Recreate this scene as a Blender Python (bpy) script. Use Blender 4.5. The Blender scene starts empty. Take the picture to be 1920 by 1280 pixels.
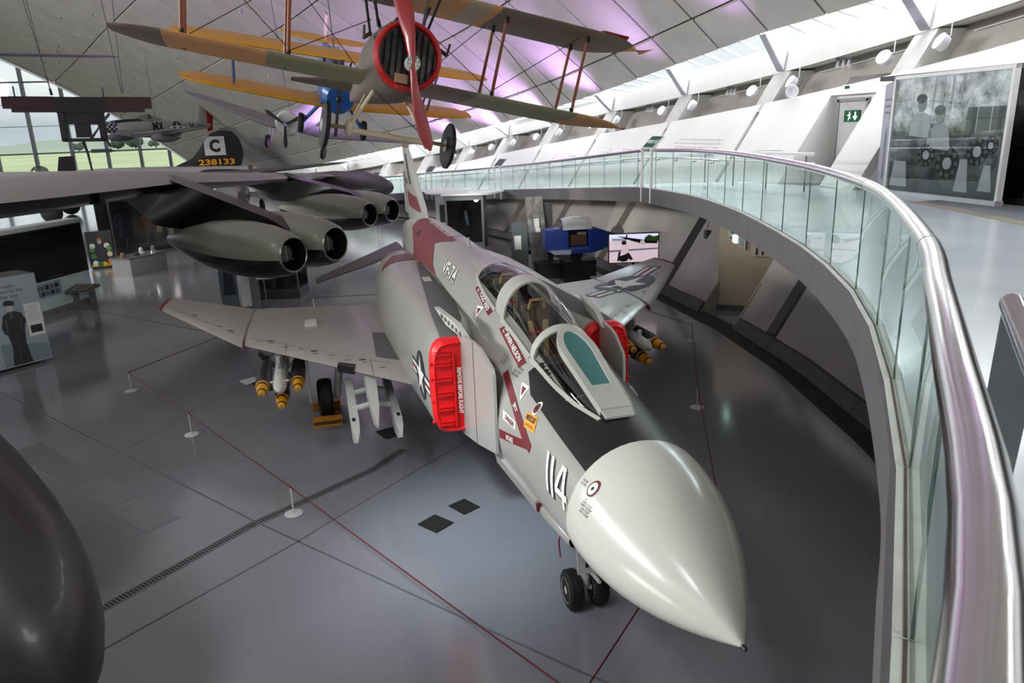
import bpy, bmesh, math, random
import numpy as np
from mathutils import Vector as V, Matrix as Mx, Euler
from mathutils.bvhtree import BVHTree
random.seed(7)
S = bpy.context.scene; COL = S.collection
sin, cos, pi, rad = math.sin, math.cos, math.pi, math.radians

# ---------------------------------------------------------------- camera, sky, light, exposure
CAM = V((-3.761, 2.542, 5.318))
def cam_axes(yaw, pitch, roll):
    f = V((cos(yaw)*cos(pitch), sin(yaw)*cos(pitch), -sin(pitch)))
    r = f.cross(V((0, 0, 1))).normalized(); u = r.cross(f)
    return r*cos(roll)+u*sin(roll), -r*sin(roll)+u*cos(roll), f
_r, _u, _f = cam_axes(rad(-14.4438), rad(16.1657), rad(-2.04896))
cd = bpy.data.cameras.new('camera'); cam = bpy.data.objects.new('camera', cd); COL.objects.link(cam)
cam.matrix_world = Mx(((_r.x, _u.x, -_f.x, CAM.x), (_r.y, _u.y, -_f.y, CAM.y), (_r.z, _u.z, -_f.z, CAM.z), (0, 0, 0, 1)))
cd.sensor_width = 36; cd.lens = 25.926; cd.clip_start = .05; cd.clip_end = 3000
cd.dof.use_dof = True; cd.dof.focus_distance = 8.5; cd.dof.aperture_fstop = 5.6
S.camera = cam
S.view_settings.view_transform = 'Standard'; S.view_settings.look = 'None'
S.view_settings.exposure = 0.5; S.view_settings.gamma = 1; S.view_settings.use_curve_mapping = False

SKY = .75
W = bpy.data.worlds.new('overcast sky'); S.world = W; W.use_nodes = True
nt = W.node_tree; bgn = nt.nodes['Background']
tc = nt.nodes.new('ShaderNodeTexCoord'); nz = nt.nodes.new('ShaderNodeTexNoise'); cr = nt.nodes.new('ShaderNodeValToRGB')
mp = nt.nodes.new('ShaderNodeMapping'); mp.inputs['Scale'].default_value = (1, 1, 6)
nz.inputs['Scale'].default_value = 2.2; nz.inputs['Detail'].default_value = 5
cr.color_ramp.elements[0].position = .35; cr.color_ramp.elements[0].color = (.62, .66, .72, 1)
cr.color_ramp.elements[1].position = .68; cr.color_ramp.elements[1].color = (1, 1, 1, 1)
nt.links.new(tc.outputs['Generated'], mp.inputs[0]); nt.links.new(mp.outputs[0], nz.inputs[0])
nt.links.new(nz.outputs[0], cr.inputs[0]); nt.links.new(cr.outputs[0], bgn.inputs[0])
# overcast sky after the standard law: the zenith three times as bright as the horizon
sp = nt.nodes.new('ShaderNodeSeparateXYZ'); nt.links.new(tc.outputs['Generated'], sp.inputs[0])
ov = nt.nodes.new('ShaderNodeMath'); ov.operation = 'MULTIPLY_ADD'; ov.inputs[1].default_value = 2.; ov.inputs[2].default_value = 1.
mz_ = nt.nodes.new('ShaderNodeMath'); mz_.operation = 'MAXIMUM'; mz_.inputs[1].default_value = 0.
nt.links.new(sp.outputs['Z'], mz_.inputs[0]); nt.links.new(mz_.outputs[0], ov.inputs[0])
ms = nt.nodes.new('ShaderNodeMath'); ms.operation = 'MULTIPLY'; ms.inputs[1].default_value = SKY; nt.links.new(ov.outputs[0], ms.inputs[0]); nt.links.new(ms.outputs[0], bgn.inputs[1])

def lamp(name, kind, loc, target, energy, color=(1, 1, 1), size=1., size_y=None, spot=None, blend=.5):
    d = bpy.data.lights.new(name, kind); d.energy = energy; d.color = color
    if kind == 'AREA':
        d.shape = 'RECTANGLE' if size_y else 'DISK'; d.size = size
        if size_y: d.size_y = size_y
    elif kind == 'SPOT':
        d.spot_size = rad(spot or 40); d.spot_blend = blend; d.shadow_soft_size = size
    else: d.shadow_soft_size = size
    o = bpy.data.objects.new(name, d); COL.objects.link(o); o.location = loc
    o.rotation_euler = (V(target)-V(loc)).to_track_quat('-Z', 'Y').to_euler()
    return o
FLOOD_W = 2400.
# daylight entering through the skylight strip along the wall, through the far strip on the left and the entrance glazing behind
for _x, _y, _z in ((2, -11.6, 10.), (10, -13.6, 9.9), (18, -13.9, 9.6), (26, -13.2, 9.), (34, -10.9, 8.), (42, -7.4, 6.9), (51, -3.2, 5.4)):
    lamp('skylight_daylight', 'AREA', (_x, _y, _z), (_x-1, _y+5, _z-6), 950, (.97, .985, 1), 8, 2.2)
lamp('left_skylight', 'AREA', (20, 52, 15), (12, 10, 0), 21000, (.98, .985, 1), 50, 4)
# unseen spots added high under the vault to brighten the jet nose and floor
lamp('vault_fill_spot', 'SPOT', (-4, 9, 13), (3.4, 3.6, 0), 2600, (.90, .95, 1), 1.6, spot=46, blend=1.)
lamp('vault_fill_spot', 'SPOT', (-1, 8.5, 12.5), (5.0, .9, 0), 7500, (.82, .93, 1), .8, spot=16, blend=1.)
lamp('vault_fill_spot', 'SPOT', (9, 15, 14), (10.5, 5.0, 0), 1200, (1, .97, .93), 1.5, spot=50, blend=1.)
# small unseen spots added to brighten the panels at left, cases and cockpit
for _p, _t, _w in (((12.5, 7.9, 3.6), (16.6, 9.6, 1.1), 190), ((17.8, 8.9, 3.1), (22.6, 11.2, 1.0), 200), ((26.2, 8.6, 2.9), (30, 10.5, .6), 150), ((36.4, 8.9, 2.5), (38.2, 10.4, 1.0), 240), ((29.2, 10.2, 2.8), (31.9, 11.75, .8), 70), ((17.2, -3.8, 2.95), (20.4, -6.2, 1.), 140), ((14.6, -6.3, 3.), (13.6, -10, 1.2), 60), ((27.3, -3.3, 1.95), (30.4, -4.4, 1.2), 220), ((21, -3.2, 2.7), (24, -7.5, 1.6), 260)):
    lamp('exhibit_fill_spot', 'SPOT', _p, _t, _w, (1, .95, .88), .12, spot=70, blend=.9)
lamp('entrance_daylight', 'AREA', (-12, -4, 9), (0, -3, 3), 900, (1, .995, .98), 8, 3)


# ---------------------------------------------------------------- materials
def lin(h):
    if isinstance(h, str):
        h = [int(h[i:i+2], 16)/255 for i in (0, 2, 4)]
    return [c/12.92 if c <= .04045 else ((c+.055)/1.055)**2.4 for c in h]
MATS = {}
def mat(name, col, rough=.5, metal=0., var=.06, scale=3., bump=0., coat=0., spec=.5, bscale=None, stretch=None):
    if name in MATS: return MATS[name]
    m = bpy.data.materials.new(name); m.use_nodes = True; MATS[name] = m
    t = m.node_tree; b = t.nodes['Principled BSDF']
    c = lin(col)
    b.inputs['Roughness'].default_value = rough; b.inputs['Metallic'].default_value = metal
    b.inputs['Specular IOR Level'].default_value = spec
    if coat: b.inputs['Coat Weight'].default_value = coat; b.inputs['Coat Roughness'].default_value = .12
    tc = t.nodes.new('ShaderNodeTexCoord'); n = t.nodes.new('ShaderNodeTexNoise'); n.inputs['Scale'].default_value = scale; n.inputs['Detail'].default_value = 4
    src = tc.outputs['Object']
    if stretch:
        k = t.nodes.new('ShaderNodeMapping'); k.inputs['Scale'].default_value = stretch; t.links.new(src, k.inputs[0]); src = k.outputs[0]
    t.links.new(src, n.inputs['Vector'])
    r = t.nodes.new('ShaderNodeValToRGB')
    r.color_ramp.elements[0].position = .3; r.color_ramp.elements[1].position = .7
    r.color_ramp.elements[0].color = [max(0, x*(1-var)) for x in c]+[1]
    r.color_ramp.elements[1].color = [min(1, x*(1+var)) for x in c]+[1]
    t.links.new(n.outputs[0], r.inputs[0]); t.links.new(r.outputs[0], b.inputs['Base Color'])
    if bump:
        n2 = t.nodes.new('ShaderNodeTexNoise'); n2.inputs['Scale'].default_value = bscale or scale*8; n2.inputs['Detail'].default_value = 5
        t.links.new(src, n2.inputs['Vector'])
        k = t.nodes.new('ShaderNodeBump'); k.inputs['Strength'].default_value = bump; k.inputs['Distance'].default_value = .01
        t.links.new(n2.outputs[0], k.inputs['Height']); t.links.new(k.outputs[0], b.inputs['Normal'])
    return m
def glass(name, col=(1, 1, 1), refl=.08, rough=.0, dens=1.):
    """thin sheet: tinted see-through with a fresnel sheen"""
    if name in MATS: return MATS[name]
    m = bpy.data.materials.new(name); m.use_nodes = True; MATS[name] = m
    t = m.node_tree; t.nodes.remove(t.nodes['Principled BSDF'])
    out = t.nodes['Material Output']; tr = t.nodes.new('ShaderNodeBsdfTransparent'); gl = t.nodes.new('ShaderNodeBsdfGlossy')
    tr.inputs[0].default_value = (*lin(col), 1); gl.inputs['Roughness'].default_value = rough
    mx = t.nodes.new('ShaderNodeMixShader'); fr = t.nodes.new('ShaderNodeFresnel'); fr.inputs[0].default_value = 1.45
    ma = t.nodes.new('ShaderNodeMath'); ma.operation = 'MULTIPLY_ADD'; ma.inputs[1].default_value = .75; ma.inputs[2].default_value = refl
    ma.use_clamp = True
    geo = t.nodes.new('ShaderNodeNewGeometry'); ff = t.nodes.new('ShaderNodeMath'); ff.operation = 'SUBTRACT'; ff.inputs[0].default_value = 1
    t.links.new(geo.outputs['Backfacing'], ff.inputs[1]); mu = t.nodes.new('ShaderNodeMath'); mu.operation = 'MULTIPLY'
    t.links.new(fr.outputs[0], ma.inputs[0]); t.links.new(ma.outputs[0], mu.inputs[0]); t.links.new(ff.outputs[0], mu.inputs[1])
    t.links.new(mu.outputs[0], mx.inputs[0]); t.links.new(tr.outputs[0], mx.inputs[1]); t.links.new(gl.outputs[0], mx.inputs[2])
    t.links.new(mx.outputs[0], out.inputs[0])
    return m
def glow(name, col, strength):
    if name in MATS: return MATS[name]
    m = mat(name, col, .4); b = m.node_tree.nodes['Principled BSDF']
    b.inputs['Emission Color'].default_value = (*lin(col), 1); b.inputs['Emission Strength'].default_value = strength
    return m

# ---------------------------------------------------------------- text outlines, made once while the scene is small
TXT = {}
def make_text(s, bold=0.):
    if (s, bold) in TXT: return TXT[(s, bold)]
    cu = bpy.data.curves.new('t', 'FONT'); cu.body = s; cu.size = 1; cu.align_x = 'CENTER'; cu.align_y = 'CENTER'; cu.offset = bold; cu.resolution_u = 3
    o = bpy.data.objects.new('t', cu); COL.objects.link(o)
    me = bpy.data.meshes.new_from_object(o.evaluated_get(bpy.context.evaluated_depsgraph_get()))
    r = ([v.co.copy() for v in me.vertices], [list(p.vertices) for p in me.polygons])
    # normalise: cap height 1, centred
    if r[0]:
        x0 = min(v.x for v in r[0]); x1 = max(v.x for v in r[0]); y0 = min(v.y for v in r[0]); y1 = max(v.y for v in r[0])
        k = 1/max(.1, (y1-y0)/(s.count('\n')+1) if '\n' not in s else .7)
        r = ([V(((v.x-(x0+x1)/2)*k, (v.y-(y0+y1)/2)*k, 0)) for v in r[0]], r[1])
    bpy.data.objects.remove(o); bpy.data.meshes.remove(me); bpy.data.curves.remove(cu)
    TXT[(s, bold)] = r
    return r
for _s, _b in [('114', .02), ('1 4', .04), ('VF-74', .02), ('LT POGO REID', .02), ('LT IRWIN NELSON', .02), ('JET', .02), ('INTAKE', .02), ('DANGER', .03), ('RESCUE', .03), ('CANOPY JETTISON', 0), ('REMOVE BEFORE FLIGHT', .03),
           ('C', .05), ('238133', .03), ('MX', .03), ('V', .03), ('FIRE EXIT', .01), ('Exit', .0), ('ought\nwood to the\nber war', 0), ('AJ', .04), ('3772', .02), ('NO STEP', 0), ('WARNING', 0), ('CAUTION', 0)]:
    make_text(_s, _b)

# ---------------------------------------------------------------- mesh builder
def catmull(pts, n):
    """smooth polyline through pts"""
    P = [V(p) for p in pts]; out = []
    for i in range(len(P)-1):
        a, b, c, d = P[max(i-1, 0)], P[i], P[i+1], P[min(i+2, len(P)-1)]
        for k in range(n):
            t = k/n
            out.append(.5*((2*b)+(c-a)*t+(2*a-5*b+4*c-d)*t*t+(3*b-a-3*c+d)*t**3))
    return out+[P[-1]]
class G:
    def __init__(s): s.v = []; s.f = []; s.m = []; s.mi = 0
    def face(s, idx): s.f.append(list(idx)); s.m.append(s.mi)
    def quad(s, *p):
        i = len(s.v); s.v += [V(q) for q in p]; s.face(range(i, i+len(p))); return s
    def hexa(s, b, t):
        i = len(s.v); n = len(b); s.v += [V(q) for q in b]+[V(q) for q in t]
        s.face([i+k for k in range(n)][::-1]); s.face([i+n+k for k in range(n)])
        for k in range(n):
            j = (k+1) % n; s.face([i+k, i+j, i+n+j, i+n+k])
        return s
    def box(s, c, d, M=None):
        c = V(c); x, y, z = d[0]/2, d[1]/2, d[2]/2
        P = [V((a, b, e)) for e in (-z, z) for a, b in ((-x, -y), (x, -y), (x, y), (-x, y))]
        P = [(M @ q if M else q)+c for q in P]
        return s.hexa(P[:4], P[4:])
    def prism(s, poly, off):
        off = V(off); return s.hexa([V(p) for p in poly], [V(p)+off for p in poly])
    def slab(s, poly, h): return s.prism(poly, (0, 0, h))
    def loft(s, rings, closed=True, cap0=True, cap1=True, skip=None):
        i = len(s.v); n = len(rings[0])
        for r in rings: s.v += [V(q) for q in r]
        for a in range(len(rings)-1):
            for k in range(n if closed else n-1):
                if skip and skip(a, k): continue
                j = (k+1) % n; s.face([i+a*n+k, i+a*n+j, i+(a+1)*n+j, i+(a+1)*n+k])
        if cap0 and closed: s.face([i+k for k in range(n)][::-1])
        if cap1 and closed: s.face([i+(len(rings)-1)*n+k for k in range(n)])
        return s
    def tube(s, pts, r, n=8, cap=True, up=None):
        P = [V(p) for p in pts]; rr = r if isinstance(r, (list, tuple)) else [r]*len(P)
        t0 = (P[1]-P[0]).normalized(); a = V(up) if up else (V((0, 0, 1)) if abs(t0.z) < .9 else V((1, 0, 0)))
        rings = []
        for k, p in enumerate(P):
            t = (P[min(k+1, len(P)-1)]-P[max(k-1, 0)]).normalized()
            a = (a-t*a.dot(t)).normalized(); b = t.cross(a)
            rings.append([p+(a*cos(2*pi*j/n)+b*sin(2*pi*j/n))*rr[k] for j in range(n)])
        return s.loft(rings, True, cap, cap)
    def lathe(s, prof, n=24, o=(0, 0, 0), ax=(0, 0, 1), cap=True, sy=1.):
        ax = V(ax).normalized(); a = ax.orthogonal().normalized() if abs(ax.z) > .9 or abs(ax.x) < .01 and abs(ax.y) < .01 else ax.cross(V((0, 0, 1))).normalized(); b = ax.cross(a)
        o = V(o)
        return s.loft([[o+ax*h+(a*cos(2*pi*j/n)+b*sin(2*pi*j/n)*sy)*max(q, 1e-4) for j in range(n)] for h, q in prof], True, cap, cap)
    def ball(s, c, r, n=12, m=8):
        c = V(c); r = V(r) if not isinstance(r, (int, float)) else V((r, r, r))
        return s.loft([[c+V((r.x*sin(pi*i/m)*cos(2*pi*j/n), r.y*sin(pi*i/m)*sin(2*pi*j/n), -r.z*cos(pi*i/m))) for j in range(n)] for i in [.08]+list(range(1, m))+[m-.08]])
    def text(s, t, bold, fn, h, w=None):
        """letters of cap height h; fn maps (u, v) to a point; w squeezes the width"""
        vs, fs = make_text(t, bold); i = len(s.v)
        k = h if w is None else w/max(1e-6, 2*max(abs(v.x) for v in vs))
        s.v += [V(fn(v.x*k, v.y*h)) for v in vs]
        for f in fs: s.face([i+q for q in f])
        return s
    def xf(s, M):
        s.v = [M @ q for q in s.v]; return s
    def mesh(s, name, mats):
        me = bpy.data.meshes.new(name); me.from_pydata([tuple(q) for q in s.v], [], s.f)
        for q in (mats if isinstance(mats, (list, tuple)) else [mats]): me.materials.append(q)
        if any(s.m): me.polygons.foreach_set('material_index', s.m)
        return me
    def build(s, name, mats, parent=None, smooth=35, normals=True):
        me = s.mesh(name, mats)
        if normals:
            b = bmesh.new(); b.from_mesh(me); bmesh.ops.recalc_face_normals(b, faces=b.faces); b.to_mesh(me); b.free()
        if smooth:
            me.shade_smooth(); me.set_sharp_from_angle(angle=rad(smooth))
        o = bpy.data.objects.new(name, me); COL.objects.link(o)
        if parent: o.parent = parent
        return o
def tag(o, label=None, cat=None, group=None, kind=None):
    for k, q in (('label', label), ('category', cat), ('group', group), ('kind', kind)):
        if q: o[k] = q
    return o
def thing(name, label, cat, loc=(0, 0, 0), rot=(0, 0, 0), group=None):
    o = bpy.data.objects.new(name, None); COL.objects.link(o); o.location = loc; o.rotation_euler = rot; o.empty_display_size = .2
    return tag(o, label, cat, group)
def copy_tree(o, parent=None):
    c = o.copy(); COL.objects.link(c)
    if parent: c.parent = parent
    for ch in o.children: copy_tree(ch, c)
    return c
def inst(src, parent=None, loc=None, rot=None):
    c = src.copy(); COL.objects.link(c)
    if parent: c.parent = parent
    if loc is not None: c.location = loc
    if rot is not None: c.rotation_euler = rot
    return c
def struct(name, g, m, parent=None, smooth=35): return tag(g.build(name, m, parent, smooth), kind='structure')
def decal(parent, name, polys, m, mapfn, tree, off=.004, seg=.12, mats=None):
    """flat print wrapped on a body: polys in (u, v), mapfn(u, v) -> ray origin, direction"""
    b = bmesh.new()
    for item in polys:
        pts, k = item if isinstance(item, tuple) and isinstance(item[1], int) else (item, 0)
        if isinstance(pts, tuple):        # text: (string, bold, height, width, u, v, angle)
            st, bo, h, w, u0, v0, an = pts
            vs, fs = make_text(st, bo); kx = h if w is None else w/(2*max(abs(q.x) for q in vs)); bv = []
            for q in vs:
                x, y = q.x*kx, q.y*h; bv.append(b.verts.new((u0+x*cos(an)-y*sin(an), v0+x*sin(an)+y*cos(an), 0)))
            for f in fs:
                try: b.faces.new([bv[i] for i in f]).material_index = k
                except ValueError: pass
        else:
            b.faces.new([b.verts.new((p[0], p[1], 0)) for p in pts]).material_index = k
    bmesh.ops.triangulate(b, faces=b.faces)
    for _ in range(6):
        e = [e for e in b.edges if e.calc_length() > seg]
        if not e: break
        bmesh.ops.subdivide_edges(b, edges=e, cuts=1, use_grid_fill=False); bmesh.ops.triangulate(b, faces=b.faces)
    dead = []
    for v in b.verts:
        o, d = mapfn(v.co.x, v.co.y); o = V(o); d = V(d).normalized()
        hit = tree.ray_cast(o, d)
        if hit[0] is None: dead.append(v)
        else:
            n = hit[1] if hit[1].dot(d) < 0 else -hit[1]
            v.co = hit[0]+n*off
    bmesh.ops.delete(b, geom=dead, context='VERTS')
    me = bpy.data.meshes.new(name); b.to_mesh(me); b.free()
    for q in (mats or [m]): me.materials.append(q)
    me.shade_smooth()
    o = bpy.data.objects.new(name, me); COL.objects.link(o); o.parent = parent
    return o
def tree_of(*gs):
    v = []; f = []
    for g in gs:
        n = len(v); v += g.v; f += [[n+i for i in q] for q in g.f]
    return BVHTree.FromPolygons([tuple(q) for q in v], f)
def I(x, X, Y): return float(np.interp(x, X, Y))
# ---------------------------------------------------------------- the hall: leaning concrete wall, vault, mezzanine and ramp
BX = [-10, -4, -2, 2, 5.7, 9.6, 13, 17, 22, 27, 31, 36, 44, 55, 66, 80]; BY = [1.5, -1.7, -3.1, -5.0, -6.4, -7.4, -7.9, -8.05, -8.0, -7.5, -6.9, -5.7, -3.2, 1.5, 5.9, 11.7]
ZBX = [-10, 0, 8, 12.7, 18.5, 24, 29, 33.7, 37.6, 40.7, 51.6, 60, 80]; ZB = [8.6, 8.2, 7.7, 7.25, 6.7, 6.25, 5.85, 5.35, 4.87, 4.4, 2.96, 2.0, .7]
ZEX = [-10, 0, 8, 12.7, 18.5, 24, 29, 33.7, 37.6, 40.7, 47, 56, 66, 80]; ZE = [8.8, 8.6, 8.3, 8.1, 7.85, 7.25, 6.6, 5.95, 5.45, 5.0, 4.3, 3.2, 2.2, 1.0]
ybase = lambda x: I(x, BX, BY)
def wp(x, z, out=0.): return V((x, ybase(x)-.65*z-out, z))          # point on the leaning wall
zbeam = lambda x: I(x, ZBX, ZB); zedge = lambda x: I(x, ZEX, ZE); ztop = lambda x: zbeam(x)-.95
yedge = lambda x: ybase(x)-.65*zbeam(x)+.75
RX = [0, 9, 12.9, 15.5, 17, 24, 32, 40.25, 50, 60, 80]; RZ = [3.6, 3.6, 3.57, 3.5, 3.46, 2.97, 2.4, 1.84, 1.1, .45, 0.02]
zramp = lambda x: I(x, RX, RZ)

conc = mat('concrete_grey', (.68, .655, .63), .7, var=.10, scale=.8, bump=.15, bscale=14)
conc_d = mat('concrete_recess_shade', (.40, .375, .36), .8, var=.2, scale=1.2, bump=.2, bscale=14)  # darker tone puts the shade of the panel gaps into the colour
white = mat('white_render', (.88, .87, .85), .6, var=.03, scale=1.)
vaultm = mat('vault_concrete', (.585, .565, .54), .65, var=.10, scale=.7, bump=.1, bscale=10)
joint = mat('joint_dark', (.16, .155, .15), .9)  # dark tone behind the joints of the vault panels
floorm = mat('floor_paint', (.51, .515, .545), .17, var=.07, scale=.6, bump=.03, bscale=2.2, coat=.8)
steel = mat('brushed_steel', (.90, .89, .89), .15, 1., var=.04, scale=6)
darksteel = mat('grey_steel', (.42, .42, .44), .45, .6)
paint_w = mat('white_paint', (.86, .86, .85), .4)
deckm = mat('mezzanine_floor', (.84, .86, .88), .22, var=.07, scale=.9, coat=.3)
fasc = mat('fascia_grey', (.40, .385, .40), .55, var=.08)
black = mat('matt_black', (.035, .035, .04), .5)
rubber = mat('black_rubber', (.05, .05, .05), .75, bump=.2)

# floor
fl = struct('floor', G().slab([(-16, -16, -.3), (80, -16, -.3), (80, 62, -.3), (-16, 62, -.3)], .3), floorm)
def strip(name, pts, w, m, h=.004, parent=fl):
    g = G(); P = [V((*p, 0)) for p in pts]
    for a, b in zip(P, P[1:]):
        n = (b-a).cross(V((0, 0, 1))).normalized()*w/2
        g.slab([a-n, b-n, b+n, a+n], h)
    return struct(name, g, m, parent)
jm = mat('floor_joint', (.38, .38, .40), .5)
strip('floor_joint', [(14.36, 9.81), (6.39, 3.83), (4.49, 2.31), (3.33, 1.39), (2.13, .42), (1, -.6)], .03, jm, .002)
strip('floor_joint', [(2.0, 7.1), (3.96, 5.33), (5.59, 3.29), (6.2, 2.63), (8.5, .0)], .03, jm, .002)
strip('floor_joint', [(25, 12), (19, 6.6), (14.5, 2.4), (10, -1.8)], .025, jm, .002)
strip('floor_joint', [(32, 1.5), (22, 2.3), (14, 4.0), (10, 6.2)], .025, jm, .002)
drain_c = strip('drain_channel', [(4.3, 6.02), (6.3, 3.89), (7.56, 2.06), (8.18, 1.5)], .17, mat('drain_steel', (.52, .52, .53), .4, .5), .004)
g = G()
dp = [V((4.3, 6.02, 0)), V((6.3, 3.89, 0)), V((7.56, 2.06, 0)), V((8.18, 1.5, 0))]
for a, b in zip(dp, dp[1:]):
    t = (b-a).normalized(); n = t.cross(V((0, 0, 1))); L = (b-a).length; k = 0.
    while k < L:
        c = a+t*k; g.slab([c-n*.055, c+t*.018-n*.055, c+t*.018+n*.055, c+n*.055], .007); k += .045
tag(g.build('drain_slot', black, drain_c), kind='stuff')
tread = mat('tread_plate', (.49, .495, .52), .3, .1, bump=.6, bscale=60)
for i in range(4):
    a = V((6.7, 5.1, 0)).lerp(V((10.6, 8.12, 0)), i/4+.005); b = V((6.7, 5.1, 0)).lerp(V((10.6, 8.12, 0)), (i+1)/4-.005)
    n = V((.16, -.21, 0))
    g = G().slab([a-n, b-n, b+n, a+n], .006)
    for j in range(9):
        for s in (-.8, .8):
            c = a.lerp(b, (j+.5)/9)+n*s; g.ball(c+V((0, 0, .006)), (.008, .008, .003), 6, 3)
    struct('tread_plate', g, tread, fl)
# gutter strip and plinth stones at the wall foot
xs = [x*.5 for x in range(-6, 121)]
g = G()
for a, b in zip(xs, xs[1:]):
    g.hexa([wp(a, 0, -.55), wp(b, 0, -.55), wp(b, 0, .1), wp(a, 0, .1)], [wp(a, 0, -.55)+V((0, 0, .003)), wp(b, 0, -.55)+V((0, 0, .003)), wp(b, 0, .1)+V((0, 0, .003)), wp(a, 0, .1)+V((0, 0, .003))])
gut = struct('floor_gutter', g, mat('gutter_brown', (.235, .215, .195), .6, var=.3, scale=2.5), fl)
base = thing('baseboard_right', None, None); base['kind'] = 'structure'
plm = mat('plinth_grey', (.34, .335, .35), .6, var=.1)
for i in range(62):
    a = -2+i*1.0; b = a+.985
    if a < 15 and b > 13.1: continue
    p = [wp(a, 0, -.09), wp(b, 0, -.09), wp(b, 0, .05), wp(a, 0, .05)]
    g = G().hexa(p, [wp(a, .27, -.09), wp(b, .27, -.09), wp(b, .27, .05), wp(a, .27, .05)])
    struct('plinth_stone', g, plm, base)

# leaning wall: backing, lower and upper panels
DOOR = (13.1, 15.0)
wall = thing('wall_right', None, None); wall['kind'] = 'structure'
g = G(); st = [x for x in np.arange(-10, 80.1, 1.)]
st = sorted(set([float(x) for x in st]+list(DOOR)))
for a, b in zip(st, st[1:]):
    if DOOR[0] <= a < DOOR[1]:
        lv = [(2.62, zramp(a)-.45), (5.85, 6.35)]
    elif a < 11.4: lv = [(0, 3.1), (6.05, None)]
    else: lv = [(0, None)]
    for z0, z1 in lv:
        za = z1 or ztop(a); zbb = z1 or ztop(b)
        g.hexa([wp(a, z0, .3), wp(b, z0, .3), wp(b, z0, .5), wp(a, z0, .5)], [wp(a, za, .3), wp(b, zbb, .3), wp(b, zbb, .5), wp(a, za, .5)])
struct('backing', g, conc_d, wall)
def wall_panel(name, x0, x1, z0, z1, m, th=.3, n=None):
    """slab on the leaning wall; z0, z1 are functions of x"""
    n = n or max(1, int((x1-x0)/1.4)); g = G()
    rings = []
    for k in range(n+1):
        x = x0+(x1-x0)*k/n
        rings.append([wp(x, z0(x)), wp(x, z1(x)), wp(x, z1(x), th), wp(x, z0(x), th)])
    g.loft(rings); return struct(name, g, m, wall)
low = [-9, -3.5, .5, 5.6, 11.3, 13.1, 15.0, 17.8, 23.1, 28.2, 32.5, 36.6, 40.4, 44.5]
for a, b in zip(low, low[1:]):
    if a == 13.1: continue
    ga = 0 if a == 15.0 else .26; gb = 0 if b == 13.1 else .26
    wall_panel('lower_panel', a+ga, b-gb, lambda x: .0, lambda x: zramp(x)-.42, conc)
up = [-9, -4, 1.2, 6.9, 12.6, 13.1, 15.0, 18.3, 23.8, 29.1, 33.7, 37.7, 41.5, 45.5, 50, 55]
for a, b in zip(up, up[1:]):
    if a in (13.1, 12.6): continue
    ga = 0 if a == 15.0 else .1; gb = .1
    if b <= 12.6: wall_panel('upper_panel', a+ga, 13.1 if b == 12.6 else b-gb, lambda x: 6.02, ztop, white)
    else: wall_panel('upper_panel', a+ga, b-gb, lambda x: zramp(x)-.02, ztop, white)
wall_panel('upper_panel', 13.1, 15.0, lambda x: 5.87, ztop, white, n=1)
wall_panel('upper_panel', 11.6, 13.1, lambda x: 3.58, lambda x: 6.01, white, n=1)
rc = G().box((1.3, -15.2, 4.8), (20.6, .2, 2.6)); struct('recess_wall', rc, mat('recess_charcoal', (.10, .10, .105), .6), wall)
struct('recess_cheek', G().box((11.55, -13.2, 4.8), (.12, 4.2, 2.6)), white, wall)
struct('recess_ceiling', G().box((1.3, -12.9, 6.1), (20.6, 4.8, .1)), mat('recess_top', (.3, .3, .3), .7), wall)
# raked pillars from the ledge to the beam
for x in (1.2, 6.9, 12.6, 18.3, 23.8, 29.1, 33.7, 37.7, 41.5, 45.5, 50):
    w = .42; z0 = ztop(x)-.25; z1 = zbeam(x)+.02
    g = G().hexa([wp(x-w, z0, .02), wp(x+w, z0, .02), wp(x+w, z0, 1.3), wp(x-w, z0, 1.3)], [wp(x-w, z1, .03), wp(x+w, z1, .03), wp(x+w, z1, 1.3), wp(x-w, z1, 1.3)])
    struct('raked_pillar', g, conc if False else mat('pillar_concrete', (.76, .75, .73), .7, var=.08, bump=.1), wall)
# ledge, recess back, soffit
g = G()
for a, b in zip(st, st[1:]):
    g.quad(wp(a, ztop(a), .05), wp(b, ztop(b), .05), wp(b, ztop(b), 1.6), wp(a, ztop(a), 1.6))
recm = mat('recess_grey', (.70, .68, .65), .75, var=.08)
struct('ledge', g, recm, wall)
g = G()
for a, b in zip(st, st[1:]):
    za, zbb = zbeam(a), zbeam(b)
    g.hexa([wp(a, za, 1.15)+V((0, 0, .4)), wp(b, zbb, 1.15)+V((0, 0, .4)), wp(b, zbb, 2.0)+V((0, 0, .4)), wp(a, za, 2.0)+V((0, 0, .4))], [wp(a, ztop(a)-.2, .9), wp(b, ztop(b)-.2, .9), wp(b, ztop(b)-.2, 1.9), wp(a, ztop(a)-.2, 1.9)])
struct('recess_back', g, recm, wall)
beam = thing('trim_1', None, None); beam['kind'] = 'structure'
g = G()
for a, b in zip(st, st[1:]):
    za, zbb = zbeam(a), zbeam(b)
    A = wp(a, za); B = wp(b, zbb)
    up1 = V((0, -.12, .72))
    g.hexa([A, B, B+V((0, -1.4, .1)), A+V((0, -1.4, .1))], [A+up1, B+up1, B+V((0, -1.4, .72)), A+V((0, -1.4, .72))])
struct('edge_beam', g, mat('beam_white', (.86, .85, .83), .6, var=.03), beam)
g = G()
for a, b in zip(st, st[1:]):
    A = wp(a, zbeam(a)-.012, .03); B = wp(b, zbeam(b)-.012, .03)
    g.quad(A, B, B+V((0, -1.3, .3)), A+V((0, -1.3, .3)))
struct('soffit', g, mat('soffit_beige', (.86, .83, .79), .7, var=.06), beam)
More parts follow.
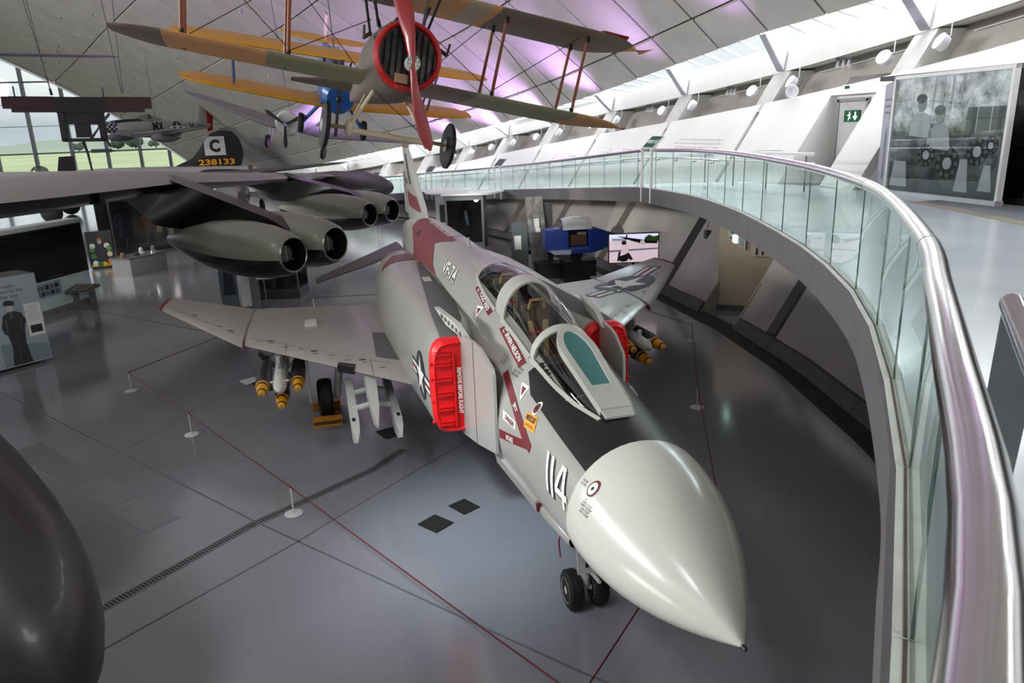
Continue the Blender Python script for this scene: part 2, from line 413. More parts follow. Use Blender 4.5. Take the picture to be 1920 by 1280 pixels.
# skylight: fins at the pillars, glazing bars, panes
sky = thing('window_1', None, None); sky['kind'] = 'structure'
gl_sky = glass('skylight_glass', (.97, .985, .99), .02)
finx = [-4.2, 1.2, 6.9, 12.6, 18.3, 23.8, 29.1, 33.7, 37.7, 41.5, 45.5, 50, 55, 60, 66, 73, 80]
def beamtop(x): return wp(x, zbeam(x))+V((0, -.14, .72))
def roofedge(x): return V((x, yedge(x), zedge(x)))
finm = mat('fin_steel', (.55, .54, .56), .45, .3); finw = mat('fin_white', (.84, .84, .84), .5)
for x in finx:
    P = [wp(x, zbeam(x)+.02)+V((0, .03, 0)), roofedge(x)+V((0, -.02, -.03)), beamtop(x)+V((0, .25, .32)), beamtop(x)+V((0, .05, 0))]
    struct('fin', G().prism([p-V((.13, 0, 0)) for p in P], (.26, 0, 0)), finw, sky)
    a, b = P[0], P[1]
    struct('fin_edge', G().prism([a+V((-.16, .0, 0)), a+V((.16, .0, 0)), b+V((.16, 0, 0)), b+V((-.16, 0, 0))], (0, .06, .03)), finm, sky)
for a, b in zip(finx, finx[1:]):
    for k in range(5):
        x0 = a+.2+(b-a-.4)*k/5+.04; x1 = a+.2+(b-a-.4)*(k+1)/5-.04
        pa, pb, qa, qb = roofedge(x0)+V((0, .05, .1)), roofedge(x1)+V((0, .05, .1)), beamtop(x0)+V((0, -.12, .05)), beamtop(x1)+V((0, -.12, .05))
        struct('pane', G().hexa([qa, qb, pb, pa], [q+V((0, -.012, .02)) for q in (qa, qb, pb, pa)]), gl_sky, sky)
        xm = x0-.04
        struct('glazing_bar', G().tube([beamtop(xm)+V((0, -.12, .03)), roofedge(xm)+V((0, .05, .06))], .045, 4), finw, sky)
# vault: panels of concrete with recessed joints under a dark backing shell
TH, RV = rad(42), 85.
def rise(s):
    a = sin(TH)-s/RV; return RV*(math.sqrt(1-a*a)-cos(TH))
def vp(x, s, up=0.): return V((x, yedge(x)+s, zedge(x)+rise(max(s, 0))+up))
ceil = thing('ceiling', None, None); ceil['kind'] = 'structure'
g = G()
ss = [-.02, 1.1, 2.6, 4.3, 6.3, 8.4, 11, 13.5, 16.5, 19.5, 23, 27, 31.5, 36, 41, 46, 52, 60, 70]
g.loft([[vp(x, s, .09) for s in ss] for x in np.arange(-16, 81, 2.2)], closed=False)
g.loft([[vp(x, s, .3) for s in ss] for x in np.arange(-16, 81, 2.2)], closed=False)
struct('backing', g, joint, ceil)
rows = [0, 1.1, 4.3, 8.4, 13.5, 19.5, 27, 36, 46]
for i in range(37):
    x0 = -15.8+i*2.6
    x1 = min(x0+2.6, 80)
    for s0, s1 in zip(rows, rows[1:]):
        if (s0 > 20 and x0 < 12) or (s0 > 10 and x0 < -6): continue
        n = 3 if s1-s0 > 2 else 1; gp = .05
        r0 = []; r1 = []
        for k in range(n+1):
            s = s0+gp+(s1-s0-2*gp)*k/n
            r0.append([vp(x0+gp, s), vp(x1-gp, s), vp(x1-gp, s, .08), vp(x0+gp, s, .08)])
        struct('vault_panel', G().loft(r0), vaultm, ceil)
g = G()
for i in range(90):
    x = random.uniform(6, 78); s = random.choice(rows[1:5])+random.uniform(.6, 2.5)
    p = vp(x, s); g.tube([p, p-V((0, 0, .12))], .05, 6)
tag(g.build('roof_fixing', darksteel, ceil), kind='stuff')

# end wall of glass, field and hedges outside
win = thing('window_2', None, None); win['kind'] = 'structure'
mul = mat('mullion_grey', (.33, .34, .36), .5, .3)
def arch(y): return zedge(79.9)+rise(max(0, y-yedge(79.9)))-.1
my = [12.8, 16.2, 18.9, 21.9, 25.05, 28.3, 31.6, 35, 38.4, 41.8, 45.2, 48.6, 52]
for y in my[1:]: struct('mullion', G().box((80.05, y, arch(y)/2), (.5, .26, arch(y))), mul, win)
for z, w in ((.15, .3), (4.45, .16), (11.05, .16)):
    y0 = min(y for y in np.arange(12.5, 52, .1) if arch(y) > z+.1)
    struct('transom', G().box((80.05, (y0+52)/2, z), (.2, 52-y0, w)), mul, win)
g = G()
for z in (7.0, 9.0): g.tube([(80.2, 19+(z-7)*1.4, z), (80.2, 52, z)], .03, 4)
struct('cable', g, mul, win)
gl_end = glass('end_glass', (.93, .95, .95), .03)
for a, b in zip(my, my[1:]):
    zs = [0.05, 4.45, 11.05, 30]
    for z0, z1 in zip(zs, zs[1:]):
        pa = min(z1, arch(a)); pb = min(z1, arch(b))
        if pb <= z0+.1: continue
        poly = [(80, a+.14, min(z0, pa)), (80, b-.14, z0), (80, b-.14, pb), (80, a+.14, max(pa, min(z0, pa)))]
        if pa <= z0:
            t = (z0-arch(a))/(arch(b)-arch(a)); ym = a+(b-a)*t
            poly = [(80, ym, z0), (80, b-.14, z0), (80, b-.14, pb)]
        struct('pane', G().prism(poly, (.02, 0, 0)), gl_end, win)
g = G(); ys = list(np.arange(12.3, 53, 1.5))
for a, b in zip(ys, ys[1:]):
    g.hexa([(79.7, a, arch(a)-.12), (79.7, b, arch(b)-.12), (80.3, b, arch(b)-.12), (80.3, a, arch(a)-.12)], [(79.7, a, arch(a)+.1), (79.7, b, arch(b)+.1), (80.3, b, arch(b)+.1), (80.3, a, arch(a)+.1)])
struct('arch_frame', g, mat('arch_white', (.9, .9, .9), .4), win)
struct('door_sign', G().box((79.6, 24.9-2.6, 4.5), (.06, 1.9, .35)), mat('sign_dark_green', (.05, .16, .11), .5), win)
grass = mat('field_grass', (.66, .68, .50), .9, var=.15, scale=.02, bump=.1)
field = struct('field', G().slab([(81, -250, -.5), (900, -700, -.5), (900, 900, -.5), (81, 350, -.5)], .2), grass)
g = G(); n = 40; rings = []
for k in range(n+1):
    y = -500+1400*k/n; h = 5.5+2.5*sin(k*.7)+1.5*sin(k*1.9)
    rings.append([(660, y, -.4), (700, y, h*.4), (800, y, h), (880, y, h)])
g.loft(rings, closed=False); struct('hill', g, mat('far_hill', (.55, .58, .50), .95, var=.25, scale=.008))
def tree(x, y, w, h, lab):
    t = thing('tree', lab, 'tree', (x, y, -.3), group='hedgerow trees beyond the field')
    G().tube([(0, 0, 0), (0, 0, h*.5)], .4, 6).build('trunk', mat('bark', (.25, .22, .2), .9), t)
    g = G()
    for k in range(16):
        a = random.uniform(0, 6.3); q = random.uniform(0, 1)**.6
        g.ball((w*.4*q*cos(a), w*.4*q*sin(a), h*(.45+.4*random.random())), random.uniform(.14, .24)*w, 8, 6)
    g.build('crown', mat('far_leaves', (.24, .29, .24), .95, var=.4, scale=.4), t)
for i, (x, y, w, h) in enumerate([(620, 127, 15, 7.5), (624, 140, 12, 6.5), (615, 112, 9, 6), (640, 88, 11, 6.5), (640, 74, 13, 7), (650, 62, 9, 5.5), (600, 160, 10, 5)]):
    tree(x, y, w, h, '%s dark hedgerow tree beyond the field seen through the end glass' % ('broadest', 'second', 'smallest', 'third', 'fifth', 'right-hand', 'leftmost')[i])

# mezzanine deck, ramp and curved balustrade
EP = [(-5.3, 8.5, 3.6), (-5.0, 5.6, 3.6), (-4.55, 4.0, 3.6), (-4.0, 2.95, 3.6), (-3.5, 2.2, 3.6), (-2.95, 1.57, 3.6), (-2.19, .88, 3.6), (-1.48, .245, 3.6), (-.67, -.47, 3.6), (.9, -1.66, 3.6), (2.25, -2.56, 3.6), (4.13, -3.54, 3.6),
      (6.06, -4.36, 3.6), (8.74, -5.33, 3.6), (11.0, -6.0, 3.59), (13.1, -6.5, 3.56), (15.5, -6.85, 3.5), (17, -6.98, 3.46), (20.5, -7.05, 3.22), (24, -7.0, 2.97), (28, -6.75, 2.68), (32.06, -6.15, 2.4), (36, -5.2, 2.12), (40.25, -3.93, 1.84), (46, -2.0, 1.4), (52, .6, .95), (60, 4.0, .45)]
edge = catmull(EP, 10)
def arclen(P):
    d = [0.]
    for a, b in zip(P, P[1:]): d.append(d[-1]+(b-a).length)
    return d
dl = arclen(edge)
def eat(s): return V([I(s, dl, [p[i] for p in edge]) for i in range(3)])
def enorm(s):
    t = eat(s+.05)-eat(s-.05); return V((t.y, -t.x, 0)).normalized()       # towards the deck
mez = thing('mezzanine_floor', None, None); mez['kind'] = 'structure'
INX = [(-5.3, (-16, 8.5)), (-4.55, (-16, 0)), (-3.5, (-12, -5)), (-2.2, (-8, -12)), (-.67, (-3.2, -15)), (.9, (-.3, -15)), (2.25, (2, -15)), (4.13, (4.1, -15)), (6.06, None)]
g = G(); f2 = G(); sf = G()
far = []
for p in edge:
    if p.x >= 11.3: far.append(wp(p.x, p.z, .05))
    elif p.x >= 6.06: far.append(V((p.x, -15, p.z)))
    else: far.append(V((I(p.x, [q[0] for q in INX[:-1]]+[6.06], [q[1][0] for q in INX[:-1]]+[6.06]), I(p.x, [q[0] for q in INX[:-1]]+[6.06], [q[1][1] for q in INX[:-1]]+[-15]), p.z)))
for i in range(len(edge)-1):
    oa, ob = edge[i]-enorm(dl[i])*.08, edge[i+1]-enorm(dl[i+1])*.08
    a, b, c, d = edge[i]+enorm(dl[i])*.04, edge[i+1]+enorm(dl[i+1])*.04, far[i+1], far[i]
    g.hexa([q-V((0, 0, .06)) for q in (a, b, c, d)], [a, b, c, d])
    dz = V((0, 0, -.43)); 
    f2.hexa([oa+dz, ob+dz, b+dz, a+dz], [oa, ob, b, a])
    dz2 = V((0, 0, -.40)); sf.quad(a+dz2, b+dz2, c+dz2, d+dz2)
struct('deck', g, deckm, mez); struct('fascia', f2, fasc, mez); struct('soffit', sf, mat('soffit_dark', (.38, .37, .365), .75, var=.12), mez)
bal = thing('balustrade', 'curved balustrade of clear green-tinted glass panes under a thick steel handrail', 'balustrade')
bal.location = (0, 0, 0)
gp = glass('balustrade_glass', (.945, .98, .97), .05)
s9 = min(range(len(edge)), key=lambda i: (edge[i]-V((9.01, -5.43, 3.6))).length); s0 = dl[s9] % 1.42
ns = int((dl[-1]-s0)/1.42)
for k in range(ns):
    a = s0+k*1.42+.008; b = a+1.404
    if eat(a).x < -4.9: continue
    P = []
    for q in (a, b):
        e = eat(q); P.append(e)
    n = enorm((a+b)/2)*.014; lo = V((0, 0, -.03)); hi = V((0, 0, 1.04))
    G().hexa([P[0]+lo, P[1]+lo, P[1]+lo+n, P[0]+lo+n], [P[0]+hi, P[1]+hi, P[1]+hi+n, P[0]+hi+n]).build('glass_pane', gp, bal)
    for j_, q_ in ((1, b),): 
        ee = eat(q_); tt = (P[1]-P[0]).normalized(); nn = enorm(q_)*.014
        G().hexa([ee+lo, ee+lo+tt*.009, ee+lo+tt*.009+nn, ee+lo+nn], [ee+hi, ee+hi+tt*.009, ee+hi+tt*.009+nn, ee+hi+nn]).build('pane_edge', mat('glass_edge', (.16, .36, .33), .15), bal)
    nn = enorm((a+b)/2); up_ = V((0, 0, .022))
    q4 = [P[0]-nn*.05, P[1]-nn*.05, P[1]+nn*.065, P[0]+nn*.065]
    ch = G().hexa([q-V((0, 0, .015)) for q in q4], [q+up_ for q in q4]).build('base_channel', mat('channel_pale', (.78, .79, .76), .45, var=.15, scale=4), bal)
    q5 = [P[0]-nn*.018, P[1]-nn*.018, P[1]-nn*.004, P[0]-nn*.004]
    G().hexa([q+up_*.9 for q in q5], [q+up_*1.15 for q in q5]).build('channel_gasket', mat('gasket_brown', (.34, .29, .25), .7, var=.3, scale=6), ch)
# handrail in joined lengths
s = 3.0; k = 0
while s < dl[-1]-.5:
    e = min(s+3.75, dl[-1]-.1); pts = [eat(s+(e-s)*j/14)+V((0, 0, 1.07)) for j in range(15)]
    gg = G().tube(pts, .053, 24); gg.build('handrail', steel, bal)
    if k: G().tube([pts[0]-(pts[1]-pts[0]).normalized()*.006, pts[0]+(pts[1]-pts[0]).normalized()*.006], 0.0541, 24).build('rail_joint', darksteel, bal)
    s = e+.004; k += 1
# lower inner rail with brackets along the ramp
sr = dl[min(range(len(edge)), key=lambda i: abs(edge[i].x-11.5))]
pts = [eat(q)+enorm(q)*.16+V((0, 0, .86)) for q in np.arange(sr, dl[-1]-1, .8)]
G().tube(pts, .022, 8).build('inner_rail', steel, bal)
q = sr+.4
while q < dl[-1]-6:
    e = eat(q)+enorm(q)*.075+V((0, 0, .80)); G().tube([e, e+enorm(q)*.085, e+enorm(q)*.085+V((0, 0, .06))], .012, 6).build('rail_bracket', darksteel, bal); q += 1.42
# wall rail on the far side of the ramp
wr = thing('wall_handrail', 'thin steel handrail fixed along the white leaning wall above the ramp', 'handrail', (0, 0, 0))
pts = [wp(x, zramp(x)+.9, -.1) for x in np.arange(15.6, 46, 1.)]
G().tube(pts, .024, 8).build('rail', steel, wr)
for x in np.arange(16, 45, 1.4): G().tube([wp(x, zramp(x)+.9, -.1), wp(x, zramp(x)+.86, .0)], .012, 5).build('bracket', darksteel, wr)
wr2 = thing('ledge_rail', 'white rail on short steel posts crossing in front of the upper fire door', 'handrail', (0, 0, 0))
G().tube([(17.4, -9.0, 4.36), (14.2, -8.9, 4.45), (11.6, -8.9, 4.47)], .035, 8).build('rail', paint_w, wr2)
G().tube([(17.4, -9.03, 4.18), (11.6, -8.93, 4.25)], .03, 8).build('lower_rail', paint_w, wr2)
for x in (16.8, 15.2, 13.6, 12.0): G().tube([(x, -8.96, 3.52), (x, -8.96, 4.42)], .02, 6).build('post', darksteel, wr2)

# door recesses: upper fire door, lower passage to the washrooms
d1 = thing('door_1', None, None); d1['kind'] = 'structure'
yd = -11.95
g = G()
for x in DOOR:
    A = wp(x, 3.4, .0); B = wp(x, 5.9, .0)
    g.prism([A, B, V((x, yd-.05, 5.9)), V((x, yd-.05, 3.4))], (.02 if x < 14 else -.02, 0, 0))
g.box((14.05, yd-.1, 4.7), (1.95, .1, 2.7))
struct('reveal', g, white, d1)
struct('door_leaf', G().box((14.25, yd-.02, 4.62), (1.05, .06, 2.1)), mat('door_grey', (.72, .72, .71), .5), d1)
struct('door_frame', G().box((14.83, yd-.02, 4.64), (.09, .1, 2.2)).box((13.68, yd-.02, 4.64), (.09, .1, 2.2)).box((14.25, yd-.02, 5.73), (1.24, .1, .09)), mat('door_frame_grey', (.55, .55, .55), .5), d1)
struct('door_handle', G().box((13.86, yd+.04, 4.55), (.05, .08, .16)), black, d1)
d2 = thing('door_2', None, None); d2['kind'] = 'structure'
tan = mat('passage_cream', (.70, .65, .57), .6, var=.04)
g = G()
for x in DOOR:
    A = wp(x, 0.0); B = wp(x, 2.9)
    g.prism([A, B, V((x, -12.2, 2.9)), V((x, -12.2, 0))], (.03 if x < 14 else -.03, 0, 0))
struct('reveal', g, conc, d2)
struct('passage_wall', G().hexa([(15.0, -8.5, 0), (13.3, -10.9, 0), (13.25, -10.95, 0), (15.0, -8.62, 0)], [(15.0, -8.5, 2.9), (13.3, -10.9, 2.9), (13.25, -10.95, 2.9), (15.0, -8.62, 2.9)]), tan, d2)
struct('passage_end', G().box((13.3, -12.1, 1.45), (2.2, .1, 2.9)), tan, d2)
struct('skirting', G().hexa([(14.98, -8.46, 0), (13.28, -10.86, 0), (13.28, -10.9, 0), (15, -8.5, 0)], [(14.98, -8.46, .16), (13.28, -10.86, .16), (13.28, -10.9, .16), (15, -8.5, .16)]), plm, d2)
for x in (13.05, 15.02): struct('edge_guard', G().tube([wp(x, .02, -.02), wp(x, 1.15, -.02)], .022, 6), mat('guard_pale', (.75, .68, .69), .4), d2)

# the rest of the hall, outside the frame: left wall and entrance wall
struct('wall_left', G().box((32, 61, 8), (98, .4, 17)), conc)
struct('wall_back', G().box((-16.2, 24, 8), (.4, 76, 17)), conc)
cp_ = [(8.7, -9.32, 3.602), (5.2, -8.25, 3.602), (2, -7.6, 3.602), (2, -14.5, 3.602), (8.7, -14.5, 3.602)]
struct('carpet', G().slab(cp_[::-1], .006), mat('carpet_grey', (.50, .51, .54), .9, bump=.2, bscale=90), mez)
st1 = [(8.7, -9.32, 3.602), (5.2, -8.25, 3.602), (2, -7.6, 3.602)]
g = G()
for p_, q_ in zip(st1, st1[1:]): g.slab([V(p_), V(q_), V(q_)+V((0, .3, 0)), V(p_)+V((0, .3, 0))], .005)
struct('floor_strip', g, mat('strip_tan', (.60, .56, .50), .7), mez)
# ---------------------------------------------------------------- the fighter jet (x aft of the nose tip, y to its right, z up)
gull = mat('gull_grey_paint', (.63, .62, .595), .33, var=.05, scale=1.1, coat=.25)
gull2 = mat('wing_grey_paint', (.62, .605, .58), .36, var=.07, scale=1.3, coat=.2)
radm = mat('radome_white', (.84, .835, .795), .24, var=.025, scale=.9, coat=.4)
antig = mat('antiglare_black', (.085, .085, .09), .42, var=.15, scale=2)
walk = mat('walkway_grey', (.37, .365, .36), .8, var=.08, bump=.15, bscale=120)
maroon = mat('maroon_paint', (.44, .185, .20), .4, var=.14, scale=2.)
redp = mat('cover_red', (.86, .07, .09), .42, var=.06)
navy = mat('insignia_navy', (.17, .18, .21), .5); wht = mat('print_white', (.9, .9, .88), .5); blk = mat('print_black', (.05, .05, .05), .5)
markred = mat('print_maroon', (.42, .09, .12), .5); yel = mat('print_yellow', (.93, .62, .10), .5)
canf = mat('canopy_frame', (.72, .72, .69), .38, coat=.2)
jet = thing('fighter_jet', 'grey fighter jet with white radome, red intake covers and folded canopy glass parked on the floor', 'aircraft', (0, 0, 0))
jet['label'] = 'grey jet fighter with big white nose cone and red intake covers parked on the floor'
N = 48
def ring(x, hw, zc, zt, zb, n1=2., n2=2., yc=0.):
    out = []
    for k in range(N):
        t = 2*pi*k/N; s, c = sin(t), cos(t); n = n1 if c >= 0 else n2
        out.append(V((x, yc+hw*math.copysign(abs(s)**(2/n), s), zc+(zt-zc if c >= 0 else zc-zb)*math.copysign(abs(c)**(2/n), c))))
    return out
BS = [(1.745, .685, 1.96, 2.63, 1.42, 2, 2), (2.25, .715, 1.97, 2.685, 1.38, 2.0, 2.0), (2.75, .735, 1.98, 2.76, 1.34, 2, 2.1), (3.3, .75, 2., 2.86, 1.27, 2, 2.2), (3.8, .765, 2., 2.95, 1.19, 2, 2.3), (4.4, .78, 2., 3.07, 1.1, 2, 2.5),
      (5., .79, 2., 3.14, 1.1, 2, 2.6), (5.7, .80, 2., 3.2, 1.1, 2, 2.8), (6.4, .81, 2., 3.26, 1.08, 2, 3), (6.9, .81, 2., 3.29, 1.08, 2, 3), (7.5, .80, 2.05, 3.31, 1.08, 2.0, 3), (8.5, .77, 2.1, 3.33, 1.08, 2, 3), (10, .74, 2.1, 3.36, 1.1, 2, 3),
      (12, .67, 2.15, 3.38, 1.15, 2, 3), (13.5, .58, 2.2, 3.36, 1.4, 2, 2.5), (15, .47, 2.4, 3.2, 1.8, 2, 2.2), (16, .37, 2.5, 3.1, 2.05, 2, 2), (17, .25, 2.6, 2.96, 2.24, 2, 2), (17.75, .11, 2.66, 2.84, 2.48, 2, 2)]
def bsec(x):
    X = [b[0] for b in BS]; return [I(x, X, [b[k] for b in BS]) for k in range(1, 7)]
stx = sorted(set([1.745, 1.9]+[round(x, 3) for x in np.arange(2.25, 17.76, .25)]+[17.75]))
rings = [ring(x, *bsec(x)) for x in stx]
CP0, CP1 = 2.75, 6.75
def in_pit(a, k):
    return CP0 <= stx[a] < CP1-.01 and (k <= 2 or k >= N-3)
bodyg = G().loft(rings, skip=in_pit)
body = bodyg.build('fuselage', gull, jet)
full = G().loft(rings)
# cockpit tub
pit = [i for i, x in enumerate(stx) if CP0 <= x <= CP1]
g = G(); L = [rings[i][3] for i in pit]; R = [rings[i][N-3] for i in pit]; dn = V((0, 0, -.75))
g.loft([[a, a+dn, b+dn, b] for a, b in zip(L, R)], closed=False)
for i in (pit[0], pit[-1]): g.quad(rings[i][3], rings[i][N-3], rings[i][N-3]+dn, rings[i][3]+dn)
cpm = mat('cockpit_dark', (.09, .09, .095), .7, var=.4, scale=12)
g.build('cockpit_tub', cpm, jet)
# radome
rr = []
for t in (0.004, .02, .05, .1, .16, .23, .31, .4, .5, .6, .7, .8, .9, .96, 1):
    k = (1-(1-t)**2.0)*.995+.005; x = t*1.745; zc = 1.82+.14*t**.8
    rr.append(ring(x, .69*k, zc, zc+.68*k, zc-.545*k))
radg = G().loft(rr); radome = radg.build('radome', radm, jet)
G().lathe([(0, .012), (.02, .02), (.06, .022)], 12, (-.022, 0, 1.82), (1, 0, 0)).build('nose_tip', mat('tip_brown', (.2, .16, .15), .4), radome)
# intake trunks
NS = [(5.1, .72, 1.335, 2.17, 2.79, 1.55, 4), (5.4, .70, 1.35, 2.14, 2.81, 1.47, 3.6), (6, .5, 1.375, 2.1, 2.84, 1.35, 3), (7, .4, 1.41, 2.05, 2.86, 1.22, 2.8), (8, .3, 1.46, 2., 2.86, 1.13, 2.8), (9.5, .2, 1.52, 2., 2.84, 1.08, 2.8), (11, .2, 1.52, 2., 2.80, 1.08, 2.8),
      (12.5, .15, 1.42, 1.98, 2.74, 1.1, 2.6), (13.8, .1, 1.25, 1.92, 2.62, 1.18, 2.4), (14.8, .08, 1.05, 1.85, 2.42, 1.28, 2.2), (15.3, .1, .96, 1.82, 2.28, 1.36, 2)]
def nsec(x):
    X = [b[0] for b in NS]; return [I(x, X, [b[k] for b in NS]) for k in range(1, 7)]
nx = [5.1]+[round(x, 2) for x in np.arange(5.4, 15.31, .33)]
trunks = {}
for sg in (1, -1):
    rs = []
    for x in nx:
        yi, yo, zc, zt, zb, n = nsec(x); rs.append([V((p.x, sg*p.y, p.z)) for p in ring(x, (yo-yi)/2, zc, zt, zb, n, n, (yo+yi)/2)])
    tg = G().loft(rs, cap0=False); trunks[sg] = tg
    tr = tg.build('intake_trunk', gull, jet)
    # red cover in the mouth, with ribs and studs
    yi, yo, zc, zt, zb, n = nsec(5.1)
    o = [V((p.x, sg*p.y, p.z)) for p in ring(5.07, (yo-yi)/2+.012, zc, zt+.012, zb-.012, 4, 4, (yo+yi)/2)]
    i2 = [V((p.x, sg*p.y, p.z)) for p in ring(5.0, (yo-yi)/2-.03, zc, zt-.04, zb+.04, 4, 4, (yo+yi)/2)]
    i3 = [V((p.x, sg*p.y, p.z)) for p in ring(5.03, (yo-yi)/2-.05, zc, zt-.06, zb+.06, 4, 4, (yo+yi)/2)]
    back = [p+V((.12, 0, 0)) for p in o]
    cv = G().loft([back, o, i2, i3]).build('intake_cover', redp, jet)
    g = G()
    for z in (1.68, 1.88, 2.08, 2.28, 2.48, 2.62):
        g.box((5.01, sg*1.19, z), (.05, .2, .022)); g.box((5.015, sg*1.19, z+.035), (.03, .2, .012))
    g.box((5.01, sg*1.06, 2.14), (.05, .025, 1.0)); g.build('cover_rib', redp, cv)
    for z in (1.72, 2.0, 2.3, 2.5):
        G().ball((5.04, sg*1.345, z), .022, 8, 6).build('cover_stud', redp, cv)
    g = G()
    if sg == 1:
        g.text('REMOVE BEFORE FLIGHT', .03, lambda u, v: (4.995, .99-v, 2.12-u), .055, .62)
        g.build('cover_lettering', wht, cv, smooth=0)
    # splitter plate, toed towards the nose, in two leaves, and the bleed strip on top
    def sp(x, z): return V((x, sg*(.965-.16*(5.12-x)/1.22), z))
    nrm = V((0, sg*-.035, 0))
    G().prism([sp(4.55, 1.56), sp(5.12, 1.49), sp(5.12, 2.86), sp(4.55, 2.88)], nrm).build('splitter_plate', gull, jet)
    G().prism([sp(3.9, 1.69), sp(4.545, 1.56), sp(4.545, 2.88), sp(4.3, 2.86), sp(3.94, 2.72), sp(3.9, 2.64)], nrm).build('splitter_ramp', gull, jet)
    G().prism([sp(4.543, 1.565)+V((0, sg*.003, 0)), sp(4.552, 1.565)+V((0, sg*.003, 0)), sp(4.552, 2.875)+V((0, sg*.003, 0)), sp(4.543, 2.875)+V((0, sg*.003, 0))], (0, sg*.002, 0)).build('hinge_line', mat('hinge_dark', (.25, .24, .23), .6), jet)
    bl = G().prism([sp(4.75, 2.82), sp(5.6, 2.84), sp(6.1, 2.98), sp(5.2, 2.96)], nrm*2).build('bleed_strip', mat('bleed_white', (.78, .77, .74), .5), jet)
    g = G()
    for k in range(6): g.box(sp(5.0+k*.15, 2.87+.012*k)+V((0, sg*.01, 0)), (.07, .012, .05))
    g.build('bleed_slot', mat('slot_grey', (.5, .5, .48), .6), bl)
    # engine nozzle
    G().lathe([(0, .46), (.5, .42), (.8, .36), (.78, .33), (.3, .36)], 28, (15.2, sg*.52, 1.82), (1, 0, 0), cap=False).build('engine_nozzle', mat('nozzle_metal', (.3, .28, .27), .4, .9), jet)
# air data strips and the chin fairing with its gun-port tube
g = G().loft([[V((x, y*w, z)) for y, z in ((-.2, zt), (.2, zt), (.16, zb), (-.16, zb))] for x, w, zt, zb in ((1.75, .2, 1.45, 1.40), (2.1, .7, 1.44, 1.34), (2.6, .9, 1.4, 1.28), (3.2, .6, 1.32, 1.22))])
g.build('chin_fairing', gull, jet)
G().lathe([(0, .075), (.02, .085), (.55, .085), (1.0, .05)], 20, (2.02, .50, 1.585), (.98, .09, -.06), cap=False).build('probe_tube', gull, jet)
G().lathe([(.0, .07), (.3, .06)], 16, (2.07, .505, 1.582), (1, .09, -.06)).build('tube_bore', black, jet)
for sg in (1, -1):
    ant = G().hexa([(2.75, sg*.60, 1.53), (4.2, sg*.68, 1.46), (4.2, sg*.73, 1.44), (2.75, sg*.655, 1.51)], [(2.80, sg*.62, 1.64), (4.2, sg*.71, 1.60), (4.2, sg*.76, 1.58), (2.80, sg*.675, 1.62)])
    ant.build('lower_strake', gull, jet)
    G().box((2.76, sg*.636, 1.575), (.03, .06, .08)).build('lamp_red', markred, jet)

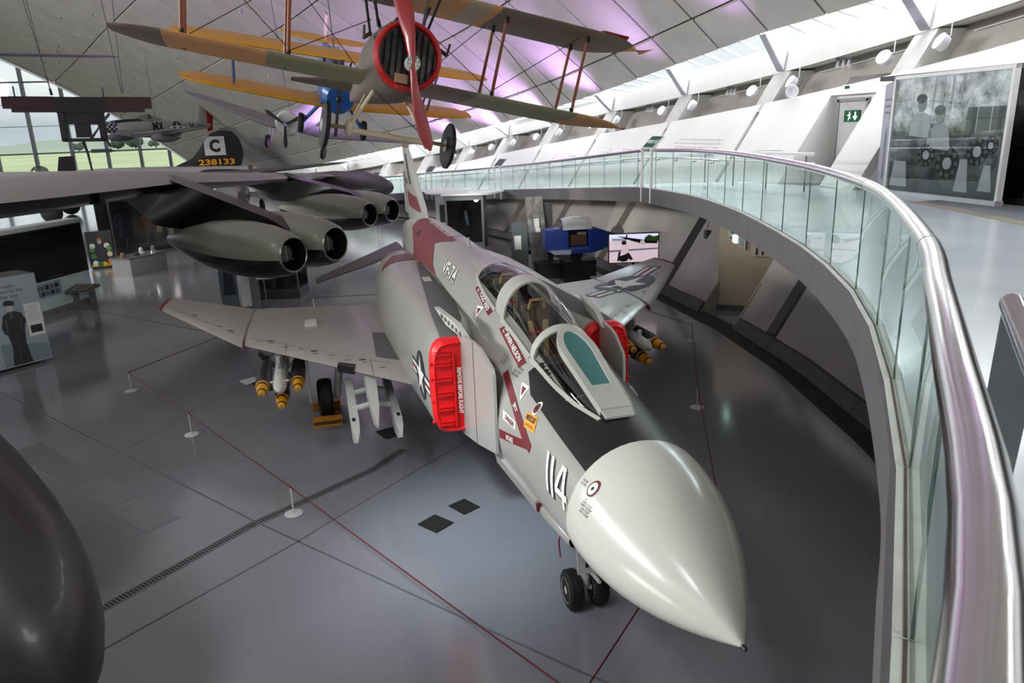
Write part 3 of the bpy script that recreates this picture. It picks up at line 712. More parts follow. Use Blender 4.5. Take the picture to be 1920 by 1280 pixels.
# wings
WX0, TL = 5.311, 1.2258
def af(le, te, y, z, t, sw=0., n=12):
    """aerofoil section ring"""
    c = te-le; up = []; dn = []
    for k in range(n+1):
        u = (1-cos(pi*k/n))/2; th = t*5*(.2969*math.sqrt(u)-.126*u-.3516*u*u+.2843*u**3-.1015*u**4)
        up.append(V((le+c*u, y, z+th*1.0))); dn.append(V((le+c*u, y, z-th*.9)))
    return up+dn[::-1][1:-1]
wing_up = {}
for sg in (1, -1):
    secs = []
    for y, t in ((.9, .27), (2.0, .22), (3.0, .17), (4.07, .12)):
        secs.append(af(WX0+TL*y, 12.47+.236*y, sg*y, 1.58+ (4.1-y)*.0, t))
    wg = G().loft(secs); w = wg.build('wing', gull2, jet, smooth=40)
    zt = 1.58+1.73*math.tan(rad(12))
    os_ = [af(10.16, 13.44, sg*4.11, 1.585, .13), af(11.3, 13.58, sg*4.98, 1.77, .10), af(12.43, 13.68, sg*5.80, zt-.01, .07)]
    og = G().loft(os_); o = og.build('outer_wing_panel', gull2, w, smooth=40)
    G().loft([af(12.43, 13.68, sg*5.80, zt-.01, .075), af(12.50, 13.69, sg*5.87, zt, .06)]).build('wing_tip', markred, w)
    G().prism([(10.2, sg*4.085, 1.545), (13.42, sg*4.085, 1.57), (13.42, sg*4.085, 1.60), (10.9, sg*4.085, 1.63)], (0, .03*sg, 0)).build('fold_joint', mat('fold_grey', (.57, .55, .53), .5), w)
    G().prism([(10.17, sg*4.08, 1.5), (10.5, sg*4.08, 1.5), (10.5, sg*4.08, 1.64), (10.2, sg*4.08, 1.6)], (0, .025*sg, 0)).build('fold_red', maroon, w)
    wing_up[sg] = tree_of(wg, og)
    down = lambda u, v: ((u, v, 6), (0, 0, -1))
    # fold fairing, small hatch, walkway, stencil dashes
    G().hexa([(11.0, sg*3.0, 1.62), (11.6, sg*3.0, 1.62), (11.6, sg*2.72, 1.62), (11.0, sg*2.72, 1.62)], [(11.05, sg*2.97, 1.70), (11.55, sg*2.97, 1.67), (11.55, sg*2.75, 1.68), (11.05, sg*2.75, 1.71)]).build('hatch_fairing', mat('hatch_pale', (.8, .78, .74), .5), w)
    decal(w, 'walkway_patch', [[(7.84, sg*1.3), (8.35, sg*1.8), (9.96, sg*1.74), (9.7, sg*1.3)]], walk, down, wing_up[sg])
    dash = []
    for k in range(16):
        y = 1.7+k*.26
        if 4.0 < y < 4.3: continue
        x = WX0+TL*y+(.45 if k % 2 else .38); dash.append([(x, sg*y), (x+.02, sg*y), (x+.05, sg*(y+.09)), (x+.03, sg*(y+.09))])
        if k % 3 == 1: dash.append([(x+.12, sg*(y+.02)), (x+.16, sg*(y+.02)), (x+.2, sg*(y+.13)), (x+.15, sg*(y+.13))])
    decal(w, 'stencil', dash, blk, down, wing_up[sg])
    sl = []
    for y0, y1, xo in ((1.6, 4.0, .62), (4.2, 5.7, .40)):
        for j in range(1): sl.append([(WX0+TL*y0+xo, sg*y0), (WX0+TL*y0+xo+.012, sg*y0), (WX0+TL*y1+xo*.7+.012, sg*y1), (WX0+TL*y1+xo*.7, sg*y1)])
    sl.append([(9.35, sg*2.82), (9.37, sg*2.82), (8.9, sg*2.84), (8.88, sg*2.84)][::1])
    for yy in (1.9, 3.3): sl.append([(WX0+TL*yy+.02, sg*yy), (WX0+TL*yy+.6, sg*yy), (WX0+TL*yy+.6, sg*(yy+.012)), (WX0+TL*yy+.02, sg*(yy+.012))])
    decal(w, 'panel_seam', sl, mat('seam_grey', (.42, .41, .39), .6), down, wing_up[sg], off=.003)
G().prism([(8.26, 2.45, 1.52), (8.42, 2.42, 1.52), (8.2, 2.15, 1.52), (8.0, 2.2, 1.52)], (0, 0, .12)).build('gun_camera', antig, jet)
# national star on the left wing (port, image right)
def star(cx, cy, r, rot, sx=1.):
    P = []
    for k in range(10):
        q = r if k % 2 == 0 else r*.382; a = rot+pi*k/5; P.append((cx+q*cos(a)*sx, cy+q*sin(a)))
    return P
def disc(cx, cy, r, n=40): return [(cx+r*cos(2*pi*k/n), cy+r*sin(2*pi*k/n)) for k in range(n)]
def star_and_bar(parent, c, r, ax, mapfn, tree, red=True, off=.004):
    """ax: unit vector along the bars in (u, v)"""
    ux, uy = ax; vx, vy = -uy, ux
    T = lambda P: [(c[0]+p[0]*ux+p[1]*vx, c[1]+p[0]*uy+p[1]*vy) for p in P]
    h = r*.5
    bd = .12*r
    decal(parent, 'insignia', [T([(-2*r-bd, -h/2-bd), (2*r+bd, -h/2-bd), (2*r+bd, h/2+bd), (-2*r-bd, h/2+bd)]), T(disc(0, 0, r*1.12))], navy, mapfn, tree, off)
    for s in (1, -1):
        decal(parent, 'insignia_bar', [T([(s*r*.9, -h/2), (s*2*r, -h/2), (s*2*r, h/2), (s*r*.9, h/2)])], wht, mapfn, tree, off+.003)
        if red: decal(parent, 'insignia_stripe', [T([(s*r*.95, -h/6), (s*2*r, -h/6), (s*2*r, h/6), (s*r*.95, h/6)])], markred, mapfn, tree, off+.006)
    decal(parent, 'insignia_disc', [T(disc(0, 0, r))], navy, mapfn, tree, off+.006)
    decal(parent, 'insignia_star', [T(star(0, 0, r*.97, pi/2))], wht, mapfn, tree, off+.009)
star_and_bar(jet, (12.03, -4.3), .64, (-.563, .826), lambda u, v: ((u, v, 6), (0, 0, -1)), wing_up[-1])

# fin and tailplanes
def finring(x0, x1, z, t):
    c = x1-x0; return [V((x0+c*u, s*t*k, z)) for s, seq in ((1, ((0, 0), (.08, .55), (.25, .9), (.45, 1), (.7, .7), (1, .04))), (-1, ((.7, .7), (.45, 1), (.25, .9), (.08, .55)))) for u, k in seq]
fg = G().loft([finring(13.1, 17.25, 3.0, .13), finring(13.6, 17.3, 3.38, .12), finring(14.6, 17.4, 4.0, .09), finring(15.8, 17.55, 4.62, .07), finring(16.35, 17.6, 4.9, .055)])
fin = fg.build('tail_fin', gull, jet)
G().loft([finring(16.3, 17.66, 4.9, .07), finring(16.42, 17.66, 5.0, .06), finring(16.7, 17.6, 5.03, .03)]).build('fin_cap', mat('fincap_brown', (.40, .34, .33), .5), fin)
G().prism([(17.35, -.02, 3.1), (17.75, -.02, 3.15), (17.82, -.02, 4.2), (17.6, -.02, 4.25)], (0, .04, 0)).build('rudder', gull, fin)
ft = tree_of(fg); side = lambda u, v: ((u, 4, v), (0, -1, 0)); sideL = lambda u, v: ((u, -4, v), (0, 1, 0))
for sd in (side, sideL):
    decal(fin, 'maroon_panel', [[(14.1, 3.42), (16.5, 3.42), (16.9, 3.8), (14.75, 3.75)]], maroon, sd, ft)
    decal(fin, 'fin_bar', [[(15.6, 4.0), (15.9, 4.0), (16.7, 4.75), (16.45, 4.75)], [(16.6, 3.95), (17.2, 3.95), (17.25, 4.1), (16.6, 4.1)]], navy, sd, ft)
for sg in (1, -1):
    r0 = af(15.05, 17.15, sg*.42, 2.35, .11); r1 = af(16.55, 17.35, sg*2.72, 1.45, .05)
    G().loft([r0, [r0[k].lerp(r1[k], .5) for k in range(len(r0))], r1]).build('tailplane', mat('tailplane_metal', (.40, .37, .36), .35, .7, var=.1), jet, smooth=40)

# canopies
def teal_pane():
    m = glass('pane_teal', (.45, .72, .72), .04); t = m.node_tree
    mx = t.nodes.new('ShaderNodeMixShader'); mx.inputs[0].default_value = .55; df = t.nodes.new('ShaderNodeBsdfDiffuse'); df.inputs[0].default_value = (*lin((.40, .62, .62)), 1)
    out = t.nodes['Material Output']; src = out.inputs[0].links[0].from_socket
    t.links.new(src, mx.inputs[1]); t.links.new(df.outputs[0], mx.inputs[2]); t.links.new(mx.outputs[0], out.inputs[0]); return m
clear = glass('canopy_clear', (.93, .94, .93), .06)
def arc(x, w, zb, zt, n=15, e=2.0):
    out = []
    for k in range(n):
        t = -pi/2+pi*k/(n-1); s, c = sin(t), cos(t)
        out.append(V((x, w*math.copysign(abs(s)**(2/e), s), zb+(zt-zb)*abs(c)**(2/e))))
    return out
CX = [2.2, 2.6, 3.1, 3.8, 4.3, 5.0, 5.5, 6.1, 6.7, 7.2]; CWd = [.15, .26, .33, .372, .385, .39, .385, .365, .325, .23]
CZB = [bsec(x)[1]+(bsec(x)[2]-bsec(x)[1])*math.sqrt(1-(w/bsec(x)[0])**2)-.03 for x, w in zip(CX, CWd)]; CZT = [2.70, 2.83, 2.98, 3.15, 3.34, 3.46, 3.47, 3.45, 3.41, 3.33]
def carc(x, k=1., n=15): return arc(x, I(x, CX, CWd)*k, I(x, CX, CZB), I(x, CX, CZB)+(I(x, CX, CZT)-I(x, CX, CZB))*k, n)
def canopy(name, x0, x1, m, parent, k=1., n=8): return G().loft([carc(x0+(x1-x0)*i/n, k) for i in range(n+1)], closed=False).build(name, m, parent, smooth=80)
wsg = canopy('windscreen', 2.2, 3.8, clear, jet)
fcan = canopy('front_canopy', 3.86, 5.02, clear, jet)
mid = canopy('canopy_bridge', 5.02, 5.42, canf, jet, 1.005)
rcan = canopy('rear_canopy', 5.42, 6.85, clear, jet)
aft = canopy('canopy_fairing', 6.78, 7.9, gull, jet, 1.01)
def band(name, x0, x1, k, m, parent):
    o = [carc(x0, k), carc(x1, k), carc(x1, k-.06), carc(x0, k-.06)]
    return G().loft([[o[0][j], o[1][j], o[2][j], o[3][j]] for j in range(15)]).build(name, m, parent, smooth=50)
band('windscreen_arch', 3.76, 3.87, 1.012, canf, wsg); band('canopy_arch', 4.99, 5.06, 1.01, canf, fcan)
for sg in (0, 14):
    for nm, x0, x1, p in (('canopy_sill', 3.85, 5.05, fcan), ('canopy_sill', 5.4, 7.0, rcan), ('windscreen_sill', 2.25, 3.8, wsg)):
        pts = [carc(x0+(x1-x0)*i/8)[sg] for i in range(9)]
        G().loft([[p2+V((0, 0, .05)), p2+V((0, math.copysign(.03, p2.y), .03)), p2+V((0, math.copysign(.035, p2.y), -.04)), p2+V((0, -math.copysign(.02, p2.y), -.04))] for p2 in pts]).build(nm, canf, p)
# flat armoured centre pane in its rounded white frame
def wpane(u, v, up=0.):                       # u across, v along the slope, 0 at the front
    a = V((2.22, 0, 2.715)); b = V((3.80, 0, 3.185)); d = (b-a); n = V((-d.z, 0, d.x)).normalized()
    return a+d*v+V((0, u, 0))+n*up
outl = []; inl = []
for k in range(41):
    t = -1+2*k/40
    if abs(t) > .5:
        q = (1-abs(t))/.5; w = .155+.045*q; v = .04+.62*q; iw = .10+.03*q; iv = .27+.39*q
        outl.append((math.copysign(w, t), v)); inl.append((math.copysign(iw, t), iv))
    else:
        a = t/.5*pi/2; outl.append((.20*sin(a), .66+.30*cos(a))); inl.append((.13*sin(a), .66+.235*cos(a)))
g = G()
top = [[wpane(*o, .03), wpane(*i, .03), wpane(*i, -.03), wpane(*o, -.05)] for o, i in zip(outl, inl)]
g.loft(top+[top[0]], cap0=False, cap1=False)
fr = g.build('pane_frame', canf, wsg)
G().prism([wpane(*p, .0) for p in inl], wpane(0, 0, .008)-wpane(0, 0, 0)).build('armoured_pane', teal_pane(), wsg)
G().prism([wpane(-.14, -.03, -.01), wpane(.14, -.03, -.01), wpane(.155, .05, .0), wpane(-.155, .05, .0)], (0, 0, .02)).build('frame_foot', canf, wsg)
for sg in (1, -1):
    pts = [V((2.35, sg*.30, 2.66)), V((2.9, sg*.44, 2.72)), V((3.75, sg*.52, 2.85))]
# seats, straps, coamings
seatm = mat('seat_olive', (.20, .19, .15), .8, var=.3, scale=9); strap = mat('strap_tan', (.62, .50, .34), .8, var=.1); brass = mat('seat_handle', (.72, .52, .22), .5)
for x, zz in ((4.55, 0), (6.0, .06)):
    st = G().box((x+.02, 0, 2.36+zz), (.5, .46, .16)).hexa([(x+.22, -.23, 2.3+zz), (x+.36, -.23, 2.3+zz), (x+.36, .23, 2.3+zz), (x+.22, .23, 2.3+zz)], [(x+.36, -.2, 3.1+zz), (x+.5, -.2, 3.1+zz), (x+.5, .2, 3.1+zz), (x+.36, .2, 3.1+zz)]).build('ejection_seat', seatm, jet)
    G().box((x+.36, 0, 3.08+zz), (.12, .34, .2)).build('headrest', mat('headrest_brown', (.30, .24, .16), .8), st)
    G().tube([(x+.28, -.10, 3.14+zz), (x+.24, -.08, 3.26+zz), (x+.24, .08, 3.26+zz), (x+.28, .10, 3.14+zz)], .022, 8).build('firing_handle', strap, st)
    for y in (-.1, .1):
        g = G().prism([(x+.24, y-.035, 3.0+zz), (x+.24, y+.035, 3.0+zz), (x+.1, y*.6+.035, 2.5+zz), (x+.1, y*.6-.035, 2.5+zz)], (-.015, 0, .005)); g.build('strap', strap, st)
    G().tube([(x+.2, -.12, 2.86+zz), (x+.17, .12, 2.86+zz)], .02, 6).build('red_strap', mat('strap_red', (.7, .1, .1), .6), st)
    for sg in (1, -1):
        g = G().hexa([(x-.7, sg*.30, 2.38+zz), (x+.3, sg*.30, 2.38+zz), (x+.3, sg*.44, 2.38+zz), (x-.7, sg*.44, 2.38+zz)], [(x-.7, sg*.30, 2.6+zz), (x+.3, sg*.30, 2.6+zz), (x+.3, sg*.44, 2.68+zz), (x-.7, sg*.44, 2.68+zz)])
        cs = g.build('side_console', cpm, jet)
        g = G()
        for k in range(10): g.box((x-.6+k*.09, sg*.36, 2.66+zz), (.03, .06, .05))
        g.build('console_switch', mat('switch_grey', (.45, .43, .38), .6), cs)
    ip = G().hexa([(x-.95, -.38, 2.5), (x-.62, -.38, 2.4), (x-.62, .38, 2.4), (x-.95, .38, 2.5)], [(x-1.0, -.33, 2.82+zz), (x-.72, -.36, 2.84+zz), (x-.72, .36, 2.84+zz), (x-1.0, .33, 2.82+zz)]).build('instrument_coaming', cpm, jet)
    g = G()
    for y in (-.24, -.08, .08, .24):
        for z in (2.56, 2.7): g.lathe([(0, .05), (.012, .045)], 12, (x-.665+(2.62-z)*-.3, y, z), (1, 0, .3))
    g.build('dial', mat('dial_face', (.55, .55, .5), .3), ip)
G().box((3.2, 0, 2.92), (.16, .14, .12)).build('gunsight', cpm, jet)
G().prism([(3.18, -.11, 2.92), (3.18, .11, 2.92), (3.32, .12, 3.0), (3.36, .08, 3.05), (3.36, -.08, 3.05), (3.32, -.12, 3.0)], (.006, 0, 0)).build('sight_glass', mat('sight_cyan', (.55, .86, .88), .15, coat=.5), jet)
# markings on the body
bt = tree_of(full); rtree = tree_of(radg); tt = tree_of(trunks[1]); allt = tree_of(full, trunks[1], trunks[-1])
topd = lambda u, v: ((u, v, 6), (0, 0, -1))
m45 = lambda u, v: ((-u, (-v+3)*.7071, 2+(v+3)*.7071), (0, -.7071, -.7071))
decal(body, 'antiglare_panel', [[(1.75, -.50), (1.75, .50), (2.4, .52), (3.3, .54), (3.64, .46), (3.62, .36), (3.62, -.36), (3.64, -.46), (3.3, -.54), (2.4, -.52)]], antig, topd, tree_of(bodyg), off=.004, seg=.08)
decal(body, 'maroon_band', [[(14.2, .30), (14.2, .04), (9.7, .07), (9.75, .17), (10.5, .36), (9.6, .55), (9.0, .60), (9.9, .68), (11.6, .68), (12.6, .5)]], maroon, topd, bt, off=.008, seg=.07)
decal(jet, 'maroon_flank', [[(11.3, .66), (12.4, .62), (12.3, 1.0), (11.6, 1.28), (11.1, 1.38), (11.2, .95)]], maroon, topd, allt, off=.008, seg=.1)
for sg in (1, -1):
    decal(jet, 'nacelle_walkway', [[(5.16, sg*.95), (5.14, sg*1.18), (6.5, sg*1.10), (8.0, sg*.97), (9.6, sg*.82), (10.9, sg*.68), (10.9, sg*.60), (9, sg*.60), (7, sg*.64), (6, sg*.74)]], walk, topd, allt, off=.008, seg=.07)
    decal(jet, 'pale_patch', [[(8.5, sg*.74), (8.5, sg*.88), (8.95, sg*.86), (8.95, sg*.72)]], mat('patch_pale', (.78, .76, .72), .5), topd, allt, off=.014)
sidr = lambda u, v: ((-u, 4, v), (0, -1, 0))        # letters are read from the right-hand side, so u = -x
def body_text(name, t, bold, h, w, x, z, an, m, tree=bt, off=.006, fn=None, seg=.1): return decal(jet, name, [((t, bold, h, w, -x, z, an), 0)], m, fn or sidr, tree, off, seg)
lean_ = lambda u, v: sidr(u-(v-2.2)*.75, v)
def digits(x, z, h):          # 1 1 4 drawn as strokes, leaning towards the nose
    Q = lambda P: [(-x+u*h, z+(v-.5)*h) for u, v in P]
    return [Q([(-.92, 0), (-.74, 0), (-.74, 1), (-.92, 1)]), Q([(-.50, 0), (-.32, 0), (-.32, 1), (-.50, 1)]), Q([(.42, 0), (.60, 0), (.60, 1), (.42, 1)]), Q([(-.16, .22), (.78, .22), (.78, .38), (-.16, .38)]), Q([(-.16, .36), (.04, .36), (.46, 1), (.42, 1), (.28, 1)])]
decal(jet, 'number_shadow', digits(2.035, 2.185, .29), blk, lean_, bt, .004)
decal(jet, 'side_number', digits(2.06, 2.20, .29), wht, lean_, bt, .010)
lv_ = lambda u, v: m45(u-(v-.4)*1.1, v)
body_text('squadron_shadow', 'VF-74', .02, .23, 1.12, 8.28, .395, 0, blk, fn=lv_, off=.006)
body_text('squadron_letters', 'VF-74', .02, .23, 1.12, 8.23, .41, 0, wht, fn=lv_, off=.011)
for P, t, c in (([(4.89, .31), (4.81, .42), (3.81, .25), (3.86, .15)], 'LT IRWIN NELSON', (4.35, .285)), ([(6.54, .49), (6.48, .58), (5.44, .42), (5.47, .33)], 'LT POGO REID', (5.99, .455))):
    decal(jet, 'name_plate', [[(-x, v) for x, v in P]], markred, m45, bt, .006)
    body_text('name_lettering', t, .03, .062, .84, c[0], c[1], rad(-9), wht, off=.012, fn=m45)
decal(jet, 'danger_chevron', [[(-4.12, 2.58), (-4.05, 2.65), (-2.79, 2.25), (-2.79, 2.17), (-2.96, 2.19)], [(-2.79, 2.2), (-2.96, 2.24), (-3.86, 2.02), (-3.84, 1.92)]], markred, sidr, bt, .006)
body_text('chevron_lettering', 'JET', .02, .055, .16, 3.45, 2.41, rad(-18), wht, off=.012)
body_text('chevron_lettering', 'INTAKE', .02, .055, .26, 3.42, 2.075, rad(13), wht, off=.012)
decal(jet, 'danger_label', [[(-3.77, 2.28), (-3.33, 2.30), (-3.28, 2.23), (-3.73, 2.19)]], wht, sidr, bt, .006)
body_text('danger_lettering', 'DANGER', .03, .05, .30, 3.50, 2.25, rad(2), markred, off=.012)
decal(jet, 'rescue_plate', [[(-3.17, 2.47), (-2.92, 2.49), (-2.83, 2.36), (-3.1, 2.33)]], yel, sidr, bt, .006)
body_text('rescue_lettering', 'RESCUE', .03, .05, .21, 3.02, 2.44, rad(4), blk, off=.012)
body_text('rescue_lettering', 'CANOPY JETTISON', 0, .03, .20, 2.985, 2.375, rad(4), blk, off=.012)
for P, f_m in (([(3.61, 2.64), (3.41, 2.64), (3.42, 2.49)], sidr), ([(6.01, .33), (5.78, .37), (5.79, .17)], m45)):
    cx = sum(p[0] for p in P)/3; cz = sum(p[1] for p in P)/3
    decal(jet, 'warning_triangle', [[(-x, z) for x, z in P]], wht, f_m, bt, .006)
    decal(jet, 'triangle_red', [[(-(cx+(x-cx)*.5), cz+(z-cz)*.5) for x, z in P]], markred, f_m, bt, .012)
decal(jet, 'crest', [disc(-3.03, 2.54, .062)], wht, sidr, bt, .006)
decal(jet, 'crest_shield', [disc(-3.03, 2.54, .045)], markred, sidr, bt, .012)
decal(jet, 'crest_mark', [star(-3.035, 2.545, .03, .4)], blk, sidr, bt, .016)
for k in range(3): body_text('small_stencil', ('WARNING', 'NO STEP', 'NO STEP')[k], 0, .022, .15, 4.27, 2.74-.035*k, 0, markred); body_text('small_stencil', ('CAUTION', 'NO STEP', 'NO STEP')[k], 0, .024, .17, 3.83, 2.72-.035*k, 0, blk)
decal(radome, 'target_ring', [disc(-1.52, 2.37, .062)], markred, sidr, rtree, .004, .05)
decal(radome, 'target_ring', [disc(-1.52, 2.37, .046)], wht, sidr, rtree, .008, .05)
decal(radome, 'target_dot', [disc(-1.52, 2.37, .013)], blk, sidr, rtree, .012, .05)
for k in range(5): decal(radome, 'small_stencil', [(('NO STEP', 0, .018, .12+.02*(k % 3), -1.47, 2.285-.026*k, 0), 0)], blk, sidr, rtree, .004)
for k in range(2): decal(radome, 'small_stencil', [(('NO STEP', 0, .016, .08, -1.66, 2.38-.025*k, 0), 0)], blk, sidr, rtree, .004)
body_text('serial', '3772', .02, .14, .5, 12.6, .55, 0, navy, fn=m45, off=.014)
star_and_bar(jet, (-5.85, 2.1), .31, (1, 0), sidr, tt)
# thin seams on the spine and blade aerials
g = G().prism([(8.75, -.01, 3.3), (8.95, -.01, 3.3), (8.92, -.01, 3.5), (8.86, -.01, 3.5)], (0, .02, 0)); g.build('aerial', gull, jet)
decal(jet, 'spine_hatch', [[(10.2, -.25), (10.2, .12), (12.8, .1), (12.8, -.2)]], mat('spine_pale', (.74, .72, .69), .4), topd, bt, off=.008)

# landing gear
alu = mat('gear_white', (.80, .80, .78), .4); tyre = mat('tyre', (.04, .04, .042), .7, bump=.2); hub = mat('hub_cream', (.72, .69, .62), .5)
def wheel(parent, c, r, w, name='wheel'):
    c = V(c); t = G().lathe([(-w/2, r*.62), (-w/2, r*.86), (-w*.36, r*.97), (-w*.1, r), (w*.1, r), (w*.36, r*.97), (w/2, r*.86), (w/2, r*.62)], 28, c, (0, 1, 0)).build(name, tyre, parent)
    G().lathe([(-w*.52, r*.15), (-w*.5, r*.2), (-w*.46, r*.58), (-w*.52, r*.64), (w*.52, r*.64), (w*.46, r*.58), (w*.5, r*.2), (w*.52, r*.15)], 20, c, (0, 1, 0)).build('hub', hub, t)
    g = G()
    for k in (-.3, -.1, .1, .3): g.lathe([(k*w-.006, r*1.004), (k*w+.006, r*1.004)], 28, c, (0, 1, 0), cap=False)
    g.build('tread_groove', blk, t); return t
ng = thing('nose_gear', None, None, (0, 0, 0)); ng.parent = jet
for y in (.15, -.15): wheel(ng, (3.17, y, .23), .23, .16)
G().tube([(3.17, -.1, .23), (3.17, .1, .23)], .04, 10).build('axle', alu, ng)
G().tube([(3.17, 0, .23), (3.12, 0, .6), (3.05, 0, 1.25)], [.055, .06, .08], 12).build('strut', alu, ng)
G().tube([(3.17, .0, .42), (2.85, .05, .66), (2.5, .08, .74)], [.03, .03, .02], 8).tube([(3.17, 0, .42), (2.8, -.14, .66), (2.3, -.2, .74)], .025, 8).build('tow_link', alu, ng)
dr = G().hexa([(2.60, -.24, .80), (2.62, -.24, .80), (2.62, .28, .80), (2.60, .28, .80)], [(2.58, -.26, 1.36), (2.60, -.26, 1.36), (2.60, .30, 1.36), (2.58, .30, 1.36)]).build('gear_door', alu, ng)
G().text('1 4', .04, lambda u, v: (2.592-.036*(v+.05), .07-u, .97+v), .19, .26).build('door_number', blk, dr, smooth=0)
G().tube([(2.35, .54, 1.5), (2.37, .56, 1.38), (2.35, .55, 1.22)], .008, 5).build('red_tag', markred, jet)
for sg in (1, -1):
    mg = thing('main_gear', None, None, (0, 0, 0)); mg.parent = jet
    wheel(mg, (10.28, sg*2.72, .385), .385, .28)
    G().tube([(10.28, sg*2.5, .385), (10.25, sg*2.42, .9), (10.1, sg*2.3, 1.55)], [.07, .08, .1], 12).tube([(10.28, sg*2.45, .385), (10.28, sg*2.75, .385)], .06, 10).build('strut', alu, mg)
    G().prism([(9.95, sg*2.98, .42), (10.1, sg*2.98, .42), (10.75, sg*2.98, 1.5), (9.85, sg*2.98, 1.5)], (0, .03*sg, 0)).build('gear_door', alu, mg)
    G().tube([(9.9, sg*2.25, 1.5), (9.75, sg*2.2, 1.15)], .012, 5).build('red_tag', markred, mg)
# pylons, racks and launch rails
def rails(sg):
    P = thing('inboard_pylon', None, None, (0, 0, 0)); P.parent = jet
    y = sg*1.95
    G().loft([[V((x, y+s*w, z)) for s, z in ((-1, zt), (1, zt), (.8, zb), (-.8, zb))] for x, w, zt, zb in ((6.9, .01, 1.03, .98), (7.2, .06, 1.2, .93), (7.8, .085, 1.5, .95), (9.6, .085, 1.5, 1.0), (10.2, .03, 1.5, 1.15))]).build('pylon', alu, P)
    for dy in (-.33, .33):
        G().loft([[V((x, y+dy+a*w, z+b*h)) for a, b in ((-1, -1), (1, -1), (1, 1), (-1, 1))] for x, w, h, z in ((6.72, .01, .02, .88), (6.9, .05, .10, .88), (7.15, .065, .13, .9), (9.0, .065, .13, .98), (9.2, .05, .1, .99))]).build('launch_rail', alu, P)
        for xx in (7.75, 8.5): G().tube([(xx, y, 1.08), (xx, y+dy, 1.02)], .05, 8).build('rail_arm', alu, P)
        G().box((7.25, y+dy*1.05, 1.035), (.12, .05, .01)).build('rail_mark', blk, P)
    return P
rails(1); rails(-1)
bombm = mat('bomb_olive', (.17, .165, .14), .45, var=.15); bandy = mat('bomb_yellow', (.88, .62, .08), .5)
def rack(sg):
    P = thing('outboard_pylon', None, None, (0, 0, 0)); P.parent = jet; y = sg*3.45
    G().loft([[V((x, y+s*w, z)) for s, z in ((-1, 1.5), (1, 1.5), (.8, zb), (-.8, zb))] for x, w, zb in ((9.5, .02, 1.4), (9.8, .07, 1.2), (11.4, .07, 1.2), (11.8, .02, 1.4))]).build('pylon', alu, P)
    G().lathe([(0, .01), (.06, .06), (.18, .105), (.35, .12), (2.2, .12), (2.5, .08)], 20, (8.75, y, 1.13), (1, 0, 0)).build('ejector_rack', alu, P)
    G().tube([(9.1, y-.16, 1.2), (9.1, y+.16, 1.2)], .02, 6).tube([(9.3, y, 1.1), (9.3, y, 1.35)], .05, 8).build('sway_brace', alu, P)
    return y
labs = {(1, 0): 'olive bomb with yellow nose bands, outer one of the three under the jet wing with the fat tyre', (1, 1): 'olive bomb with yellow nose bands, lowest of the three under the near jet wing', (1, 2): 'olive bomb with yellow nose bands beside the main wheel of the jet',
        (-1, 0): 'olive bomb with yellow nose half hidden behind the right red intake cover', (-1, 1): 'lowest yellow-nosed bomb under the wing with the big star', (-1, 2): 'inner yellow-nosed bomb under the wing with the big star'}
labs[(1, 0)] = 'olive bomb with yellow nose bands, leftmost of three under the plain wing'
def bomb(sg, k, y, dy, z, dx):
    b = thing('bomb', labs[(sg, k)], 'bomb', (8.8+dx, y+dy, z), (0, 0, 0), 'practice bombs under the jet wings')
    G().lathe([(.30, .10), (.45, .125), (.7, .136), (1.3, .13), (1.7, .10), (2.0, .06), (2.25, .05)], 20, (0, 0, 0), (1, 0, 0)).build('casing', bombm, b)
    G().lathe([(.0, .03), (.02, .045), (.03, .062), (.12, .078), (.22, .095), (.30, .10)], 20, (0, 0, 0), (1, 0, 0)).build('nose_yellow', bandy, b)
    G().lathe([(.06, .068), (.061, .071), (.10, .078), (.101, .075)], 20, (0, 0, 0), (1, 0, 0)).build('nose_band', bombm, b)
    G().lathe([(.36, .115), (.361, .118), (.40, .123), (.401, .12)], 20, (0, 0, 0), (1, 0, 0)).build('body_band', bandy, b)
    G().lathe([(-.03, .022), (.01, .03)], 10, (0, 0, 0), (1, 0, 0)).build('fuze', steel, b)
    g = G()
    for q in range(4):
        a = pi/4+q*pi/2; g.prism([(1.75, 0, 0), (2.25, 0, 0), (2.25, .2*cos(a), .2*sin(a)), (1.95, .2*cos(a), .2*sin(a))], (0, .006, .006))
    g.build('tail_fins', bombm, b)
for sg in (1, -1):
    y = rack(sg)
    bomb(sg, 0, y, sg*.30, 1.10, 0); bomb(sg, 1, y, 0, .84, -.02); bomb(sg, 2, y, -sg*.30, 1.10, .05)
# wheel chocks
for sg, l1, l2 in ((1, 'yellow wheel chock in front of the fat main tyre beside the bombs', 'yellow wheel chock behind the main tyre beside the bombs'), (-1, 'yellow wheel chock in front of the far main wheel below the star wing', 'yellow wheel chock behind the far main wheel below the star wing')):
    for dx, lb in ((-.45, l1), (.45, l2)):
        c = thing('wheel_chock', lb, 'chock', (10.28+dx, sg*2.72, 0), (0, 0, 0), 'yellow wheel chocks')
        s = 1 if dx < 0 else -1
        G().hexa([(-.1, -.27, 0), (.1, -.27, 0), (.1, .27, 0), (-.1, .27, 0)], [(-.09+.0, -.27, .16), (.05*s if s > 0 else -.02, -.27, .16), (.05*s if s > 0 else -.02, .27, .16), (-.09, .27, .16)]).build('block', mat('chock_yellow', (.80, .50, .08), .6, var=.12, scale=8), c)
        G().box((-.11*s, 0, .08), (.02, .5, .05)).build('marking', mat('chock_dark', (.3, .22, .1), .7), c)
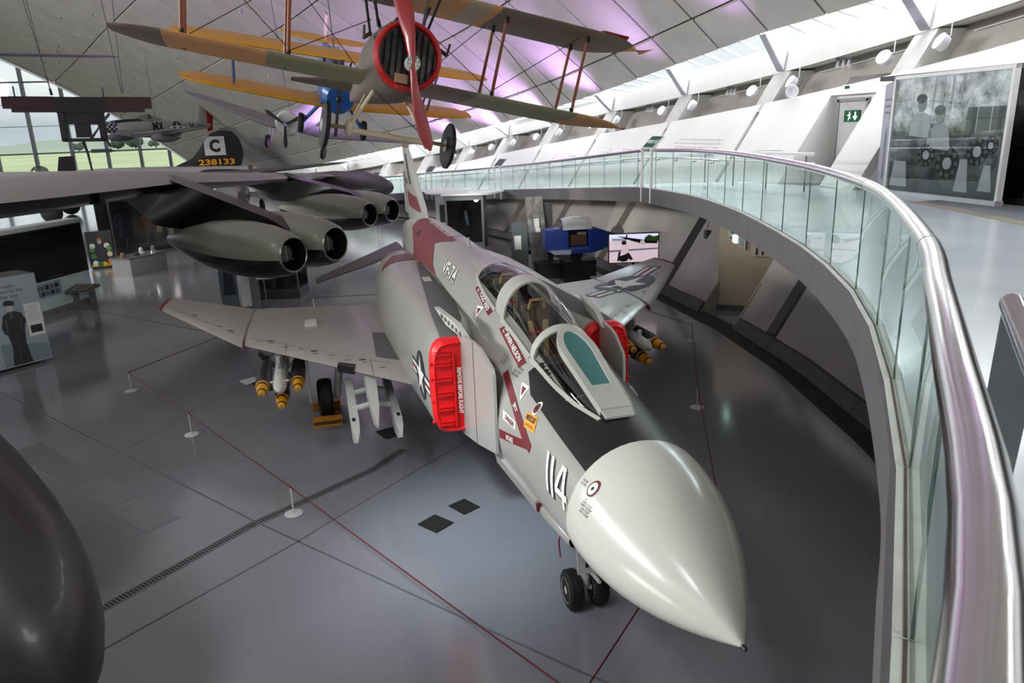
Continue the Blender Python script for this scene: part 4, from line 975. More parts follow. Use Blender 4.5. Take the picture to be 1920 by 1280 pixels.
# ---------------------------------------------------------------- the big bomber: grey top, black belly, paired engine pods
bgrey = mat('bomber_grey_green', (.50, .51, .46), .32, var=.12, scale=.8, coat=.2)
bblack = mat('bomber_black', (.025, .025, .028), .25, var=.2, coat=.3)
btan = mat('bomber_weathered', (.15, .135, .12), .42, var=.4, scale=1.2, coat=.15)
bwing = mat('bomber_wing_grey', (.62, .62, .60), .4, var=.08, scale=.6)
inm = mat('intake_inside', (.11, .105, .105), .4, .2)
HB = rad(41); NB = V((1.68, 4.74, 0))
bom = thing('bomber', 'huge bomber with black belly, grey wing top and paired jet pods beside the fighter', 'aircraft', NB, (0, 0, HB))
_bi = Mx.Translation(NB) @ Mx.Rotation(HB, 4, 'Z'); _bi.invert()
def bl(p): return _bi @ V(p)
# fuselage
rings = []
for x in [.0004, .004, .02, .1, .25, .5, .8, 1.2, 1.7, 2.3, 3, 3.8, 5, 8, 12, 16, 20, 26, 32, 38, 42]:
    k = math.sqrt(1-(1-min(x, 5)/5)**2)**.9 if x < 5 else (1 if x < 26 else 1-(x-26)/24)
    zc = 1.75-(1-k)*.5+(max(0, x-26)/16*1.0)
    rings.append([V((x, 1.18*k*sin(2*pi*j/32), zc+1.6*k*cos(2*pi*j/32))) for j in range(32)])
top = lambda a, k: not (k < 5 or k >= 27)
fg = G().loft(rings, skip=lambda a, k: not (k < 5 or k >= 27), cap0=False); f_ = fg.build('fuselage_top', btan, bom)
G().loft(rings, skip=lambda a, k: (k < 5 or k >= 27), cap0=False).build('fuselage_belly', btan, bom)
for sg in (1, -1):
    for x in (8, 19):
        wh = G().lathe([(-.2, .35), (-.18, .55), (0, .58), (.18, .55), (.2, .35)], 24, (x, sg*.9, .58), (0, 1, 0)).build('bogie_wheel', tyre, bom)
# fin of the bomber, off the frame
G().loft([finring(34, 42, 3.2, .3), finring(38.5, 42, 8.6, .12)]).build('tail_fin', bgrey, bom)
# near wing: world points of the leading edge, chord runs aft
aftv = V((cos(HB), sin(HB), 0))
LEp = [((9.9, 9.6, 4.30), 9.5, 1.1), ((13.2, 7.5, 4.28), 8.6, .98), ((19.96, 6.15, 4.10), 6.6, .72), ((24, 5.0, 3.85), 5.6, .58), ((29.3, 3.45, 3.58), 4.7, .46), ((36, 2.0, 3.25), 3.6, .34), ((43.0, .55, 2.82), 2.6, .2)]
secs = []
for p, c, t in LEp:
    P = bl(p); secs.append(af(P.x, P.x+c, P.y, P.z, t, n=10))
n = len(secs[0])
up_skip = lambda a, k: not (k < 10); dn_skip = lambda a, k: (k < 10)
# the grey begins just behind the nose of the section
G().loft(secs, skip=lambda a, k: k >= 10 or k < 0, closed=True, cap0=False, cap1=False).build('wing_top', bwing, bom, smooth=60)
G().loft(secs, skip=lambda a, k: k < 10).build('wing_underside', bblack, bom, smooth=60)
mir = [[V((q.x, -q.y, q.z)) for q in r] for r in secs]
fs_ = G().loft(mir); fs_.build('far_wing', bwing, bom, smooth=60)
# control-surface fence and tab under the leading edge
P = bl((14.9, 7.2, 4.2)); G().box((P.x+.1, P.y, P.z-.12), (.5, .12, .22)).build('vortex_fence', bblack, bom)
def pod(name, ws, ln, r, tailz=.0):
    """two nacelles side by side; ws = world centres of the intake mouths"""
    for q, w in enumerate(ws):
        P = bl(w)
        prof = [(0, .84), (.02, .92), (.10, 1.02), (.3, 1.15), (.8, 1.36), (1.5, 1.48), (2.3, 1.46), (3.1, 1.28), (3.9, .95), (4.6, .6), (5.15, .25)]
        rs = []
        for h, k in prof:
            h *= ln/5.15
            rs.append([V((P.x+h, P.y+r*k*sin(2*pi*j/36), P.z+.02*h+r*k*1.04*cos(2*pi*j/36)-.04*h*0)) for j in range(36)])
        tp = G().loft(rs, cap0=False, skip=lambda a, k: 10 <= k <= 25); t = tp.build(name, bgrey, bom)
        G().loft(rs, cap0=False, cap1=False, skip=lambda a, k: not (10 <= k <= 25)).build('nacelle_belly', bblack, t)
        G().loft([[V((P.x+h, P.y+r*k*sin(2*pi*j/36), P.z+r*k*1.04*cos(2*pi*j/36))) for j in range(36)] for h, k in ((.0, .82), (-.012, .86), (.0, .90), (.03, .93))], cap0=False, cap1=False).build('intake_lip', mat('lip_metal', (.62, .62, .6), .25, .9), t)
        G().loft([[V((P.x+h, P.y+r*k*sin(2*pi*j/36), P.z+r*k*1.04*cos(2*pi*j/36))) for j in range(36)] for h, k in ((.0, .82), (.35, .78), (1.1, .74), (1.12, .02))], cap0=False).build('intake_duct', inm, t)
        G().lathe([(.0, .36*r), (.02, .40*r), (.5, .42*r)], 24, (P.x+.30, P.y, P.z), (1, 0, 0)).build('bullet', mat('bullet_grey', (.34, .35, .34), .4, .2), t)
        G().lathe([(.0, .40*r), (.012, .43*r), (.04, .43*r)], 24, (P.x+.29, P.y, P.z), (1, 0, 0), cap=False).build('bullet_ring', mat('ring_grey', (.62, .60, .58), .4, .3), t)
        G().box((P.x+.285, P.y, P.z), (.02, .03, .74*r)).build('bullet_bar', mat('ring_grey', '777777'), t)
        for a in (.75, 2.1, 4.1):
            st_ = G().prism([(P.x+.42, P.y+.42*r*sin(a), P.z+.42*r*cos(a)), (P.x+.42, P.y+.8*r*sin(a), P.z+.8*r*cos(a)), (P.x+.9, P.y+.8*r*sin(a), P.z+.8*r*cos(a)), (P.x+.9, P.y+.42*r*sin(a), P.z+.42*r*cos(a))], (0, .03*cos(a), -.03*sin(a))); st_.build('intake_vane', mat('ring_grey', '777777'), t)
    A, B = bl(ws[0]), bl(ws[1]); c = (A+B)/2
    G().loft([[V((c.x+h, c.y+w*sin(2*pi*j/20), c.z+z+.5*cos(2*pi*j/20)*k)) for j in range(20)] for h, w, z, k in ((.7, .3, 0, .4), (1.4, .55, .02, .9), (2.6, .55, .05, .9), (3.8, .4, .05, .5), (4.6, .2, .05, .2))]).build('nacelle_fillet', bblack, bom)
    return c
p1 = [(14.93, 3.15, 2.52), (15.55, 2.12, 2.62)]; p2 = [(25.45, .50, 2.28), (26.0, -.42, 2.33)]
for nm, ws in (('engine_nacelle', p1), ('engine_nacelle', p2)):
    c = pod(nm, ws, 5.2, .47)
    # pylon from the leading edge forward and down to the pair
    lx = min(LEp, key=lambda q: (bl(q[0])-c).length)
    yl = c.y; LX = [bl(q[0]) for q in LEp]; LX.sort(key=lambda q: q.y); xl = I(yl, [q.y for q in LX], [q.x for q in LX]); zl = I(yl, [q.y for q in LX], [q.z for q in LX])
    sec = lambda x, z, w: V((x, yl+w, z))
    G().loft([[sec(x, z, w*s) for s in (-1, 1)]+[sec(x2, z2, w*s) for s in (1, -1)] for x, z, x2, z2, w in ((c.x+.9, c.z+.45, c.x+1.4, c.z+.3, .05), (c.x+1.4, c.z+.75, c.x+3.2, c.z+.2, .22), (xl-.4, zl+.05, xl+1.0, c.z+.35, .26), (xl+.4, zl+.22, xl+3., zl-.25, .24), (xl+2.6, zl+.25, xl+4.4, zl-.15, .08))]).build('engine_pylon', bblack, bom, smooth=50)
# outboard fuel tank and outrigger
P = bl((37.8, -.9, 2.45))
G().lathe([(0, .02), (.3, .3), (1, .6), (2.2, .82), (4.5, .86), (7, .7), (9, .35), (10, .05)], 28, (P.x-1.2, P.y, P.z), (1, 0, 0)).build('wing_tank', mat('tank_grey', (.33, .32, .33), .4, var=.1), bom)

# ---------------------------------------------------------------- aircraft hung from the vault
def basis(o, pos, aft_yaw, pitch, roll):
    """aft direction yaw, nose-down pitch, right wing up = positive roll"""
    o.matrix_world = Mx.Translation(V(pos)) @ Mx.Rotation(aft_yaw, 4, 'Z') @ Mx.Rotation(-pitch, 4, 'Y') @ Mx.Rotation(roll, 4, 'X')
    return o
def flatwing(ys, les, tes, zs, ths, n=8): return G().loft([af(l, t, y, z, th, n=n) for y, l, t, z, th in zip(ys, les, tes, zs, ths)])
tanp = mat('fabric_tan', (.93, .70, .47), .5, var=.05); brn = mat('fabric_brown', (.52, .46, .41), .5, var=.08); grn = mat('fabric_green', (.64, .64, .50), .5, var=.06); cream = mat('fabric_cream', (.80, .74, .64), .5)
wood = mat('strut_wood', (.50, .24, .08), .4, var=.2, scale=8, stretch=(1, 1, .1)); wirem = mat('wire_dark', (.12, .12, .12), .5, .5)
cowlr = mat('cowl_red', (.68, .09, .11), .35, coat=.2); propr = mat('propeller_red', (.60, .11, .12), .32, var=.05, coat=.3)
bi = thing('biplane', 'brown and tan biplane with red propeller and red cowl ring hung above the jet', 'aircraft')
basis(bi, (7.55, 1.0, 6.36), rad(5.5), rad(-4.5), rad(11.6))
# fuselage and cowl
rs = []
for x, w, h, z, e in ((.10, .44, .46, .0, 2), (.16, .50, .53, 0, 2), (.7, .50, .56, .02, 2.2), (1.3, .46, .56, .06, 2.6), (2.0, .42, .52, .1, 3), (3.2, .3, .40, .12, 3), (4.6, .16, .26, .15, 3), (5.8, .04, .14, .2, 3)):
    rs.append([V((x, w*math.copysign(abs(sin(t))**(2/e), sin(t)), z+h*math.copysign(abs(cos(t))**(2/e), cos(t)))) for t in [2*pi*k/32 for k in range(32)]])
G().loft(rs).build('fuselage', mat('fabric_brown_grey', (.37, .33, .30), .5, var=.1), bi)
G().lathe([(.12, .41), (.02, .43), (0, .455), (.03, .49), (.10, .50), (.16, .50)], 40, (0, 0, 0), (1, 0, 0), cap=False).build('cowl_ring', cowlr, bi)
rad_ = G().lathe([(.10, .43), (.11, .0)], 40, (0, 0, 0), (1, 0, 0)).build('radiator', mat('radiator_black', (.06, .06, .065), .5), bi)
for k in range(-4, 5):
    h = math.sqrt(.41**2-(k*.09)**2)
    G().hexa([(.06, k*.09-.006, -h+.02), (.09, k*.09-.03, -h+.02), (.10, k*.09-.025, -h+.02), (.07, k*.09, -h+.02)], [(.06, k*.09-.006, h-.02), (.09, k*.09-.03, h-.02), (.10, k*.09-.025, h-.02), (.07, k*.09, h-.02)]).build('shutter_slat', mat('shutter_dark', (.04, .04, .045), .85), rad_)
G().box((.04, -.0+.08, -.33), (.02, .2, .13)).build('plate_tan', mat('plate_tan', (.62, .50, .38), .6), rad_)
# propeller: two twisted blades
def blade(sg, L=1.22):
    rs = []
    for t, w, th, a in ((.0, .07, .06, 1.2), (.12, .08, .05, 1.1), (.3, .10, .035, .8), (.55, .125, .025, .5), (.8, .115, .016, .35), (.94, .075, .012, .3), (1, .02, .006, .28)):
        r = []
        for k in range(12):
            q = 2*pi*k/12; u, v = w*cos(q), th*sin(q); r.append(V((u*sin(a)+v*cos(a), sg*(u*cos(a)-v*sin(a))-sg*.05*sin(t*3.1), sg*t*L)))
        rs.append(r)
    return G().loft(rs)
pr = thing('propeller', None, None); pr.parent = bi; pr.location = (-.14, -.03, -.13); pr.rotation_euler = (rad(-19), 0, 0)
for sg in (1, -1): blade(sg).build('blade', propr, pr, smooth=60)
hb = G().lathe([(-.06, .10), (-.055, .105), (.05, .11)], 24, (0, 0, 0), (1, 0, 0)).build('hub_plate', mat('hub_pale', (.74, .74, .72), .4), pr)
g = G()
for k in range(8): g.lathe([(-.066, .010), (-.05, .010)], 8, (0, .08*cos(k*pi/4), .08*sin(k*pi/4)), (1, 0, 0))
tag(g.build('hub_bolt', black, pr), kind='stuff')
# wings, each patch of camouflage a span of its own
LWm = [[.42, 1.05, 1.06], [1.05, 2.2], [2.2, 3.2], [3.2, 3.95]]
def spans(zf, le, te, parts, nm, endr):
    for y0, y1, m in parts:
        a = sorted((abs(y0), abs(y1))); s = 1 if y1 > 0 or y0 > 0 else -1
        ys = [y0, (y0+y1)/2, y1]
        L, T, H = [], [], []
        for y in ys:
            k = max(0, (abs(y)-endr)/(4.05-endr)); L.append(le+.35*k*k*1.0); T.append(te-(.0 if k == 0 else .55*k**2)); H.append(.095*(1-.5*k))
        flatwing(ys, L, T, [zf]*3, H).build(nm, m, bi, smooth=40)
spans(-.19, .75, 2.05, [(.40, 1.9, grn), (1.9, 3.3, tanp), (3.3, 3.75, brn), (3.75, 4.0, brn), (-.40, -1.3, brn), (-1.3, -3.1, grn), (-3.1, -3.8, tanp), (-3.8, -4.25, tanp)], 'lower_wing', 3.3)
spans(1.13, .55, 1.95, [(-.0, -.55, tanp), (-.55, -1.0, tanp), (-1.0, -1.35, cream), (-1.35, -1.5, tanp), (-1.5, -3.5, brn), (-3.5, -4.0, brn), (-4.0, -4.35, tanp), (.0, 1.5, brn), (1.5, 3.3, tanp), (3.3, 4.0, grn)], 'upper_wing', 3.4)
G().loft([af(.57, 1.2, y, 1.155, .08) for y in (-3.3, -3.75)]).build('red_flash', mat('flash_red', (.55, .10, .13), .4), bi)
for sg in (1, -1):
    for y in (1.6, 3.05):
        for x0, x1 in ((.85, .95), (1.55, 1.7)):
            G().tube([(x0, sg*(y+.08), 1.10), (x1, sg*y, -.15)], [.028, .028], 8).build('wing_strut', wood, bi)
            for p in ((x0, sg*(y+.08), 1.08), (x1, sg*y, -.14)): G().tube([V(p)+V((0, 0, .06)), V(p)-V((0, 0, .08))], .034, 6).build('strut_fitting', wirem, bi)
    g = G()
    for a, b in (((.9, sg*.45, .6), (1, sg*1.6, -.08)), ((.95, sg*1.6, -.06), (.9, sg*3.1, 1.14)), ((1.6, sg*.45, -.06), (1.7, sg*1.6, 1.14)), ((1.6, sg*3.05, -.06), (1.7, sg*1.6, 1.14))): g.tube([a, b], .006, 4)
    tag(g.build('bracing_wire', wirem, bi), kind='stuff')
    for x in (.75, 1.45): G().tube([(x, sg*.36, .48), (x-.1, sg*.55, 1.18)], .022, 6).build('cabane_strut', wirem, bi)
    # undercarriage
    G().tube([(.75, sg*.34, -.45), (.95, sg*.62, -1.02)], .028, 8).build('gear_leg', cream, bi)
    G().tube([(1.5, sg*.34, -.42), (1.05, sg*.62, -1.02)], .028, 8).build('gear_leg', cream, bi)
    G().ball((1.0, sg*.62, -1.03), (.1, .07, .13), 12, 8).build('gear_knuckle', cream, bi)
    w = G().lathe([(-.05, .26), (-.05, .31), (-.02, .36), (.02, .36), (.05, .31), (.05, .26)], 32, (1.0, sg*.98, -1.05), (0, 1, 0)).build('wheel', tyre, bi)
    G().lathe([(-.07, .06), (-.05, .1), (-.03, .27), (.03, .27), (.05, .1), (.07, .06)], 24, (1.0, sg*.98, -1.05), (0, 1, 0)).build('wheel_disc', mat('disc_grey', (.55, .53, .50), .5), w)
    G().tube([(1, sg*.62, -1.03), (1, sg*.98, -1.05)], .03, 8).build('stub_axle', mat('axle_brass', (.52, .46, .36), .4, .6), bi)
    G().tube([(.55, sg*.5, .32), (.3, sg*.62, .18)], .03, 6).tube([(.3, sg*.62, .18), (.25, sg*.64, .34)], .02, 6).build('exhaust_stub', mat('stub_brown', (.34, .3, .27), .5, .5), bi)
G().tube([(1, -.62, -1.06), (1, .62, -1.06)], .045, 8).build('axle_fairing', cream, bi)
G().tube([(.75, .34, -.45), (.95, -.6, -1.0)], .006, 4).build('cross_wire', wirem, bi)
flatwing([-1.3, -.8, 0, .8, 1.3], [5.2, 4.7, 4.5, 4.7, 5.2], [5.7, 5.7, 5.7, 5.7, 5.7], [.25]*5, [.03, .05, .05, .05, .03]).build('tailplane', brn, bi)
G().loft([finring(4.7, 5.8, .2, .03), finring(5.0, 6.0, .8, .02)]).build('fin', brn, bi)
for sg in (.12, -.12): G().tube([(.55, sg, .6), (1.4, sg, .6)], .03, 8).build('gun', black, bi)

# yellow-winged trainer with blue body
ylw = mat('wing_yellow', (.84, .62, .16), .45, var=.08); blu = mat('body_blue', (.11, .34, .60), .3, coat=.3)
tr_ = thing('trainer_biplane', 'blue biplane trainer with yellow wings hung behind the brown biplane', 'aircraft')
basis(tr_, (21.2, 1.45, 6.38), rad(1.5), rad(18), rad(9.5))
rs = []
for x, w, h, z in ((0, .36, .38, 0), (.15, .52, .54, 0), (.8, .56, .64, .03), (1.8, .56, .66, .1), (3.2, .46, .58, .15), (4.8, .26, .38, .2), (6.3, .08, .2, .28)):
    rs.append([V((x, w*sin(t), z+h*cos(t))) for t in [2*pi*k/24 for k in range(24)]])
G().loft(rs).build('fuselage', blu, tr_)
G().lathe([(.0, .08), (-.1, .1), (-.18, .05)], 12, (0, 0, 0), (1, 0, 0)).build('spinner', black, tr_)
for sg in (1, -1):
    G().hexa([(-.12, -.03, 0), (-.08, -.03, 0), (-.08, .05, 0), (-.12, .05, 0)], [(-.1, -.05, sg*1.2), (-.09, -.05, sg*1.2), (-.09, .06, sg*1.2), (-.1, .06, sg*1.2)]).build('propeller_blade', mat('blade_grey', (.32, .32, .34), .4, .5), tr_)
flatwing([-4.7, -4.3, -3.4, .0, 3.4, 4.3, 4.7], [1.1, .85, .75, .75, .75, .85, 1.1], [1.7, 2.05, 2.2, 2.2, 2.2, 2.05, 1.7], [-.30, -.32, -.36, -.55, -.36, -.32, -.30], [.05, .1, .16, .17, .16, .1, .05]).build('lower_wing', ylw, tr_)
flatwing([-4.9, -4.5, -3.6, .0, 3.6, 4.5, 4.9], [.75, .45, .3, .3, .3, .45, .75], [1.3, 1.65, 1.8, 1.8, 1.8, 1.65, 1.3], [1.1]*7, [.05, .1, .16, .17, .16, .1, .05]).build('upper_wing', ylw, tr_)
for sg in (1, -1):
    for x in (.75, 1.5): G().tube([(x, sg*3.2, 1.08), (x+.45, sg*3.1, -.38)], .04, 6).build('wing_strut', mat('strut_steelblue', (.30, .38, .50), .4), tr_)
    G().tube([(.9, sg*.4, -.4), (1.0, sg*.95, -1.15)], .06, 8).build('gear_leg', blu, tr_)
    w = G().lathe([(-.09, .2), (-.08, .30), (0, .33), (.08, .30), (.09, .2)], 24, (1.0, sg*1.02, -1.22), (0, 1, 0)).build('wheel', tyre, tr_)
    for x in (.5, 1.3): G().tube([(x, sg*.35, .5), (x-.1, sg*.5, 1.08)], .03, 6).build('cabane_strut', blk, tr_)
flatwing([-1.6, -1.2, 0, 1.2, 1.6], [6.0, 5.5, 5.3, 5.5, 6.0], [6.5, 6.6, 6.6, 6.6, 6.5], [.55]*5, [.04, .07, .08, .07, .04]).build('tailplane', ylw, tr_)
G().loft([finring(5.5, 6.7, .4, .05), finring(5.9, 6.9, 1.4, .04)]).build('fin', mat('fin_striped', (.75, .62, .66), .5), tr_)
for x, sg in ((1.9, 0), (2.9, 0)): G().prism([(x-.25, -.25, .74), (x-.25, .25, .74), (x-.1, .2, .98), (x-.1, -.2, .98)], (.02, 0, 0)).build('windscreen', glass('wind_clear', (.9, .9, .9), .1), tr_)
G().ball((2.15, 0, .85), (.13, .12, .16), 10, 8).build('head_rest', black, tr_)
g = G()
for y0 in (2.2, 2.6, 3.0, 3.4):
    for sg in (1, -1): g.prism([(1.2, sg*y0, -.46+.05*(y0-1.9)), (1.6, sg*y0, -.46+.05*(y0-1.9)), (1.6, sg*(y0+.22), -.45+.05*(y0-1.9)), (1.2, sg*(y0+.22), -.45+.05*(y0-1.9))], (0, 0, -.02))
g.build('underwing_letters', blk, tr_)

# silver radial trainer further back
silv = mat('bare_metal', (.74, .74, .74), .32, .35, var=.08, scale=2); silvd = mat('bare_metal_dull', (.50, .50, .51), .4, .35, var=.1)
t6 = thing('silver_trainer', 'silver single-propeller monoplane hung nose down behind the blue trainer', 'aircraft')
basis(t6, (34.45, 3.4, 5.85), rad(-20), rad(8), rad(13.5))
rs = []
for x, w, h, z in ((0, .5, .5, 0), (.1, .62, .62, 0), (.9, .66, .66, 0), (1.2, .56, .64, .0), (3.0, .5, .75, .1), (4.6, .42, .62, .1), (7, .2, .32, .15), (8.4, .06, .2, .2)):
    rs.append([V((x, w*sin(t), z+h*cos(t))) for t in [2*pi*k/24 for k in range(24)]])
G().loft(rs).build('fuselage', silv, t6)
G().lathe([(.12, .45), (.3, .0)], 24, (0, 0, 0), (1, 0, 0)).build('engine_face', black, t6)
for k in range(3):
    a = pi+k*2*pi/3+.08; u = V((0, sin(a), cos(a))); v = V((0, cos(a), -sin(a)))
    G().prism([V((-.25, 0, 0))-v*.05, V((-.25, 0, 0))+v*.05, V((-.22, 0, 0))+u*.95+v*.10, V((-.22, 0, 0))+u*1.15, V((-.22, 0, 0))+u*.95-v*.10], (.03, 0, 0)).build('propeller_blade', mat('blade_black', (.06, .06, .06), .4), t6)
G().lathe([(-.4, .05), (-.2, .12), (.1, .14)], 12, (0, 0, 0), (1, 0, 0)).build('spinner', silvd, t6)
flatwing([-6.3, -5.8, -1.5, 0, 1.5, 5.8, 6.3], [2.6, 2.1, 1.3, 1.3, 1.3, 2.1, 2.6], [3.0, 3.3, 3.6, 3.6, 3.6, 3.3, 3.0], [-.05, -.1, -.55, -.55, -.55, -.1, -.05], [.06, .12, .3, .3, .3, .12, .06]).build('wing', silvd, t6)
flatwing([-2.0, -1.6, 0, 1.6, 2.0], [7.8, 7.4, 7.1, 7.4, 7.8], [8.2, 8.4, 8.4, 8.4, 8.2], [.3]*5, [.05, .08, .1, .08, .05]).build('tailplane', silvd, t6)
G().loft([finring(7, 8.6, .2, .08), finring(7.7, 8.9, 1.7, .04)]).build('fin', silv, t6)
G().loft([[V((x, w*s, z+h*c)) for s, c in [(sin(t), max(0, cos(t))) for t in [2*pi*k/16 for k in range(16)]]] for x, w, z, h in ((2.4, .1, .7, .1), (2.8, .35, .75, .4), (4.6, .35, .7, .4), (5.4, .1, .65, .15))]).build('canopy', mat('canopy_dark', (.2, .23, .25), .15), t6)
for sg in (1, -1):
    G().tube([(1.5, sg*1.3, -.5), (1.45, sg*1.3, -1.3)], .07, 8).build('gear_leg', silvd, t6)
    G().lathe([(-.09, .1), (-.08, .3), (0, .34), (.08, .3), (.09, .1)], 20, (1.45, sg*1.42, -1.35), (0, 1, 0)).build('wheel', tyre, t6)

# silver fighter seen from its side
p51 = thing('silver_fighter', 'silver fighter with checkered nose, red rudder and black letters hung before the end window', 'aircraft')
aft51 = math.atan2(10.0-16.3, 62.8-56.8)
basis(p51, (56.2, 16.6, 6.35), aft51+rad(2), rad(-1), rad(2))
rs = []
for x, w, h, z in ((0, .12, .14, 0), (.5, .34, .40, -.02), (1.6, .42, .55, -.05), (2.8, .45, .66, -.08), (4.0, .45, .68, -.1), (5.5, .38, .60, -.08), (7.2, .24, .38, .03), (9.3, .07, .2, .12)):
    rs.append([V((x, w*sin(t), z+h*cos(t))) for t in [2*pi*k/24 for k in range(24)]])
pg = G().loft(rs); pf = pg.build('fuselage', silv, p51); pt = tree_of(pg)
G().loft([[V((x, w*sin(t), z+h*cos(t))) for t in [2*pi*k/16 for k in range(16)]] for x, w, h, z in ((4.2, .1, .1, -.75), (4.6, .25, .3, -.75), (5.4, .26, .3, -.72), (6.6, .1, .12, -.45))]).build('belly_scoop', silvd, p51)
psl = lambda u, v: ((u, -4, v), (0, 1, 0))
chk = []
for i in range(6):
    for j in range(5):
        if (i+j) % 2 == 0: chk.append([(.12+i*.16, -.36+j*.15), (.28+i*.16, -.36+j*.15), (.28+i*.16, -.21+j*.15), (.12+i*.16, -.21+j*.15)])
decal(pf, 'nose_checks', chk, blk, psl, pt, .012)
decal(pf, 'letters', [(('MX', .03, .62, .95, 4.35, .06, 0), 0), (('V', .03, .55, .45, 7.45, .02, 0), 0)], blk, psl, pt, .02)
star_and_bar(pf, (6.05, .0), .38, (1, 0), psl, pt, red=False, off=.02)
decal(pf, 'antiglare', [[(1.0, -.3), (3.2, -.3), (3.2, .3), (1.0, .3)]], blk, topd if False else (lambda u, v: ((u, v, 5), (0, 0, -1))), pt, .015)
G().loft([finring(7.9, 9.15, .2, .08), finring(8.5, 9.2, 1.75, .04)]).build('fin', silv, p51)
G().prism([(9.1, -.05, -.35), (9.55, -.05, -.2), (9.75, -.05, 1.1), (9.6, -.05, 1.75), (9.15, -.05, 1.75)], (0, .1, 0)).build('rudder', mat('rudder_red', (.62, .07, .10), .4), p51)
flatwing([-5.4, -1.0, 0, 1.0, 5.4], [3.2, 2.2, 2.0, 2.2, 3.2], [4.5, 4.8, 4.9, 4.8, 4.5], [.0, -.45, -.5, -.45, .0], [.1, .3, .35, .3, .1]).build('wing', silvd, p51)
flatwing([-1.9, 0, 1.9], [8.2, 7.9, 8.2], [8.9, 9.1, 8.9], [.2]*3, [.05, .09, .05]).build('tailplane', silvd, p51)
G().loft([[V((x, w*sin(t), z+h*max(-.2, cos(t)))) for t in [2*pi*k/16 for k in range(16)]] for x, w, z, h in ((2.9, .1, .5, .1), (3.3, .32, .52, .38), (4.0, .33, .5, .42), (5.0, .1, .45, .15))]).build('canopy', glass('bubble_clear', (.8, .85, .85), .15), p51)
G().ball((3.95, 0, .75), (.16, .16, .2), 10, 8).build('seat_head', black, p51)
for k in range(4):
    a = .6+k*pi/2; u = V((0, sin(a), cos(a))); v = V((0, cos(a), -sin(a)))
    G().prism([V((-.05, 0, 0))-v*.06, V((-.05, 0, 0))+v*.06, V((-.02, 0, 0))+u*1.5+v*.12, V((-.02, 0, 0))+u*1.68, V((-.02, 0, 0))+u*1.5-v*.12], (.03, 0, 0)).build('propeller_blade', mat('blade_black', '101010'), p51)
for sg in (1, -1): G().lathe([(0, .03), (.4, .25), (1.0, .33), (1.8, .3), (2.5, .05)], 18, (2.0, sg*2.6, -.75), (1, 0, 0)).build('drop_tank', silvd, p51)

# fortress bomber behind the grey wing: silver body, black fin with lettering
b17 = thing('silver_bomber', 'silver bomber behind the grey wing, its black fin marked C above yellow digits', 'aircraft')
b17.location = (57.4, 25.0, 0); b17.rotation_euler = (0, 0, rad(-85))
rs = []
for x, r, z in ((0, .3, 2.0), (.5, .85, 2.1), (2, 1.05, 2.2), (8, 1.05, 2.3), (12, .8, 2.5), (16, .5, 2.7), (18.4, .2, 2.9)):
    rs.append([V((x, r*.9*sin(t), z+r*1.1*cos(t))) for t in [2*pi*k/24 for k in range(24)]])
G().loft(rs).build('fuselage', silv, b17)
oliv = mat('fin_black', (.055, .065, .065), .45)
fin17 = G().loft([finring(9.6, 17.2, 3.05, .1), finring(12.6, 17.4, 3.35, .12), finring(13.9, 17.6, 3.9, .12), finring(14.5, 17.6, 4.6, .11), finring(15.0, 17.4, 5.3, .1), finring(15.5, 17.0, 5.75, .07), finring(16.0, 16.6, 5.86, .04)])
ff = fin17.build('tail_fin', oliv, b17); ft17 = tree_of(fin17)
decal(ff, 'code_square', [[(14.85, 4.05), (16.35, 4.05), (16.35, 5.45), (14.85, 5.45)]], mat('code_white', (.75, .75, .76), .5), psl, ft17, .02)
decal(ff, 'code_letter', [(('C', .05, .95, .75, 15.6, 4.75, 0), 0)], blk, psl, ft17, .035)
decal(ff, 'serial', [(('238133', .03, .45, 2.6, 15.6, 3.55, 0), 0)], mat('serial_yellow', (.86, .58, .12), .5), psl, ft17, .03)
flatwing([-6.5, -5.5, 0, 5.5, 6.5], [15.8, 15.2, 14.2, 15.2, 15.8], [16.8, 17.2, 17.4, 17.2, 16.8], [2.9]*5, [.1, .2, .3, .2, .1]).build('tailplane', oliv, b17)
flatwing([-9, -3, 0, 3, 9], [6.0, 4.3, 4.0, 4.3, 6.0], [8.9, 9.4, 9.6, 9.4, 8.9], [2.3, 1.7, 1.6, 1.7, 2.3], [.2, .8, .9, .8, .2]).build('wing', silvd, b17)
G().ball((3.6, 0, 3.4), (.6, .5, .45), 14, 8).build('turret', glass('turret_glass', (.6, .65, .65), .2), b17)
G().lathe([(0, .1), (.3, .3), (.5, .3)], 12, (17.6, 0, 2.9), (1, 0, 0)).build('tail_cone', mat('cone_brown', (.3, .2, .15), .5), b17)
for sg in (1, -1): G().lathe([(-.12, .15), (-.1, .55), (0, .7), (.1, .55), (.12, .15)], 20, (4.5, sg*3.2, .7), (0, 1, 0)).build('wheel', tyre, b17)
